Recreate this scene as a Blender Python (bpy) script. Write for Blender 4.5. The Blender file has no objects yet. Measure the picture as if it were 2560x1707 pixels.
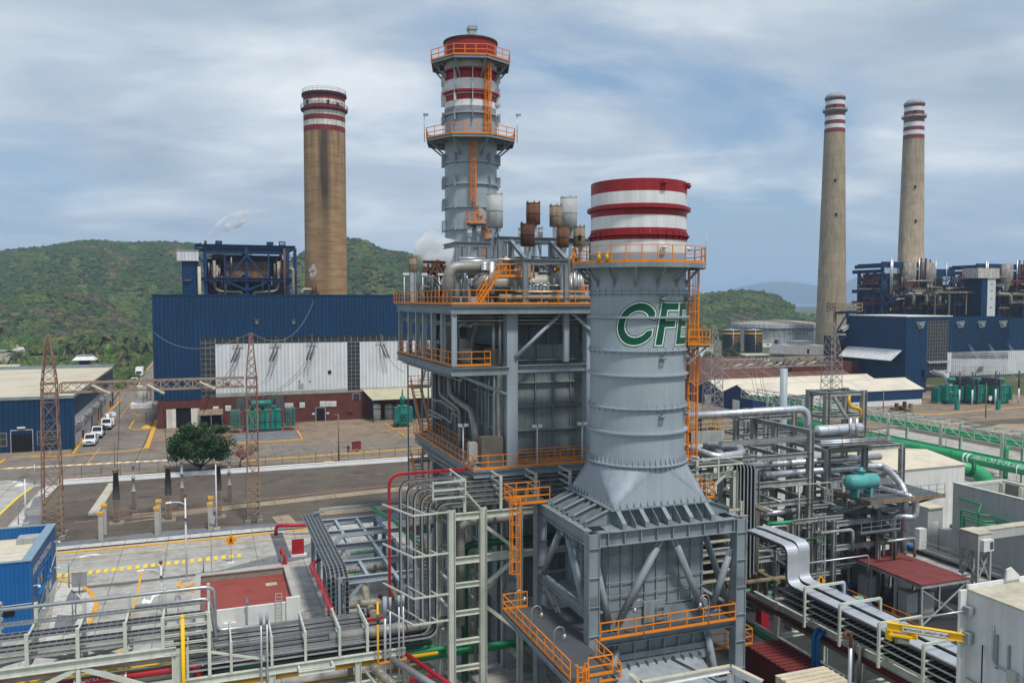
import bpy,math,random
import numpy as np
from mathutils import Vector,Matrix,noise
from math import sin,cos,pi,radians
random.seed(7)
SC=bpy.context.scene
COL=SC.collection
TH=radians(20.2);CT=cos(TH);ST=sin(TH)
FPX=2076.0;PITCH=math.atan(103.5/FPX);CZ=30.0
_cp,_sp=cos(PITCH),sin(PITCH)
def W(u,v,z=0):return Vector((u*CT-v*ST,u*ST+v*CT,z))
def ray(px,py):
 b=(853.5-py)/FPX
 return((px-1280)/FPX,_cp+b*_sp,-_sp+b*_cp)
def uvof(x,y):return(x*CT+y*ST,-x*ST+y*CT)
def PZ(px,py,z=0.0):
 d=ray(px,py);t=(z-CZ)/d[2]
 return uvof(d[0]*t,d[1]*t)
def PV(px,py,v):
 d=ray(px,py);t=v/(-d[0]*ST+d[1]*CT)
 return((d[0]*CT+d[1]*ST)*t,CZ+d[2]*t)
def PU(px,py,u):
 d=ray(px,py);t=u/(d[0]*CT+d[1]*ST)
 return((-d[0]*ST+d[1]*CT)*t,CZ+d[2]*t)
def PD(px,py,y):
 d=ray(px,py);t=y/d[1]
 return uvof(d[0]*t,y)+(CZ+d[2]*t,)
def S(h):
 h=h.lstrip('#');c=[int(h[i:i+2],16)/255 for i in(0,2,4)]
 return tuple(x/12.92 if x<=.04045 else((x+.055)/1.055)**2.4 for x in c)
class NT:
 def __init__(s,m):
  m.use_nodes=True;s.t=m.node_tree;s.t.nodes.clear()
 def n(s,kind,**kw):
  x=s.t.nodes.new('ShaderNode'+kind)
  for k,v in kw.items():
   if k[0]=='i' and k[1:].isdigit():x.inputs[int(k[1:])].default_value=v
   elif k.startswith('in_'):x.inputs[k[3:].replace('_',' ')].default_value=v
   else:setattr(x,k,v)
  return x
 def l(s,a,b):s.t.links.new(a,b)
 def math(s,op,a,b=None):
  x=s.n('Math',operation=op)
  for i,q in enumerate((a,b)):
   if q is None:continue
   if isinstance(q,(int,float)):x.inputs[i].default_value=q
   else:s.l(q,x.inputs[i])
  return x.outputs[0]
 def mix(s,f,a,b,blend='MIX'):
  x=s.n('MixRGB',blend_type=blend)
  for i,q in enumerate((f,a,b)):
   if isinstance(q,(int,float)):x.inputs[i].default_value=q
   elif isinstance(q,tuple):x.inputs[i].default_value=tuple(q[:3])+(1,)
   else:s.l(q,x.inputs[i])
  return x.outputs[0]
 def ramp(s,f,stops):
  x=s.n('ValToRGB');s.l(f,x.inputs[0]);e=x.color_ramp.elements
  while len(e)<len(stops):e.new(.5)
  for q,(p,c)in zip(e,stops):
   q.position=p;q.color=(c,c,c,1)if isinstance(c,(int,float))else tuple(c[:3])+(1,)
  return x.outputs[0]
 def noise(s,vec,scale,detail=4,rough=.55):
  x=s.n('TexNoise');x.inputs['Scale'].default_value=scale
  x.inputs['Detail'].default_value=detail;x.inputs['Roughness'].default_value=rough
  s.l(vec,x.inputs['Vector']);return x.outputs['Fac']
 def mapping(s,vec,sc):
  x=s.n('Mapping');s.l(vec,x.inputs[0]);x.inputs['Scale'].default_value=sc
  return x.outputs[0]
MATS={}
def mat(name,col,rough=.55,metal=0.,dirt=.22,scale=.6,streak=.0,corr=None,corr_shade=.35,panel=None,panel_w=.03,panel_c=.55,rust=0.,rustc=(.16,.055,.02),tint=False,bump=0.,world=False,spec=.28,seam=None):
 """paint or cladding with weathering: dirt (blotches), streak (runs down the face), corr (rib pitch, axis; groove shade goes into the colour), panel (joint pitch x, z)"""
 if name in MATS:return MATS[name]
 m=bpy.data.materials.new(name);MATS[name]=m;k=NT(m)
 tc=k.n('TexCoord');g=k.n('NewGeometry')
 vec=g.outputs['Position']if world else tc.outputs['Object']
 c=col
 if tint:
  a=k.n('Attribute',attribute_name='tint');c=a.outputs['Color']
 n1=k.noise(vec,scale,5,.6)
 f1=k.ramp(n1,[(.3,1-dirt),(.52,1.0),(.75,1+dirt*.35)])
 c=k.mix(1,c,f1,'MULTIPLY')
 if streak:
  n2=k.noise(k.mapping(vec,(1.3,1.3,.06)),1.6,4,.6)
  f2=k.ramp(n2,[(.38,1-streak),(.6,1.0)])
  c=k.mix(1,c,f2,'MULTIPLY')
 if rust:
  n3=k.noise(k.mapping(vec,(1,1,.35)),1.1,6,.65)
  f3=k.ramp(n3,[(.62-rust*.25,0.),(.78-rust*.25,1.)])
  c=k.mix(f3,c,rustc)
 bs=k.n('BsdfPrincipled');out=k.n('OutputMaterial')
 nrm=None
 if corr or panel or seam:
  sp=k.n('SeparateXYZ');k.l(vec,sp.inputs[0])
  h=k.math('ADD',sp.outputs[0],sp.outputs[1])
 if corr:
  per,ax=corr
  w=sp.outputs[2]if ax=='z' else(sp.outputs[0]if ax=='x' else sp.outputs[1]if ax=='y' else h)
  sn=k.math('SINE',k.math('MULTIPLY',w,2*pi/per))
  c=k.mix(1,c,k.ramp(k.math('MULTIPLY_ADD',sn,.5)if False else k.math('ADD',k.math('MULTIPLY',sn,.5),.5),[(.05,1-corr_shade),(.45,1.)]),'MULTIPLY')  # shade in the grooves between ribs is painted into the colour
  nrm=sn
 if panel:
  pu,pz=panel
  def lines(w,p):
   fr=k.math('FRACT',k.math('DIVIDE',w,p));return k.math('LESS_THAN',fr,panel_w/p)
  q=None
  if pu:q=lines(h,pu)
  if pz:
   z=lines(sp.outputs[2],pz);q=z if q is None else k.math('MAXIMUM',q,z)
  c=k.mix(q,c,k.mix(1,c,(panel_c,)*3,'MULTIPLY'))
 if seam:
  ax,p,wd,f=seam
  fr=k.math('LESS_THAN',k.math('FRACT',k.math('DIVIDE',sp.outputs['xyz'.index(ax)],p)),wd/p)
  c=k.mix(fr,c,k.mix(1,c,(f,)*3,'MULTIPLY'))
 if nrm is not None or bump:
  b=k.n('Bump');b.inputs['Strength'].default_value=.6
  if nrm is not None:
   b.inputs['Distance'].default_value=corr[0]*.12;k.l(nrm,b.inputs['Height'])
  else:
   b.inputs['Distance'].default_value=bump;k.l(k.noise(vec,scale*6,6,.7),b.inputs['Height'])
  k.l(b.outputs[0],bs.inputs['Normal'])
 if isinstance(c,tuple):bs.inputs['Base Color'].default_value=c+(1,)
 else:k.l(c,bs.inputs['Base Color'])
 bs.inputs['Roughness'].default_value=rough;bs.inputs['Metallic'].default_value=metal
 bs.inputs['Specular IOR Level'].default_value=spec
 k.l(bs.outputs[0],out.inputs[0])
 return m
class MB:
 def __init__(s):s.v=[];s.f=[];s.mi=[];s.sm=[];s.m=0;s.tint=None
 def add(s,vs,fs,smooth=False):
  b=len(s.v);s.v.extend([tuple(p)for p in vs])
  for q in fs:
   s.f.append(tuple(i+b for i in q));s.mi.append(s.m);s.sm.append(smooth)
  return s
 def mat(s,i):s.m=i;return s
 def quad(s,*p):return s.add(p,[tuple(range(len(p)))])
 def box(s,u0,u1,v0,v1,z0,z1):
  if u0>u1:u0,u1=u1,u0
  if v0>v1:v0,v1=v1,v0
  if z0>z1:z0,z1=z1,z0
  vs=[(u,v,z)for z in(z0,z1)for v in(v0,v1)for u in(u0,u1)]
  return s.add(vs,[(0,2,3,1),(4,5,7,6),(0,1,5,4),(2,6,7,3),(0,4,6,2),(1,3,7,5)])
 def prism(s,poly,z0,z1):
  n=len(poly);vs=[(p[0],p[1],z0)for p in poly]+[(p[0],p[1],z1)for p in poly]
  return s.add(vs,[tuple(range(n-1,-1,-1)),tuple(range(n,2*n))]+[(i,(i+1)%n,n+(i+1)%n,n+i)for i in range(n)])
 def extr(s,poly,d):
  n=len(poly);d=Vector(d);vs=[Vector(p)for p in poly]+[Vector(p)+d for p in poly]
  return s.add(vs,[tuple(range(n-1,-1,-1)),tuple(range(n,2*n))]+[(i,(i+1)%n,n+(i+1)%n,n+i)for i in range(n)])
 def frame(s,p,q,up=(0,0,1)):
  p,q=Vector(p),Vector(q);d=(q-p).normalized();up=Vector(up)
  if abs(d.dot(up))>.98:up=Vector((0,1,0))
  a=d.cross(up).normalized();b=a.cross(d).normalized()
  return p,q,d,a,b
 def beam(s,p,q,w,h=None,up=(0,0,1)):
  h=w if h is None else h
  p,q,d,a,b=s.frame(p,q,up);x,y=a*(w/2),b*(h/2)
  vs=[p-x-y,p+x-y,p+x+y,p-x+y,q-x-y,q+x-y,q+x+y,q-x+y]
  return s.add(vs,[(0,3,2,1),(4,5,6,7),(0,1,5,4),(1,2,6,5),(2,3,7,6),(3,0,4,7)])
 def ibeam(s,p,q,w,h,t=None,up=(0,0,1)):
  t=t or max(.03,h*.08);p,q,d,a,b=s.frame(p,q,up);x,y,k=w/2,h/2,t/2
  pr=[(-x,-y),(x,-y),(x,-y+t),(k,-y+t),(k,y-t),(x,y-t),(x,y),(-x,y),(-x,y-t),(-k,y-t),(-k,-y+t),(-x,-y+t)]
  vs=[p+a*i+b*j for i,j in pr]+[q+a*i+b*j for i,j in pr];n=12
  return s.add(vs,[tuple(range(n-1,-1,-1)),tuple(range(n,2*n))]+[(i,(i+1)%n,n+(i+1)%n,n+i)for i in range(n)])
 def tube(s,pts,r,n=10,caps=True,smooth=True):
  pts=[Vector(p)for p in pts];N=len(pts);rs=r if isinstance(r,(list,tuple))else[r]*N
  d=[(pts[min(i+1,N-1)]-pts[max(i-1,0)]).normalized()for i in range(N)]
  up=Vector((0,0,1))if abs(d[0].z)<.95 else Vector((0,1,0))
  a=d[0].cross(up).normalized();vs=[]
  for i in range(N):
   a=(a-d[i]*a.dot(d[i])).normalized();b=d[i].cross(a);k=rs[i]
   if 0<i<N-1:
    c=(pts[i]-pts[i-1]).normalized().dot(d[i]);k/=max(.5,c)
   vs+=[pts[i]+a*(k*cos(2*pi*j/n))+b*(k*sin(2*pi*j/n))for j in range(n)]
  fs=[(i*n+j,i*n+(j+1)%n,(i+1)*n+(j+1)%n,(i+1)*n+j)for i in range(N-1)for j in range(n)]
  s.add(vs,fs,smooth)
  if caps:s.f+=[tuple(len(s.v)-N*n+j for j in range(n-1,-1,-1)),tuple(len(s.v)-n+j for j in range(n))];s.mi+=[s.m]*2;s.sm+=[False]*2
  return s
 def lathe(s,c,prof,n=32,smooth=True,axis='z',a0=0.,a1=2*pi,caps=False):
  full=abs(a1-a0-2*pi)<1e-6;k=n if full else n+1;vs=[]
  for r,h in prof:
   for j in range(k):
    t=a0+(a1-a0)*j/n
    if axis=='z':vs.append((c[0]+r*cos(t),c[1]+r*sin(t),c[2]+h))
    elif axis=='u':vs.append((c[0]+h,c[1]+r*cos(t),c[2]+r*sin(t)))
    else:vs.append((c[0]+r*sin(t),c[1]+h,c[2]+r*cos(t)))
  fs=[(i*k+j,i*k+(j+1)%k,(i+1)*k+(j+1)%k,(i+1)*k+j)for i in range(len(prof)-1)for j in range(n)]
  s.add(vs,fs,smooth)
  if caps:
   b=len(s.v)-len(vs);s.f+=[tuple(b+j for j in range(k-1,-1,-1)),tuple(b+len(vs)-k+j for j in range(k))];s.mi+=[s.m]*2;s.sm+=[False]*2
  return s
 def cyl(s,c,r,h,n=20,axis='z',r2=None):return s.lathe(c,[(r,0),(r if r2 is None else r2,h)],n,True,axis,caps=True)
 def merge(s,o):
  b=len(s.v);s.v+=o.v;s.f+=[tuple(i+b for i in q)for q in o.f];s.mi+=o.mi;s.sm+=o.sm;return s
 def mesh(s,name,mats,loc=(0,0,0)):
  me=bpy.data.meshes.new(name);l=loc
  me.from_pydata([(p[0]-l[0],p[1]-l[1],p[2]-l[2])for p in s.v],[],s.f)
  for m in(mats if isinstance(mats,(list,tuple))else[mats]):me.materials.append(m)
  me.polygons.foreach_set('material_index',s.mi);me.polygons.foreach_set('use_smooth',s.sm)
  if s.tint is not None:
   at=me.color_attributes.new('tint','FLOAT_COLOR','POINT')
   at.data.foreach_set('color',np.array(s.tint,dtype=np.float32).ravel())
  me.update();return me
def bend(pts,R,seg=5):
 """round every inner corner of a pipe route"""
 pts=[Vector(p)for p in pts];out=[pts[0]]
 for a,b,c in zip(pts,pts[1:],pts[2:]):
  d1,d2=(a-b),(c-b);r=min(R,d1.length*.49,d2.length*.49)
  p,q=b+d1.normalized()*r,b+d2.normalized()*r
  for i in range(seg+1):
   t=i/seg;out.append(p*(1-t)**2+b*2*t*(1-t)+q*t*t)
 return out+[pts[-1]]
USED={}
def tagit(o,label,cat,group=None,kind=None):
 if label:o['label']=label
 if cat:o['category']=cat
 if group:o['group']=group
 if kind:o['kind']=kind
class Th:
 def __init__(s,name,label,cat,u,v,z=0.,group=None,rot=None):
  s.o=bpy.data.objects.new(name,None);COL.objects.link(s.o);s.o.empty_display_size=.5
  s.loc=(u,v,z);s.o.location=W(u,v,z);s.o.rotation_euler=(0,0,TH);tagit(s.o,label,cat,group)
 def add(s,name,mb,mats,parent=None,label=None,kind=None):
  o=bpy.data.objects.new(name,mb.mesh(name,mats,s.loc));COL.objects.link(o);o.parent=parent or s.o
  if label:o['label']=label
  if kind:o['kind']=kind
  return o
 def copy(s,u,v,z,label=None,group=None,rot=0.,sc=1.):
  r=Th.__new__(Th);r.loc=(u,v,z);r.o=s.o.copy();COL.objects.link(r.o)
  r.o.location=W(u,v,z);r.o.rotation_euler=(0,0,TH+rot);r.o.scale=(sc,)*3
  if label:r.o['label']=label
  if group:r.o['group']=group
  for c in list(s.o.children):
   k=c.copy();COL.objects.link(k);k.parent=r.o
   for e in list(c.children):q=e.copy();COL.objects.link(q);q.parent=k
  return r
def solo(name,mb,mats,label=None,cat=None,group=None,kind=None,at=None):
 if at is None:
  a=np.array(mb.v);at=(float(a[:,0].mean()),float(a[:,1].mean()),float(a[:,2].min()))
 o=bpy.data.objects.new(name,mb.mesh(name,mats,at));COL.objects.link(o)
 o.location=W(*at);o.rotation_euler=(0,0,TH);tagit(o,label,cat,group,kind);return o
def struct(name,mb,mats,at=(0,0,0)):return solo(name,mb,mats,kind='structure',at=at)
def rail(mb,pts,h=1.1,sp=1.4,toe=.14,r=.05,mid=True,ends=True):
 pts=[Vector(p)for p in pts]
 for a,b in zip(pts,pts[1:]):
  L=(b-a).length;n=max(1,round(L/sp))
  for k in range(n+1):
   if k==0 and a!=pts[0]:continue
   p=a.lerp(b,k/n);mb.beam(p,p+Vector((0,0,h)),r)
  for z in((h,h*.52)if mid else(h,)):mb.beam(a+Vector((0,0,z)),b+Vector((0,0,z)),r)
  if toe:mb.beam(a+Vector((0,0,toe/2+.01)),b+Vector((0,0,toe/2+.01)),.02,toe)
 return mb
def ladder(mb,p,z1,ax,w=.45,cage=None,out=None,r=.05):
 """ladder from point p up to z1; ax = unit vector across the rungs; out = unit vector for the hoops of the cage"""
 p=Vector(p);ax=Vector(ax);a,b=p-ax*w/2,p+ax*w/2
 for q in(a,b):mb.beam(q,(q.x,q.y,z1),r)
 z=p.z+.3
 while z<z1:mb.beam((a.x,a.y,z),(b.x,b.y,z),.035);z+=.3
 if cage:
  out=Vector(out);c0=p.z+cage;zs=[];z=c0
  while z<z1:zs.append(z);z+=.9
  zs.append(z1)
  def hoop(z,fl=0.):return[p+ax*(.38+fl)*cos(t)+out*((.72+fl)*sin(t))+Vector((0,0,z-p.z))for t in[pi*i/6 for i in range(7)]]
  for i,z in enumerate(zs):
   hp=hoop(z)
   for q,k in zip(hp,hp[1:]):mb.beam(q,k,.05,.04)
  for i in range(1,6):
   mb.beam(hoop(zs[0])[i],hoop(zs[-1])[i],.045)
 return mb
def lattice(mb,b4,t4,n,leg=.12,br=.06,rings=True,cross=True):
 B=[Vector(p)for p in b4];T=[Vector(p)for p in t4]
 for a,b in zip(B,T):mb.beam(a,b,leg)
 for k in range(n):
  f0,f1=k/n,(k+1)/n
  for i in range(4):
   j=(i+1)%4
   p,q=B[i].lerp(T[i],f0),B[j].lerp(T[j],f0);p1,q1=B[i].lerp(T[i],f1),B[j].lerp(T[j],f1)
   mb.beam(p,q1,br)
   if cross:mb.beam(q,p1,br)
   if rings and k:mb.beam(p,q,br)
 for i in range(4):mb.beam(T[i],T[(i+1)%4],br)
 return mb
def sq(u,v,z,a,b=None):
 b=a if b is None else b
 return[(u-a/2,v-b/2,z),(u+a/2,v-b/2,z),(u+a/2,v+b/2,z),(u-a/2,v+b/2,z)]
def text_mb(s,size,o,xd,yd,mb=None,sx=1.,f=None,align='LEFT',off=0.):
 """built-in font as flat faces; f maps (x, y) of the text plane to a point (for writing that wraps a cylinder)"""
 cu=bpy.data.curves.new('writing','FONT');cu.body=s;cu.size=size;cu.align_x=align;cu.resolution_u=3;cu.offset=off
 ob=bpy.data.objects.new('writing',cu);COL.objects.link(ob)
 bpy.context.view_layer.update()
 me=ob.evaluated_get(bpy.context.evaluated_depsgraph_get()).to_mesh()
 vs=[(p.co.x*sx,p.co.y)for p in me.vertices];fs=[tuple(p.vertices)for p in me.polygons]
 mb=mb or MB();o,xd,yd=Vector(o),Vector(xd),Vector(yd)
 mb.add([(f(x,y)if f else o+xd*x+yd*y)for x,y in vs],fs)
 bpy.data.objects.remove(ob);bpy.data.curves.remove(cu);return mb
def hpipe(T,name,pts,r,m,R=None,n=12,parent=None,seg=5):return T.add(name,MB().tube(bend(pts,R or r*3,seg),r,n),m,parent)
cam=bpy.data.cameras.new('camera');cam_o=bpy.data.objects.new('camera',cam);COL.objects.link(cam_o)
cam_o.location=(0,0,CZ);cam_o.rotation_euler=(pi/2-PITCH,0,0)
cam.sensor_fit='HORIZONTAL';cam.sensor_width=36;cam.lens=36*FPX/2560
cam.clip_start=.5;cam.clip_end=90000;SC.camera=cam_o
SUN_EL,SUN_AZ=radians(62),radians(148)
sd=Vector((sin(SUN_AZ)*cos(SUN_EL),cos(SUN_AZ)*cos(SUN_EL),sin(SUN_EL)))
sun=bpy.data.lights.new('sun','SUN');sun.energy=2.5;sun.angle=radians(7.0);sun.color=(1,.965,.91)
so=bpy.data.objects.new('sun',sun);COL.objects.link(so);so.rotation_euler=sd.to_track_quat('Z','Y').to_euler()
wd=bpy.data.worlds.new('World');SC.world=wd;k=NT(wd)
sky=k.n('TexSky',sky_type='NISHITA',sun_disc=False,sun_elevation=SUN_EL,sun_rotation=SUN_AZ,air_density=1.0,dust_density=1.5)
tc=k.n('TexCoord');sp=k.n('SeparateXYZ');k.l(tc.outputs['Generated'],sp.inputs[0])
zz=k.math('ADD',k.math('MAXIMUM',sp.outputs[2],0.0),.17)
cb=k.n('CombineXYZ')
k.l(k.math('DIVIDE',sp.outputs[0],zz),cb.inputs[0]);k.l(k.math('DIVIDE',sp.outputs[1],zz),cb.inputs[1])
def skynoise(sx,sy,sc,det,rough,off):
 mp=k.n('Mapping');k.l(cb.outputs[0],mp.inputs[0]);mp.inputs['Scale'].default_value=(sx,sy,1);mp.inputs['Location'].default_value=off
 n=k.n('TexNoise');n.inputs['Scale'].default_value=sc;n.inputs['Detail'].default_value=det;n.inputs['Roughness'].default_value=rough
 n.inputs['Distortion'].default_value=.35;k.l(mp.outputs[0],n.inputs['Vector']);return n.outputs['Fac']
cover=k.ramp(skynoise(1,1.15,.62,9,.56,(3.1,1.2,0)),[(.38,0.),(.52,1.)])
lump=k.ramp(skynoise(1,1.5,1.6,9,.55,(7.7,2.9,0)),[(.38,0.),(.64,1.)])
dark=k.ramp(skynoise(1,1.3,.8,6,.5,(1.4,8.2,0)),[(.40,0.),(.60,1.)])
CB=8.0
c_hi=k.mix(dark,(.86*CB,.90*CB,.93*CB),(.56*CB,.63*CB,.71*CB))
c_lo=k.mix(dark,(.52*CB,.60*CB,.69*CB),(.385*CB,.475*CB,.575*CB))
cloud=k.mix(lump,c_lo,c_hi)
blue=k.mix(.55,sky.outputs[0],(.26*CB,.41*CB,.60*CB))
mixc=k.mix(k.math('MULTIPLY',cover,.93),blue,cloud)
hz=k.ramp(k.math('MAXIMUM',sp.outputs[2],0.0),[(.0,1.),(.14,.0)])
mixc=k.mix(k.math('MULTIPLY',hz,.75),mixc,(.36*CB,.475*CB,.61*CB))
bg=k.n('Background');bg.inputs[1].default_value=.1;k.l(mixc,bg.inputs[0])
ow=k.n('OutputWorld');k.l(bg.outputs[0],ow.inputs[0])
vs=SC.view_settings;vs.view_transform='Standard';vs.look='None';vs.exposure=.42;vs.gamma=1
SC.cycles.max_bounces=5;SC.cycles.diffuse_bounces=3;SC.cycles.glossy_bounces=3;SC.cycles.transparent_max_bounces=8
SC.cycles.volume_bounces=5;SC.cycles.use_denoising=True;SC.cycles.use_adaptive_sampling=True
SC.cycles.sample_clamp_indirect=6
M=type('M',(),{})
M.steel=mat('grey_steel_paint',(0.232,0.270,0.292),.45,dirt=.2,streak=.12)
M.casing=mat('grey_casing_paint',(0.230,0.270,0.277),.5,dirt=.25,streak=.22,rust=.04,rustc=(.12,.09,.06))
M.stackg=mat('grey_stack_paint',(0.334,0.383,0.426),.42,dirt=.16,scale=.18,streak=.07)
M.duct=mat('grey_duct_paint',(0.320,0.360,0.376),.5,dirt=.25,scale=.5,streak=.15)
M.pale=mat('pale_green_steel_paint',(0.546,0.572,0.493),.5,dirt=.18,streak=.14)
M.grey2=mat('warm_grey_steel_paint',(0.347,0.352,0.331),.5,dirt=.3,streak=.2)
M.orange=mat('orange_safety_paint',(.80,.24,.012),.45,dirt=.15)
M.yellow=mat('yellow_safety_paint',(.74,.40,.02),.5,dirt=.25)
M.red=mat('red_band_paint',(.30,.022,.028),.42,dirt=.2,scale=.3,streak=.15)
M.white=mat('white_band_paint',(.74,.75,.75),.42,dirt=.12,scale=.3,streak=.14)
M.fadered=mat('faded_red_band',(.235,.032,.040),.6,dirt=.3,streak=.35)
M.fadewhite=mat('faded_white_band',(.74,.73,.62),.6,dirt=.25,streak=.4,rust=.10,rustc=(.25,.17,.08))
M.conc=mat('chimney_concrete',(.40,.31,.205),.85,dirt=.25,scale=.12,streak=.35,seam=('z',7.5,.35,.78),bump=.05)
M.galv=mat('galvanised_steel',(.42,.43,.44),.35,.6,dirt=.25)
M.dkmetal=mat('dark_walkway_grating',(0.088,0.096,0.104),.6,.2,dirt=.2)
M.silver=mat('aluminium_pipe_cladding',(.62,.63,.64),.26,.9,dirt=.25,scale=1.2,seam=('x',1.0,.03,.35))
M.silver2=mat('aluminium_sheet',(.62,.64,.67),.42,.75,dirt=.18,scale=.8)
M.clad=mat('weathered_pipe_lagging',(.30,.285,.255),.5,.25,dirt=.3,seam=('z',.55,.025,.55))
M.clad2=mat('beige_lagging',(.36,.32,.25),.6,.1,dirt=.3,streak=.2,seam=('x',.5,.03,.5))
M.rust=mat('rusted_steel',(.150,.070,.036),.8,dirt=.4,scale=1.5,streak=.3)
M.rust2=mat('dark_rusted_steel',(.085,.038,.026),.8,dirt=.4,scale=1.5,streak=.3)
M.tanrust=mat('tan_stained_steel',(.26,.20,.13),.75,dirt=.35,scale=1.2,streak=.35,rust=.12)
M.cream=mat('cream_paint',(.52,.47,.36),.6,dirt=.25,streak=.15)
M.lgrey=mat('light_grey_paint',(.40,.41,.40),.5,dirt=.2,streak=.2,rust=.03)
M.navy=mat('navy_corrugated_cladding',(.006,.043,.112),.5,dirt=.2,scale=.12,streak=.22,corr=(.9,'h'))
M.navyp=mat('navy_paint',(.007,.040,.105),.5,dirt=.2)
M.navys=mat('navy_structural_steel',(.014,.045,.125),.5,dirt=.4,streak=.35,rust=.10)
M.whclad=mat('white_corrugated_cladding',(.70,.72,.73),.5,dirt=.12,scale=.15,streak=.14,corr=(.9,'h'),corr_shade=.2)
M.brick=mat('red_brown_brick',(.115,.036,.027),.85,dirt=.3,scale=.4,panel=(None,.6),panel_w=.04,panel_c=.8)
M.glass=mat('dusty_window_glass',(.035,.045,.055),.18,dirt=.45,scale=.9,spec=.6)
M.mull=mat('window_frame_paint',(.27,.265,.24),.6,dirt=.3)
M.wwhite=mat('white_paint',(.72,.72,.70),.5,dirt=.16,streak=.12)
M.black=mat('dark_interior',(.008,.008,.009),.9,dirt=.1)
M.rubber=mat('black_rubber',(.02,.02,.02),.8,dirt=.2)
M.roofc=mat('cream_roof_sheet',(.60,.535,.41),.65,dirt=.2,scale=.18,corr=(1.1,'y'),corr_shade=.10)
M.concl=mat('light_concrete',(.40,.385,.35),.85,dirt=.22,scale=.3,bump=.02)
M.concd=mat('old_concrete',(.25,.225,.19),.9,dirt=.3,scale=.5,bump=.03)
M.teal=mat('teal_transformer_paint',(.022,.235,.185),.4,dirt=.35,streak=.2)
M.ltgreen=mat('pale_green_paint',(.20,.42,.30),.45,dirt=.2)
M.green=mat('green_pipe_paint',(.034,.31,.125),.4,dirt=.22,scale=.4)
M.dkgreen=mat('dark_green_pipe_paint',(.012,.105,.045),.45,dirt=.25)
M.pipered=mat('red_pipe_paint',(.36,.016,.026),.4,dirt=.2)
M.maroon=mat('maroon_sheet',(.165,.032,.030),.6,dirt=.25)
M.blue=mat('bright_blue_cladding',(.012,.125,.36),.45,dirt=.15,streak=.1,corr=(.35,'h'),corr_shade=.18)
M.bluep=mat('blue_paint',(.015,.14,.38),.45,dirt=.2)
M.cable=mat('black_cable',(.012,.012,.013),.6,dirt=.3)
M.redroof=mat('red_roof_coating',(.27,.060,.048),.8,dirt=.28,scale=.5)
M.brownroof=mat('brown_roof_sheet',(.135,.082,.063),.8,dirt=.3,scale=.25,corr=(.8,'y'),corr_shade=.3)
M.lattred=mat('red_lattice_paint',(.23,.10,.07),.65,dirt=.4,scale=.35,rust=.75,rustc=(.27,.20,.14))
M.lattan=mat('weathered_lattice_steel',(.30,.22,.155),.7,dirt=.3,scale=.5,rust=.22,rustc=(.17,.07,.04))
M.lattg=mat('grey_lattice_steel',(.30,.28,.26),.65,dirt=.35,rust=.1)
M.porc=mat('grey_porcelain',(.10,.10,.10),.35,dirt=.2,seam=('z',.12,.05,.45))
M.pole=mat('white_lamp_paint',(.72,.73,.75),.4,dirt=.1)
M.ylwmark=mat('yellow_road_paint',(.70,.36,.035),.75,dirt=.3,scale=1.2)
M.yl2=mat('bright_yellow_road_paint',(.80,.56,.06),.75,dirt=.22,scale=1.5)
M.whmark=mat('white_road_paint',(.78,.78,.78),.75,dirt=.2,scale=1.2)
M.signo=mat('orange_sign_face',(.85,.33,.01),.5,dirt=.1)
M.ink=mat('black_lettering',(.012,.012,.014),.6,dirt=.1)
M.glasscar=mat('vehicle_glass',(.015,.02,.025),.08,dirt=.1)
M.carwh=mat('white_vehicle_paint',(.78,.79,.80),.25,dirt=.08)
M.ylled=mat('yellow_crane_paint',(.84,.50,.012),.4,dirt=.15)
M.whpanel=mat('white_insulated_panel',(.66,.655,.61),.55,dirt=.14,scale=.5,streak=.10,panel=(1.0,None),panel_w=.035,panel_c=.6)
M.offroof=mat('cream_ribbed_roof',(.60,.53,.40),.65,dirt=.22,scale=.4,panel=(1.15,None),panel_w=.06,panel_c=.72)
M.wallgrey=mat('pale_grey_wall_panel',(.46,.475,.46),.6,dirt=.14,scale=.4,streak=.1,panel=(1.3,None),panel_w=.03,panel_c=.8)
def gmat(name,cols,sc,joints=None,bump=.02,fine=6.,lines=None):
 m=bpy.data.materials.new(name);k=NT(m);tc=k.n('TexCoord');vec=tc.outputs['Object']
 n1=k.noise(vec,sc,6,.6);n2=k.noise(vec,sc*fine,5,.65)
 c=k.mix(k.ramp(n1,[(.35,0),(.66,1)]),cols[0],cols[1])
 if len(cols)>2:c=k.mix(k.ramp(k.noise(vec,sc*2.7,5,.6),[(.55,0),(.7,1)]),c,cols[2])
 c=k.mix(1,c,k.ramp(n2,[(.25,.72),(.6,1.06)]),'MULTIPLY')
 c=k.mix(1,c,k.ramp(k.noise(vec,sc*3.3,7,.7),[(.34,.62),(.47,1.0)]),'MULTIPLY')
 if lines:
  n3=k.noise(k.mapping(vec,(.03,.9,1)),1.2,4,.6);c=k.mix(1,c,k.ramp(n3,[(.35,lines),(.6,1.0)]),'MULTIPLY')
 if joints:
  sp=k.n('SeparateXYZ');k.l(vec,sp.inputs[0]);q=None
  for i,p in enumerate(joints):
   f=k.math('LESS_THAN',k.math('FRACT',k.math('DIVIDE',sp.outputs[i],p)),.12/p);q=f if q is None else k.math('MAXIMUM',q,f)
  c=k.mix(q,c,k.mix(1,c,(.62,.6,.58),'MULTIPLY'))
 b=k.n('Bump');b.inputs['Strength'].default_value=.5;b.inputs['Distance'].default_value=bump;k.l(n2,b.inputs['Height'])
 bs=k.n('BsdfPrincipled');k.l(c,bs.inputs['Base Color']);bs.inputs['Roughness'].default_value=.9;k.l(b.outputs[0],bs.inputs['Normal'])
 bs.inputs['Specular IOR Level'].default_value=.25
 o=k.n('OutputMaterial');k.l(bs.outputs[0],o.inputs[0]);return m
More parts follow.
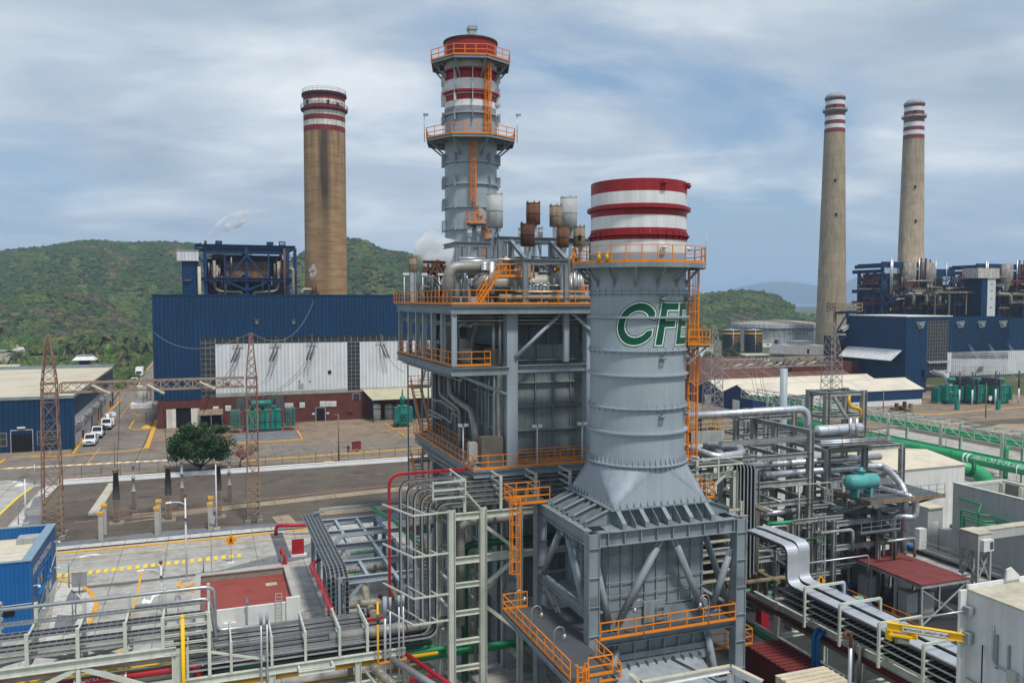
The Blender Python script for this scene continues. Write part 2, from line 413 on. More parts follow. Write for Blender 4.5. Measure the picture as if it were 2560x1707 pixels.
G_field=gmat('rough_grassland',[(.055,.085,.022),(.11,.115,.045),(.16,.125,.08)],.012,bump=.3,fine=14)
G_yard=gmat('brown_stained_concrete',[(.285,.215,.150),(.225,.165,.115),(.31,.25,.185)],.05,joints=(7.2,7.2),fine=9,lines=.86)
G_road=gmat('worn_grey_concrete_road',[(.25,.215,.175),(.19,.16,.132)],.06,joints=(6,50),fine=10,lines=.8)
G_grav=gmat('dark_brown_gravel',[(.105,.084,.066),(.145,.118,.094),(.165,.135,.105)],.07,bump=.06,fine=60,lines=.8)
G_stone=gmat('grey_crushed_stone',[(.20,.205,.22),(.15,.153,.165)],.4,bump=.08,fine=12)
G_conc=gmat('pale_new_concrete',[(.43,.415,.375),(.36,.345,.31),(.46,.44,.40)],.09,joints=(5,4),fine=9,lines=.88)
G_walk=gmat('white_walkway_concrete',[(.56,.545,.50),(.48,.465,.42)],.25,joints=(2.5,50),fine=8)
G_beige=gmat('beige_path_concrete',[(.36,.285,.19),(.29,.23,.16)],.2,joints=(3,50),fine=8)
def sheet(name,poly,z,m):
 return struct(name,MB().quad(*[(u,v,z)for u,v in poly]),m)
def rect(u0,u1,v0,v1):return[(u0,v0),(u1,v0),(u1,v1),(u0,v1)]
def pix(*pts):return[PZ(*p)for p in pts]
g=MB();N=40
for i in range(N):
 r0,r1=(0 if i==0 else 60*1.2**i),60*1.2**(i+1)
 for j in range(24):
  a,b=2*pi*j/24,2*pi*(j+1)/24
  q=[(r0*cos(a),r0*sin(a),0),(r1*cos(a),r1*sin(a),0),(r1*cos(b),r1*sin(b),0),(r0*cos(b),r0*sin(b),0)]
  g.quad(*(q if i else q[:3]))
struct('ground',g,G_field)
sheet('yard_pavement',rect(-58,240,151.6,330),.03,G_yard)
sheet('access_road',[(-24.3,178),(-11.5,178),(-10.2,560),(-25.5,560)],.05,G_road)
sheet('access_road',rect(-90,60,158,177.6),.05,G_road)
sheet('site_pavement',rect(-80,150,20,110.6),.03,G_conc)
sheet('access_road',rect(-80,-23,60,158),.04,G_road)
sheet('switchyard_gravel',rect(-22.6,260,110.8,150.6),.04,G_grav)
sheet('crushed_stone_bed',[(-22,110.9),(60,110.9),(60,115.2),(10,114.5),(-5,115.5),(-22,114.2)],.06,G_stone)
sheet('site_pavement',rect(58,150,84,150),.06,G_conc)
SU,SV,SR=28.65,52.1,3.34
def zf(y):return PD(1594,y,55.5)[2]
T=Th('bypass_stack','short wide grey stack with big green lettering below red and white bands','stack',SU,SV,15.1)
zc0=zf(1166);zs=[zf(y)for y in(445,476,507,536,568,597.6,630)]
def shell(z0,z1,r=SR):return MB().lathe((SU,SV,0),[(r,z0),(r,z1)],96)
T.add('shell',MB().lathe((SU,SV,0),[(SR,zc0),(SR,zs[6])],96),M.stackg)
for i,(a,b)in enumerate(zip(zs,zs[1:])):
 T.add('painted_band',shell(b,a),M.red if i%2==0 else M.white)
T.add('inner_liner',MB().lathe((SU,SV,0),[(SR,zs[0]),(SR-.12,zs[0]),(SR-.14,zs[0]-4),(0,zs[0]-4)],64,False),M.rust2)
def ring(z,w=.17,h=.09,m=None,g=None,r=SR):
 return T.add('flange_ring',(g or MB()).lathe((SU,SV,0),[(r-.01,z-h/2),(r+w,z-h/2),(r+w,z+h/2),(r-.01,z+h/2)],96,False),m or M.stackg)
def gussets(z,n=34,m=None,w=.13,h=.27):
 b=MB()
 for i in range(n):
  t=2*pi*i/n;c,s=cos(t),sin(t);e=Vector((-s,c,0))*.016
  for sg in(1,-1):
   p=Vector((SU+SR*c,SV+SR*s,z+sg*.046));q=p+Vector((c*w,s*w,0));k=p+Vector((0,0,sg*h))
   b.extr([p-e,q-e,k-e],e*2)
 return b
ring(zf(515),.26,.20,M.red);ring(zf(585),.2,.08,M.red,gussets(zf(585)))
for y in(732,878,1023):ring(zf(y),g=gussets(zf(y)))
for y in(793.5,940,1085):ring(zf(y),.22,.13)
ring(zc0,.25,.10,g=gussets(zc0,56,None,.22,.55))
lug=MB()
for y in(450,612,742,890,1035):
 for px in(1598,1688):
  th=math.atan2(-1,0)+(0.0 if px<1640 else .78);c,s=cos(th),sin(th);z=zf(y+6)
  p=Vector((SU+SR*c,SV+SR*s,z));e=Vector((-s,c,0));o=Vector((c,s,0))
  lb=MB().beam(p-Vector((0,0,.26)),p+Vector((0,0,.26)),.42,.05,o)
  lb.tube([p-e*.16+o*.08,p-e*.16+o*.3,p+e*.16+o*.3,p+e*.16+o*.08],.05,6)
  lb.beam(p-Vector((0,0,.2))+o*.16,p+Vector((0,0,.2))+o*.16,.06,.28,o)
  T.add('lifting_lug',lb,M.red if y<500 else(M.white if y<700 else M.steel))
HX,HY,ZF=3.62,3.45,16.2
b=MB();b2=MB()
for i,(sx,sy)in enumerate(((1,1),(-1,1),(-1,-1),(1,-1))):
 c=(SU+sx*HX,SV+sy*HY,ZF);a0=i*pi/2
 arc=[(SU+SR*cos(a0+pi/2*j/14),SV+SR*sin(a0+pi/2*j/14),zc0)for j in range(15)]
 for p,q in zip(arc,arc[1:]):b2.add([c,p,q],[(0,1,2)],True)
 nx=((-1,1),(-1,-1),(1,-1),(1,1))[i];d=(SU+nx[0]*HX,SV+nx[1]*HY,ZF)
 b.add([c,arc[-1],d],[(0,1,2)])
T.add('transition_panel',b,M.stackg);T.add('transition_cone',b2,mat('glossy_grey_cone',(.36,.40,.44),.32,.35,dirt=.2,streak=.15))  # cone is a slightly lighter, glossier grey than the flat panels
b=MB().box(SU-HX-.25,SU+HX+.25,SV-HY-.25,SV+HY+.25,ZF-.10,ZF);n=14
for k in range(n+1):
 for(p,q,o)in(((-HX,-HY),(HX,-HY),(0,-1)),((-HX,-HY),(-HX,HY),(-1,0)),((HX,-HY),(HX,HY),(1,0))):
  t=k/n;x,y=SU+p[0]+(q[0]-p[0])*t,SV+p[1]+(q[1]-p[1])*t;e=Vector((o[1],o[0],0))*.02
  P0=Vector((x,y,ZF));b.extr([P0-e,P0+Vector((o[0]*.2,o[1]*.2,0))-e,P0+Vector((-o[0]*.12,-o[1]*.12,.5))-e],e*2)
T.add('square_flange',b,M.steel)
b=MB().prism([(SU-HX+.1,SV-HY+.1),(SU+HX-.1,SV-HY+.1),(SU+HX-.1,SV+HY-.1),(SU-HX+.1,SV+HY-.1)],15.1,ZF-.1)
T.add('skirt',b,M.steel)
for(p,q,o,n,ln)in(((-HX,-HY),(HX,-HY),(0,-1),9,1.15),((-HX,-HY),(-HX,HY),(-1,0),8,1.9),((HX,-HY),(HX,HY),(1,0),8,1.9)):
 for k in range(n):
  t=(k+.3)/(n-.4);x,y=SU+p[0]+(q[0]-p[0])*t,SV+p[1]+(q[1]-p[1])*t;e=Vector((o[1],o[0],0))*.018;O=Vector((o[0],o[1],0))
  P0=Vector((x,y,15.11));pl=[P0-e,P0+O*ln-e,P0+O*ln+Vector((0,0,.35))-e,P0+O*.22+Vector((0,0,ZF-.1-15.11))-e,P0+Vector((0,0,ZF-.1-15.11))-e]
  rb=MB().extr(pl,e*2)
  if k%2==0:rb.beam(pl[2]+e,pl[3]+e,.30,.04);rb.beam(pl[1]+e,pl[2]+e,.30,.04,O)
  T.add('sloping_rib',rb,M.steel)
def seg(px,py,ax,ay,bx,by):
 dx,dy=bx-ax,by-ay;t=max(0,min(1,((px-ax)*dx+(py-ay)*dy)/(dx*dx+dy*dy)));return t,px-ax-dx*t,py-ay-dy*t
def boxd(x,y,x0,x1,y0,y1):
 dx=max(x0-x,x-x1);dy=max(y0-y,y-y1);return max(dx,dy)
def letters(x,y):
 sh=x-(y-1.42)*.17
 cx,cy=1.36,1.42;k=1.10;rx=math.hypot((sh-cx)*k,y-cy);dC=abs(rx-1.1)-.27
 if sh>cx+.15:dC=max(dC,.36-abs(y-cy)-.25*(sh-cx-.9))
 dC=max(dC,sh-2.42)
 f0=2.72;dF=min(boxd(sh,y,f0,f0+.52,.05,2.78),boxd(sh,y,f0,f0+1.5,2.28,2.78),boxd(sh,y,f0,f0+1.35,1.2,1.66))
 e0=4.32;dE=min(boxd(sh,y,e0,e0+.52,.05,2.78),boxd(sh,y,e0,e0+1.6,2.28,2.78),boxd(sh,y,e0,e0+1.45,1.2,1.66),boxd(sh,y,e0,e0+1.6,.05,.55))
 return min(dC,dF,dE)
ang=lambda px:math.atan2(-SV,-SU)+math.asin(max(-1,min(1,(px-1594)/118.)))
zl0=zf(866);zl1=zf(757);hs=(zl1-zl0)/2.78
a_l=ang(1543);b=MB();st=.026;L=6.9;idx={}
rr=SR+.012
def lv(i,j):
 if(i,j)not in idx:
  x,y=i*st,j*st-.1;t=a_l+x*hs/SR*1.02;idx[(i,j)]=len(b.v);b.v.append((SU+rr*cos(t),SV+rr*sin(t),zl0+y*hs))
 return idx[(i,j)]
for i in range(int(-.2/st),int(L/st)):
 for j in range(int(3.0/st)):
  d=letters((i+.5)*st,(j+.5)*st-.1)
  if d<.10:
   b.f.append((lv(i,j),lv(i+1,j),lv(i+1,j+1),lv(i,j+1)));b.mi.append(1 if-.03<d<.04 else 0);b.sm.append(False)
T.add('lettering',b,[mat('dark_green_lettering',(.004,.085,.045),.45,dirt=.12),mat('white_lettering',(.76,.78,.78),.45,dirt=.08)])
zp=zf(657);A=[2*pi*i/28 for i in range(29)];RO=4.62
b=MB().lathe((SU,SV,0),[(SR+.02,zp-.05),(RO,zp-.05),(RO,zp),(SR+.02,zp)],56,False)
T.add('gallery_floor',b,M.dkmetal)
b=MB().lathe((SU,SV,0),[(RO-.03,zp-.32),(RO+.05,zp-.32),(RO+.05,zp-.0),(RO-.03,zp-.0)],56,False)
T.add('edge_beam',b,M.steel)
for i in range(14):
 t=2*pi*i/14+.14;c,s=cos(t),sin(t)
 b=MB().beam((SU+SR*c,SV+SR*s,zp-.14),(SU+RO*c,SV+RO*s,zp-.14),.12,.18).beam((SU+SR*c,SV+SR*s,zp-1.35),(SU+(RO-.25)*c,SV+(RO-.25)*s,zp-.24),.15)
 b.beam((SU+SR*c,SV+SR*s,zp-1.6),(SU+SR*c,SV+SR*s,zp-1.1),.3,.06)
 T.add('bracket',b,M.steel)
b=rail(MB(),[(SU+RO*cos(a),SV+RO*sin(a),zp)for a in A],1.12,1.2,.16,.055)
T.add('guardrail_frame',b,M.orange)
zl=[zp-1,0]
def out_at(t):return(cos(t),sin(t),0),(-sin(t),cos(t),0)
tl=-.335
o,e=out_at(tl);R2=SR+.28
b=ladder(MB(),(SU+R2*o[0],SV+R2*o[1],zf(985)+.6),zp,e,.5,2.2,o,.07)
T.add('caged_ladder_frame',b,M.orange)
o,e=out_at(tl-.0)
b=ladder(MB(),(SU+R2*o[0],SV+R2*o[1],zc0-.4),zf(860),e,.5,.5,o,.07)
zq=zf(868)
T.add('caged_ladder_frame',b,M.orange)
pl=[(SU+SR*o[0]+e[0]*q+o[0]*k,SV+SR*o[1]+e[1]*q+o[1]*k)for k,q in((0,-1.2),(1.5,-1.2),(1.5,1.0),(0,1.0))]
T.add('landing_floor',MB().prism(pl,zq-.12,zq),M.dkmetal)
T.add('guardrail_frame',rail(MB(),[(p[0],p[1],zq)for p in pl],1.1,1.0,.16,.055),M.orange)
b=MB()
for q in(-1.0,.8):b.beam((SU+SR*o[0]+e[0]*q,SV+SR*o[1]+e[1]*q,zq-1.3),(SU+(SR+1.3)*o[0]+e[0]*q,SV+(SR+1.3)*o[1]+e[1]*q,zq-.12),.12)
T.add('bracket',b,M.steel)
for px in(1528,1542):
 t=ang(px);T.add('warning_light',MB().cyl((SU+(RO-.05)*cos(t),SV+(RO-.05)*sin(t),zp+.1),.13,.45,12).cyl((SU+(RO-.05)*cos(t),SV+(RO-.05)*sin(t),zp+.55),.1,.15,10),M.yellow)
t=ang(1700);q0=(SU+(RO+.2)*cos(-.32),SV+(RO+.2)*sin(-.32),zp)
T.add('lightning_rod',MB().tube([q0,(q0[0],q0[1],zp+2.4)],.02,6),M.galv)
F1=(22.64,34.6,47.29,57.0);u0,u1,v0,v1=F1;ZT=15.09
T=Th('stack_support_frame','heavy grey steel frame of columns and raking braces under the short wide stack','steel frame',SU,SV,0)
def hcol(u,v,z0,z1,w=.78,m=None,TT=None,st=1.9,stw=None):
 b=MB();h=w/2
 b.box(u-h,u-h+.05,v-h,v+h,z0,z1).box(u+h-.05,u+h,v-h,v+h,z0,z1).box(u-h+.05,u+h-.05,v-h+.1,v-h+.16,z0,z1)
 z=z0+.8
 while z<z1:b.box(u-h-.03,u+h+.03,v-h-.02,v+h,z,z+.045);z+=st
 return(TT or T).add('column',b,m or M.steel)
for u in(u0+.4,u1-.4):
 for v in(v0+.4,v1-.4):hcol(u,v,0,ZT-.06)
def gird(p,q,w=.5,h=.95,m=None,TT=None,n='girder'):
 return(TT or T).add(n,MB().ibeam(p,q,w,h,.06),m or M.steel)
gird((u0+.8,v0+.35,ZT-.48),(u1-.8,v0+.35,ZT-.48));gird((u0+.8,v1-.35,ZT-.48),(u1-.8,v1-.35,ZT-.48))
for u in(u0+.35,u1-.35):gird((u,v0+.8,ZT-.48),(u,v1-.8,ZT-.48))
b=MB()
for i in range(9):b.box(u0+1.4+i*1.2,u0+1.46+i*1.2,v0+.1,v0+.33,ZT-.9,ZT-.07)
T.add('web_stiffener_rib',b,M.steel)
b=MB().box(u0+1.5,u1-1.5,v0+.02,SV-HY+.2,ZT-.05,ZT+.0).box(u0+1.9,SU-HX+.2,SV-HY+.2,v1-1,ZT-.05,ZT).box(SU+HX-.2,u1-1.2,SV-HY+.2,v1-1,ZT-.05,ZT)
T.add('deck_plate',b,M.casing)
gird((u0+1.75,v0+.8,ZT-.4),(u0+1.75,v1-.8,ZT-.4),.4,.75)
def brace(p,q,r=.24,m=None):
 p,q=Vector(p),Vector(q);d=(q-p).normalized();up=Vector((0,1,0))if abs(d.y)<.5 else Vector((1,0,0))
 b=MB().tube([p+d*.55,q-d*.55],r,14)
 for a,c in((p,p+d*.95),(q,q-d*.95)):b.beam(a,c,.5,.05,up).beam(a,c,.05,.4,up)
 return T.add('tubular_brace',b,m or M.steel)
um=(u0+u1)/2;vm=(v0+v1)/2;zb=8.5
brace((um-.5,v0+.45,ZT-1.0),(u0+2.4,v0+1.1,zb-.3));brace((um+.5,v0+.45,ZT-1.0),(u1-2.6,v0+1.1,zb-.3))
brace((u0+.85,v0+.6,12.6),(u0+2.1,v0+1.1,zb-.3));brace((u1-.85,v0+.6,12.9),(u1-2.2,v0+1.1,zb-.3))
brace((u1-.6,vm+.2,ZT-1),(u1-.6,v0+1.2,8.6));brace((u1-.6,vm+.2,ZT-1),(u1-.6,v1-1.2,8.6))
brace((u0+.4,vm-.5,ZT-1.0),(u0+.4,v0+.9,8.8));brace((u0+.4,vm+.5,ZT-1.0),(u0+.4,v1-.9,9.6))
for(a,bq)in(((um-1,v1-.4,9.6),(u0+.9,v1-.4,ZT-1)),((um+1,v1-.4,9.6),(u1-.9,v1-.4,ZT-1))):brace(a,bq)
brace((u0+.95,v0+1.0,6.8),(u0+.4+1.6,v0+1.2,1.0));brace((u0+2.6,v0+.9,7.5),(u0+1.2,v0+.9,1.5));brace((u1-2.6,v0+.9,7.5),(u1-1.2,v0+.9,1.5))
brace((u0+.4,v0+.9,4.2),(u0+.4,vm,7.4));brace((u0+.4,v1-.9,9.6),(u0+.4,vm+1,7.9),.22)
gird((u0+.35,v0+.8,9.6),(u0+.35,v1-.8,9.6),.4,.6);gird((u1-.35,v0+.8,8.3),(u1-.35,v1-.8,8.3),.4,.6)
gird((u0+.8,v1-.4,9.4),(u1-.8,v1-.4,9.4),.4,.6);gird((u0+.8,v0+.5,7.75),(u1-.8,v0+.5,7.75),.4,.5)
gird((u0+.8,v0+.5,3.6),(u1-.8,v0+.5,3.6),.4,.5)
b=MB().box(u0+.82,u1-.82,v0-.02,v0+1.9,7.99,8.07);T.add('walkway_floor',b,M.dkmetal)
T.add('guardrail_frame',rail(MB(),[(u0+.85,v0+.9,8.07),(u0+.85,v0+.02,8.07),(u1-.85,v0+.02,8.07),(u1-.85,v0+.7,8.07)],1.15,1.35,.18,.06),M.orange)
T.add('guardrail_frame',rail(MB(),[(u0+4.3,v0+1.85,8.07),(u1-2.3,v0+1.85,8.07)],1.15,1.35,.18,.06),M.orange)
T.add('guardrail_frame',rail(MB(),[(u0+1.5,v0+1.85,8.07),(u0+3.0,v0+1.85,8.07)],1.15,1.35,.18,.06),M.orange)
b=MB().box(19.5,u0+.0,43.2,55.0,7.78,7.86).box(u0+.0,u0+1.6,48.2,54.0,7.78,7.86);T.add('walkway_floor',b,M.dkmetal)
for p,q in(((19.55,43.2),(19.55,55)),((22.5,43.2),(22.5,47.2)),((22.55,47.9),(22.55,55))):gird((p[0],p[1],7.62),(q[0],q[1],7.62),.2,.3,n='floor_beam')
T.add('guardrail_frame',rail(MB(),[(21.4,55,7.86),(19.55,55,7.86),(19.55,43.3,7.86)],1.15,1.3,.18,.06),M.orange)
T.add('guardrail_frame',rail(MB(),[(20.7,43.3,7.86),(22.3,43.3,7.86),(22.3,45.6,7.86)],1.15,1.3,.18,.06),M.orange)
T.add('caged_ladder_frame',ladder(MB(),(20.1,43.0,3.0),8.9,(1,0,0),.5,.4,(0,-1,0),.06),M.orange)
T.add('caged_ladder_frame',ladder(MB(),(21.0,55.6,7.86),15.8,(0,1,0),.5,2.4,(-1,0,0),.06),M.orange)
T.add('walkway_floor',MB().box(u1-2.8,u1+1.9,49.0,55,5.2,5.28),M.dkmetal)
T.add('guardrail_frame',rail(MB(),[(u1+1.85,55,5.28),(u1+1.85,49.05,5.28),(u1-2.7,49.05,5.28)],1.15,1.3,.18,.06),M.orange)
T.add('walkway_floor',MB().box(u0+.9,u0+2.6,47.7,54,5.0,5.08),M.dkmetal)
T.add('guardrail_frame',rail(MB(),[(u0+2.55,54,5.08),(u0+2.55,47.75,5.08),(u0+.9,47.75,5.08)],1.15,1.3,.18,.06),M.orange)
T.add('caged_ladder_frame',ladder(MB(),(u1-1.9,50.5,5.28),9.3,(1,0,0),.5,.6,(0,-1,0),.06),M.orange)
for(a,bb)in(((20.6,55.6),(23.4,57.6)),((u1-1.6,52.6),(u1+.9,54.4))):
 T.add('balcony_floor',MB().box(a[0],bb[0],a[1],bb[1],15.13,15.2),M.dkmetal)
 T.add('guardrail_frame',rail(MB(),[(bb[0],bb[1],15.2),(a[0],bb[1],15.2),(a[0],a[1],15.2),(bb[0],a[1],15.2)]if a[0]<22 else[(a[0],a[1],15.2),(bb[0],a[1],15.2),(bb[0],bb[1],15.2),(a[0],bb[1],15.2)],1.15,1.1,.18,.06),M.orange)
T.add('guardrail_frame',rail(MB(),[(u1-1.7,58.5,15.2),(u1-1.7,54.0,15.2)],1.15,1.1,.18,.06),M.orange)
def gooseneck(TT,u,v,z,du,dv,h=2.3):
 b=MB().tube([(u,v,z),(u,v,z+h)]+[(u+du*.35*(1-cos(pi*i/6)),v+dv*.35*(1-cos(pi*i/6)),z+h+.35*sin(pi*i/6))for i in range(1,6)]+[(u+du*.7,v+dv*.7,z+h-.15)],.03,6)
 b.cyl((u+du*.7,v+dv*.7,z+h-.45),.17,.3,12,r2=.07);return TT.add('gooseneck_lamp',b,M.galv)
gooseneck(T,u0+4.0,v0-.05,7.8,-1,0);gooseneck(T,u1-3.0,v0-.05,7.8,-1,0,2.0)
gooseneck(T,19.5,52.4,7.5,1,0);gooseneck(T,19.5,49.3,7.5,1,0);gooseneck(T,19.5,45.6,7.5,1,0)
for(u,v)in((u0+.4,v0),(u1-.4,v0)):
 b=MB()
 for i in range(5):
  for j in range(6):b.box(u-.25+i*.115,u-.21+i*.115,v-.0,v+.06,10.3+j*.14,10.34+j*.14)
 T.add('splice_bolt',b,M.casing)
for uu in(u0+1.9,u1-1.9):
 b=MB()
 for i in range(4):
  for j in range(7):b.box(uu-.2+i*.12,uu-.16+i*.12,v0+.26,v0+.34,ZT-.9+j*.12,ZT-.86+j*.12)
 T.add('splice_bolt',b,M.casing)
T=Th('diverter_box','grey ribbed flue gas box hanging inside the stack support frame','duct',SU,SV,3)
bu0,bu1,bv0,bv1=24.75,31.9,48.75,55.4
T.add('casing',MB().box(bu0,bu1,bv0,bv1,9.3,ZT-.1),M.steel)
T.add('lower_casing',MB().box(bu0-.5,bu1+.5,bv0-.1,bv1+.4,3.4,9.25),M.steel)
b=MB()
for i in range(9):
 u=bu0+(bu1-bu0)*i/8;b.box(u-.03,u+.03,bv0-.14,bv0,9.35,ZT-.15)
for i in range(8):
 v=bv0+(bv1-bv0)*i/7;b.box(bu0-.14,bu0,v-.03,v+.03,9.35,ZT-.15);b.box(bu1,bu1+.14,v-.03,v+.03,9.35,ZT-.15)
T.add('stiffener_rib',b,M.steel)
b=MB()
for j in range(7):
 z=9.4+j*.92;b.box(bu0-.19,bu1+.19,bv0-.19,bv0-.143,z,z+.06);b.box(bu0-.19,bu0-.143,bv0-.14,bv1,z,z+.06);b.box(bu1+.143,bu1+.19,bv0-.14,bv1,z,z+.06)
T.add('band_rib',b,M.steel)
b=MB()
for i in range(8):
 u=bu0-.4+(bu1-bu0+.8)*i/7;b.box(u-.06,u+.06,bv0-.3,bv0-.1,3.6,7.6)
b.box(bu0-.6,bu1+.6,bv0-.36,bv0-.303,6.0,6.4)
T.add('lower_stiffener_rib',b,M.steel)
hu=28.0
b=MB().box(hu-.75,hu+.75,bv0-.4,bv0-.2,8.35,9.75)
T.add('access_hatch',b,M.casing)
b=MB()
for z in(8.6,9.0,9.4):b.beam((hu+.1,bv0-.55,z),(hu+1.3,bv0-.55,z),.06)
for u in(.15,.7,1.25):b.beam((hu+u,bv0-.55,8.5),(hu+u,bv0-.55,9.5),.06)
T.add('hatch_davit_frame',b,M.galv)
T=Th('exhaust_duct','pale grey flared exhaust duct at the foot of the stack frame','duct',SU,44,1)
b=MB();n=40;top=[]
for k in range(9):
 t=k/8;w=3.95-.9*t;h=3.0-.5*t;vv=48.3-5.0*t;zc_=2.6;row=[]
 e=5-3*t
 for j in range(n):
  a=2*pi*j/n;c,s=cos(a),sin(a);r=(abs(c)**e+abs(s)**e)**(-1/e)
  row.append((28.4+w*r*c,vv,zc_+h*r*s))
 top.append(row)
b.add([p for r in top for p in r],[(i*n+j,i*n+(j+1)%n,(i+1)*n+(j+1)%n,(i+1)*n+j)for i in range(8)for j in range(n)],True)
T.add('flared_shell',b,M.duct)
b=MB()
for i in range(12):b.box(24.6+i*.69,24.64+i*.69,47.9,48.36,5.55,5.85)
b.box(24.4,32.5,48.36,48.6,5.3,5.9)
T.add('flange_rib',b,M.steel)
T.add('seam_bar',MB().beam((29.3,48.2,5.68),(30.6,44.6,5.42),.10),M.dkmetal)
T.add('round_flange',MB().lathe((28.4,43.2,2.6),[(2.3,0),(3.15,0),(3.15,.3),(2.3,.3)],40,False,'v'),M.steel)
T.add('round_shell',MB().lathe((28.4,37,2.6),[(2.6,0),(2.6,6.2)],40,True,'v'),M.duct)
T=Th('heat_recovery_boiler','tall dark grey boiler block with orange railed platforms behind the lettered stack','boiler',28.65,72,0)
ZU,ZM,ZL=29.65,24.85,16.66
CU0,CU1,CV0,CV1=22.2,35.6,63.6,82.0
T.add('casing',MB().box(CU0,CU1,CV0+.6,CV1,5,ZM+1.2),M.casing)
T.add('upper_casing',MB().box(CU0+.3,CU1-.3,CV0+1.8,CV1-1,ZM+1.3,ZU-.7),M.steel)
def gb(p,q,w=.4,h=.7,m=None,n='girder'):return T.add(n,MB().ibeam(p,q,w,h,.05),m or M.steel)
def col(u,v,z0,z1,w=.8,m=None,n='column'):
 h=w/2;b=MB().box(u-h,u-h+.06,v-h,v+h,z0,z1).box(u+h-.06,u+h,v-h,v+h,z0,z1).box(u-h+.06,u+h-.06,v-h+.05,v-h+.1,z0,z1);return T.add(n,b,m or M.stackg)
uc=[PV(1276.5,1000,62.7)[0]];uc+=[uc[0]+7.0,36.6]
for u in uc:
 col(u,62.7,0,ZU-.75,.92)
for u in uc[1:]:pass
for v in(72,81.5):
 for u in(CU0-.5,CU1+.5):col(u,v,0,ZU-.75,.7,M.steel)
pu=[PV(px,1000,63.9)[0]for px in(1295,1340,1386,1427,1468)];du=pu[1]-pu[0];pu=[pu[0]+du*i for i in range(13)]
b=MB()
for u in pu:
 if u<CU1:b.box(u-.03,u+.03,CV0+.42,CV0+.6,15.5,ZM-.2)
T.add('stiffener_rib',b,M.steel)
b=MB()
for y in(957,1017,1077,1130):
 z=PV(1300,y,63.9)[1];b.box(pu[0]-.3,CU1,CV0+.30,CV0+.595,z-.05,z+.05)
T.add('ledge_rib',b,M.casing)
z0,z1=PV(1300,896,64)[1],PV(1300,862,64)[1]
T.add('lintel_panel',MB().box(pu[0]-.3,CU1,CV0+.2,CV0+.58,z0,z1),M.casing)
b=MB()
for u in pu:
 if u<CU1:b.box(u-.05,u+.05,CV0+.0,CV0+.2,z0-.05,z1+.1)
b.box(pu[0]-.3,CU1,CV0-.05,CV0+.19,z0-.15,z0-.06)
T.add('lintel_rib',b,M.steel)
b=MB()
for u in pu:
 if u<CU1:b.box(u-.08,u+.08,CV0+1.5,CV0+1.8,z1+.1,ZU-1.5)
T.add('upper_rib',b,M.steel)
b=MB()
for v in(65.5,67.6,69.8,72,74.5,77,79.5):b.box(CU0-.45,CU0,v-.09,v+.09,6,ZM)
T.add('side_rib',b,M.steel)
b=MB()
for z in(19.5,22.2,12,9):b.box(CU0-.25,CU0-.0,CV0+.65,CV1,z-.1,z+.1)
T.add('side_ledge_rib',b,M.steel)
UL=17.7
for name,z,ua,va in(('upper_floor',ZU,UL,61.6),('middle_floor',ZM,UL,61.6)):
 poly=[(ua,va),(38.6,va),(38.6,64.2),(ua+4.2,64.2),(ua+4.2,81.2),(ua,81.2)]if z<29 else[(ua,va),(38.6,va),(38.6,82.5),(ua,82.5)]
 if z<29:poly=[(ua,va),(21.4,va),(21.4,81.2),(ua,81.2)]
 T.add(name,MB().prism(poly,z-.12,z),M.dkmetal)
T.add('lower_floor',MB().prism([(19.39,61.59),(38.0,61.59),(38.0,63.9),(22.0,63.9),(22.0,81.3),(19.39,81.3)],ZL-.12,ZL),M.casing)
for z,h in((ZU-.12,.62),(ZM-.12,.62)):
 gb((UL,61.7,z-h/2),(38.6 if z>28 else uc[0]-.5,61.7,z-h/2),.35,h);gb((UL+.1,61.9,z-h/2),(UL+.1,81.2,z-h/2),.35,h)
 for v in np.linspace(64.5,81,6):gb((UL+.2,v,z-.25),(CU0,v,z-.25),.2,.4,n='floor_beam')
gb((uc[0]+.5,62.5,ZM-.4),(38.6,62.5,ZM-.4),.4,.6)
gb((19.5,61.75,ZL-.4),(38,61.75,ZL-.4),.3,.5);gb((19.55,62,ZL-.4),(19.55,81.3,ZL-.4),.3,.5)
for v in np.linspace(62.5,81,7):gb((19.7,v,ZL-.35),(CU0,v,ZL-.35),.2,.35,n='floor_beam')
for v in(61.8,64.9,68.0,71.0,73.6,76.6,80.6):col(UL+.25,v,ZM,ZU-.7,.36,M.stackg,'hanger_column')
R=dict(h=1.12,sp=1.25,toe=.16,r=.055)
def gr(pts,**kw):return T.add('guardrail_frame',rail(MB(),pts,**{**R,**kw}),M.orange)
gr([(UL,82.4,ZU),(UL,61.6,ZU)]);gr([(UL,61.6,ZU),(38.6,61.6,ZU)],sp=1.5)
gr([(UL+.1,81.2,ZM),(UL+.1,61.7,ZM),(20.9,61.7,ZM),(20.9,63.2,ZM)])
gr([(19.4,81.3,ZL),(19.4,61.6,ZL)]);gr([(19.4,61.6,ZL),(24.4,61.6,ZL)]);gr([(24.4,61.6,ZL),(37.9,61.6,ZL)]);gr([(20.9,63.0,ZL),(38,63.3,ZL)],sp=1.2)
gr([(21.3,63.7,ZL),(21.3,80,ZL)],toe=0)
def tub(p,q,r=.16):return T.add('tubular_brace',MB().tube([p,q],r,12),M.stackg)
vf=62.2
P=lambda px,py,v=vf:(PV(px,py,v)[0],v,PV(px,py,v)[1])
tub(P(1408,777),P(1290,892));tub(P(1426,777),P(1545,892))
c=P(1417,840);col(c[0],vf+.2,ZM+.1,ZU-.75,.42)
tub((18.3,62.3,ZM-.6),(uc[0]-.4,62.4,PV(1263,988,vf)[1]),.15)
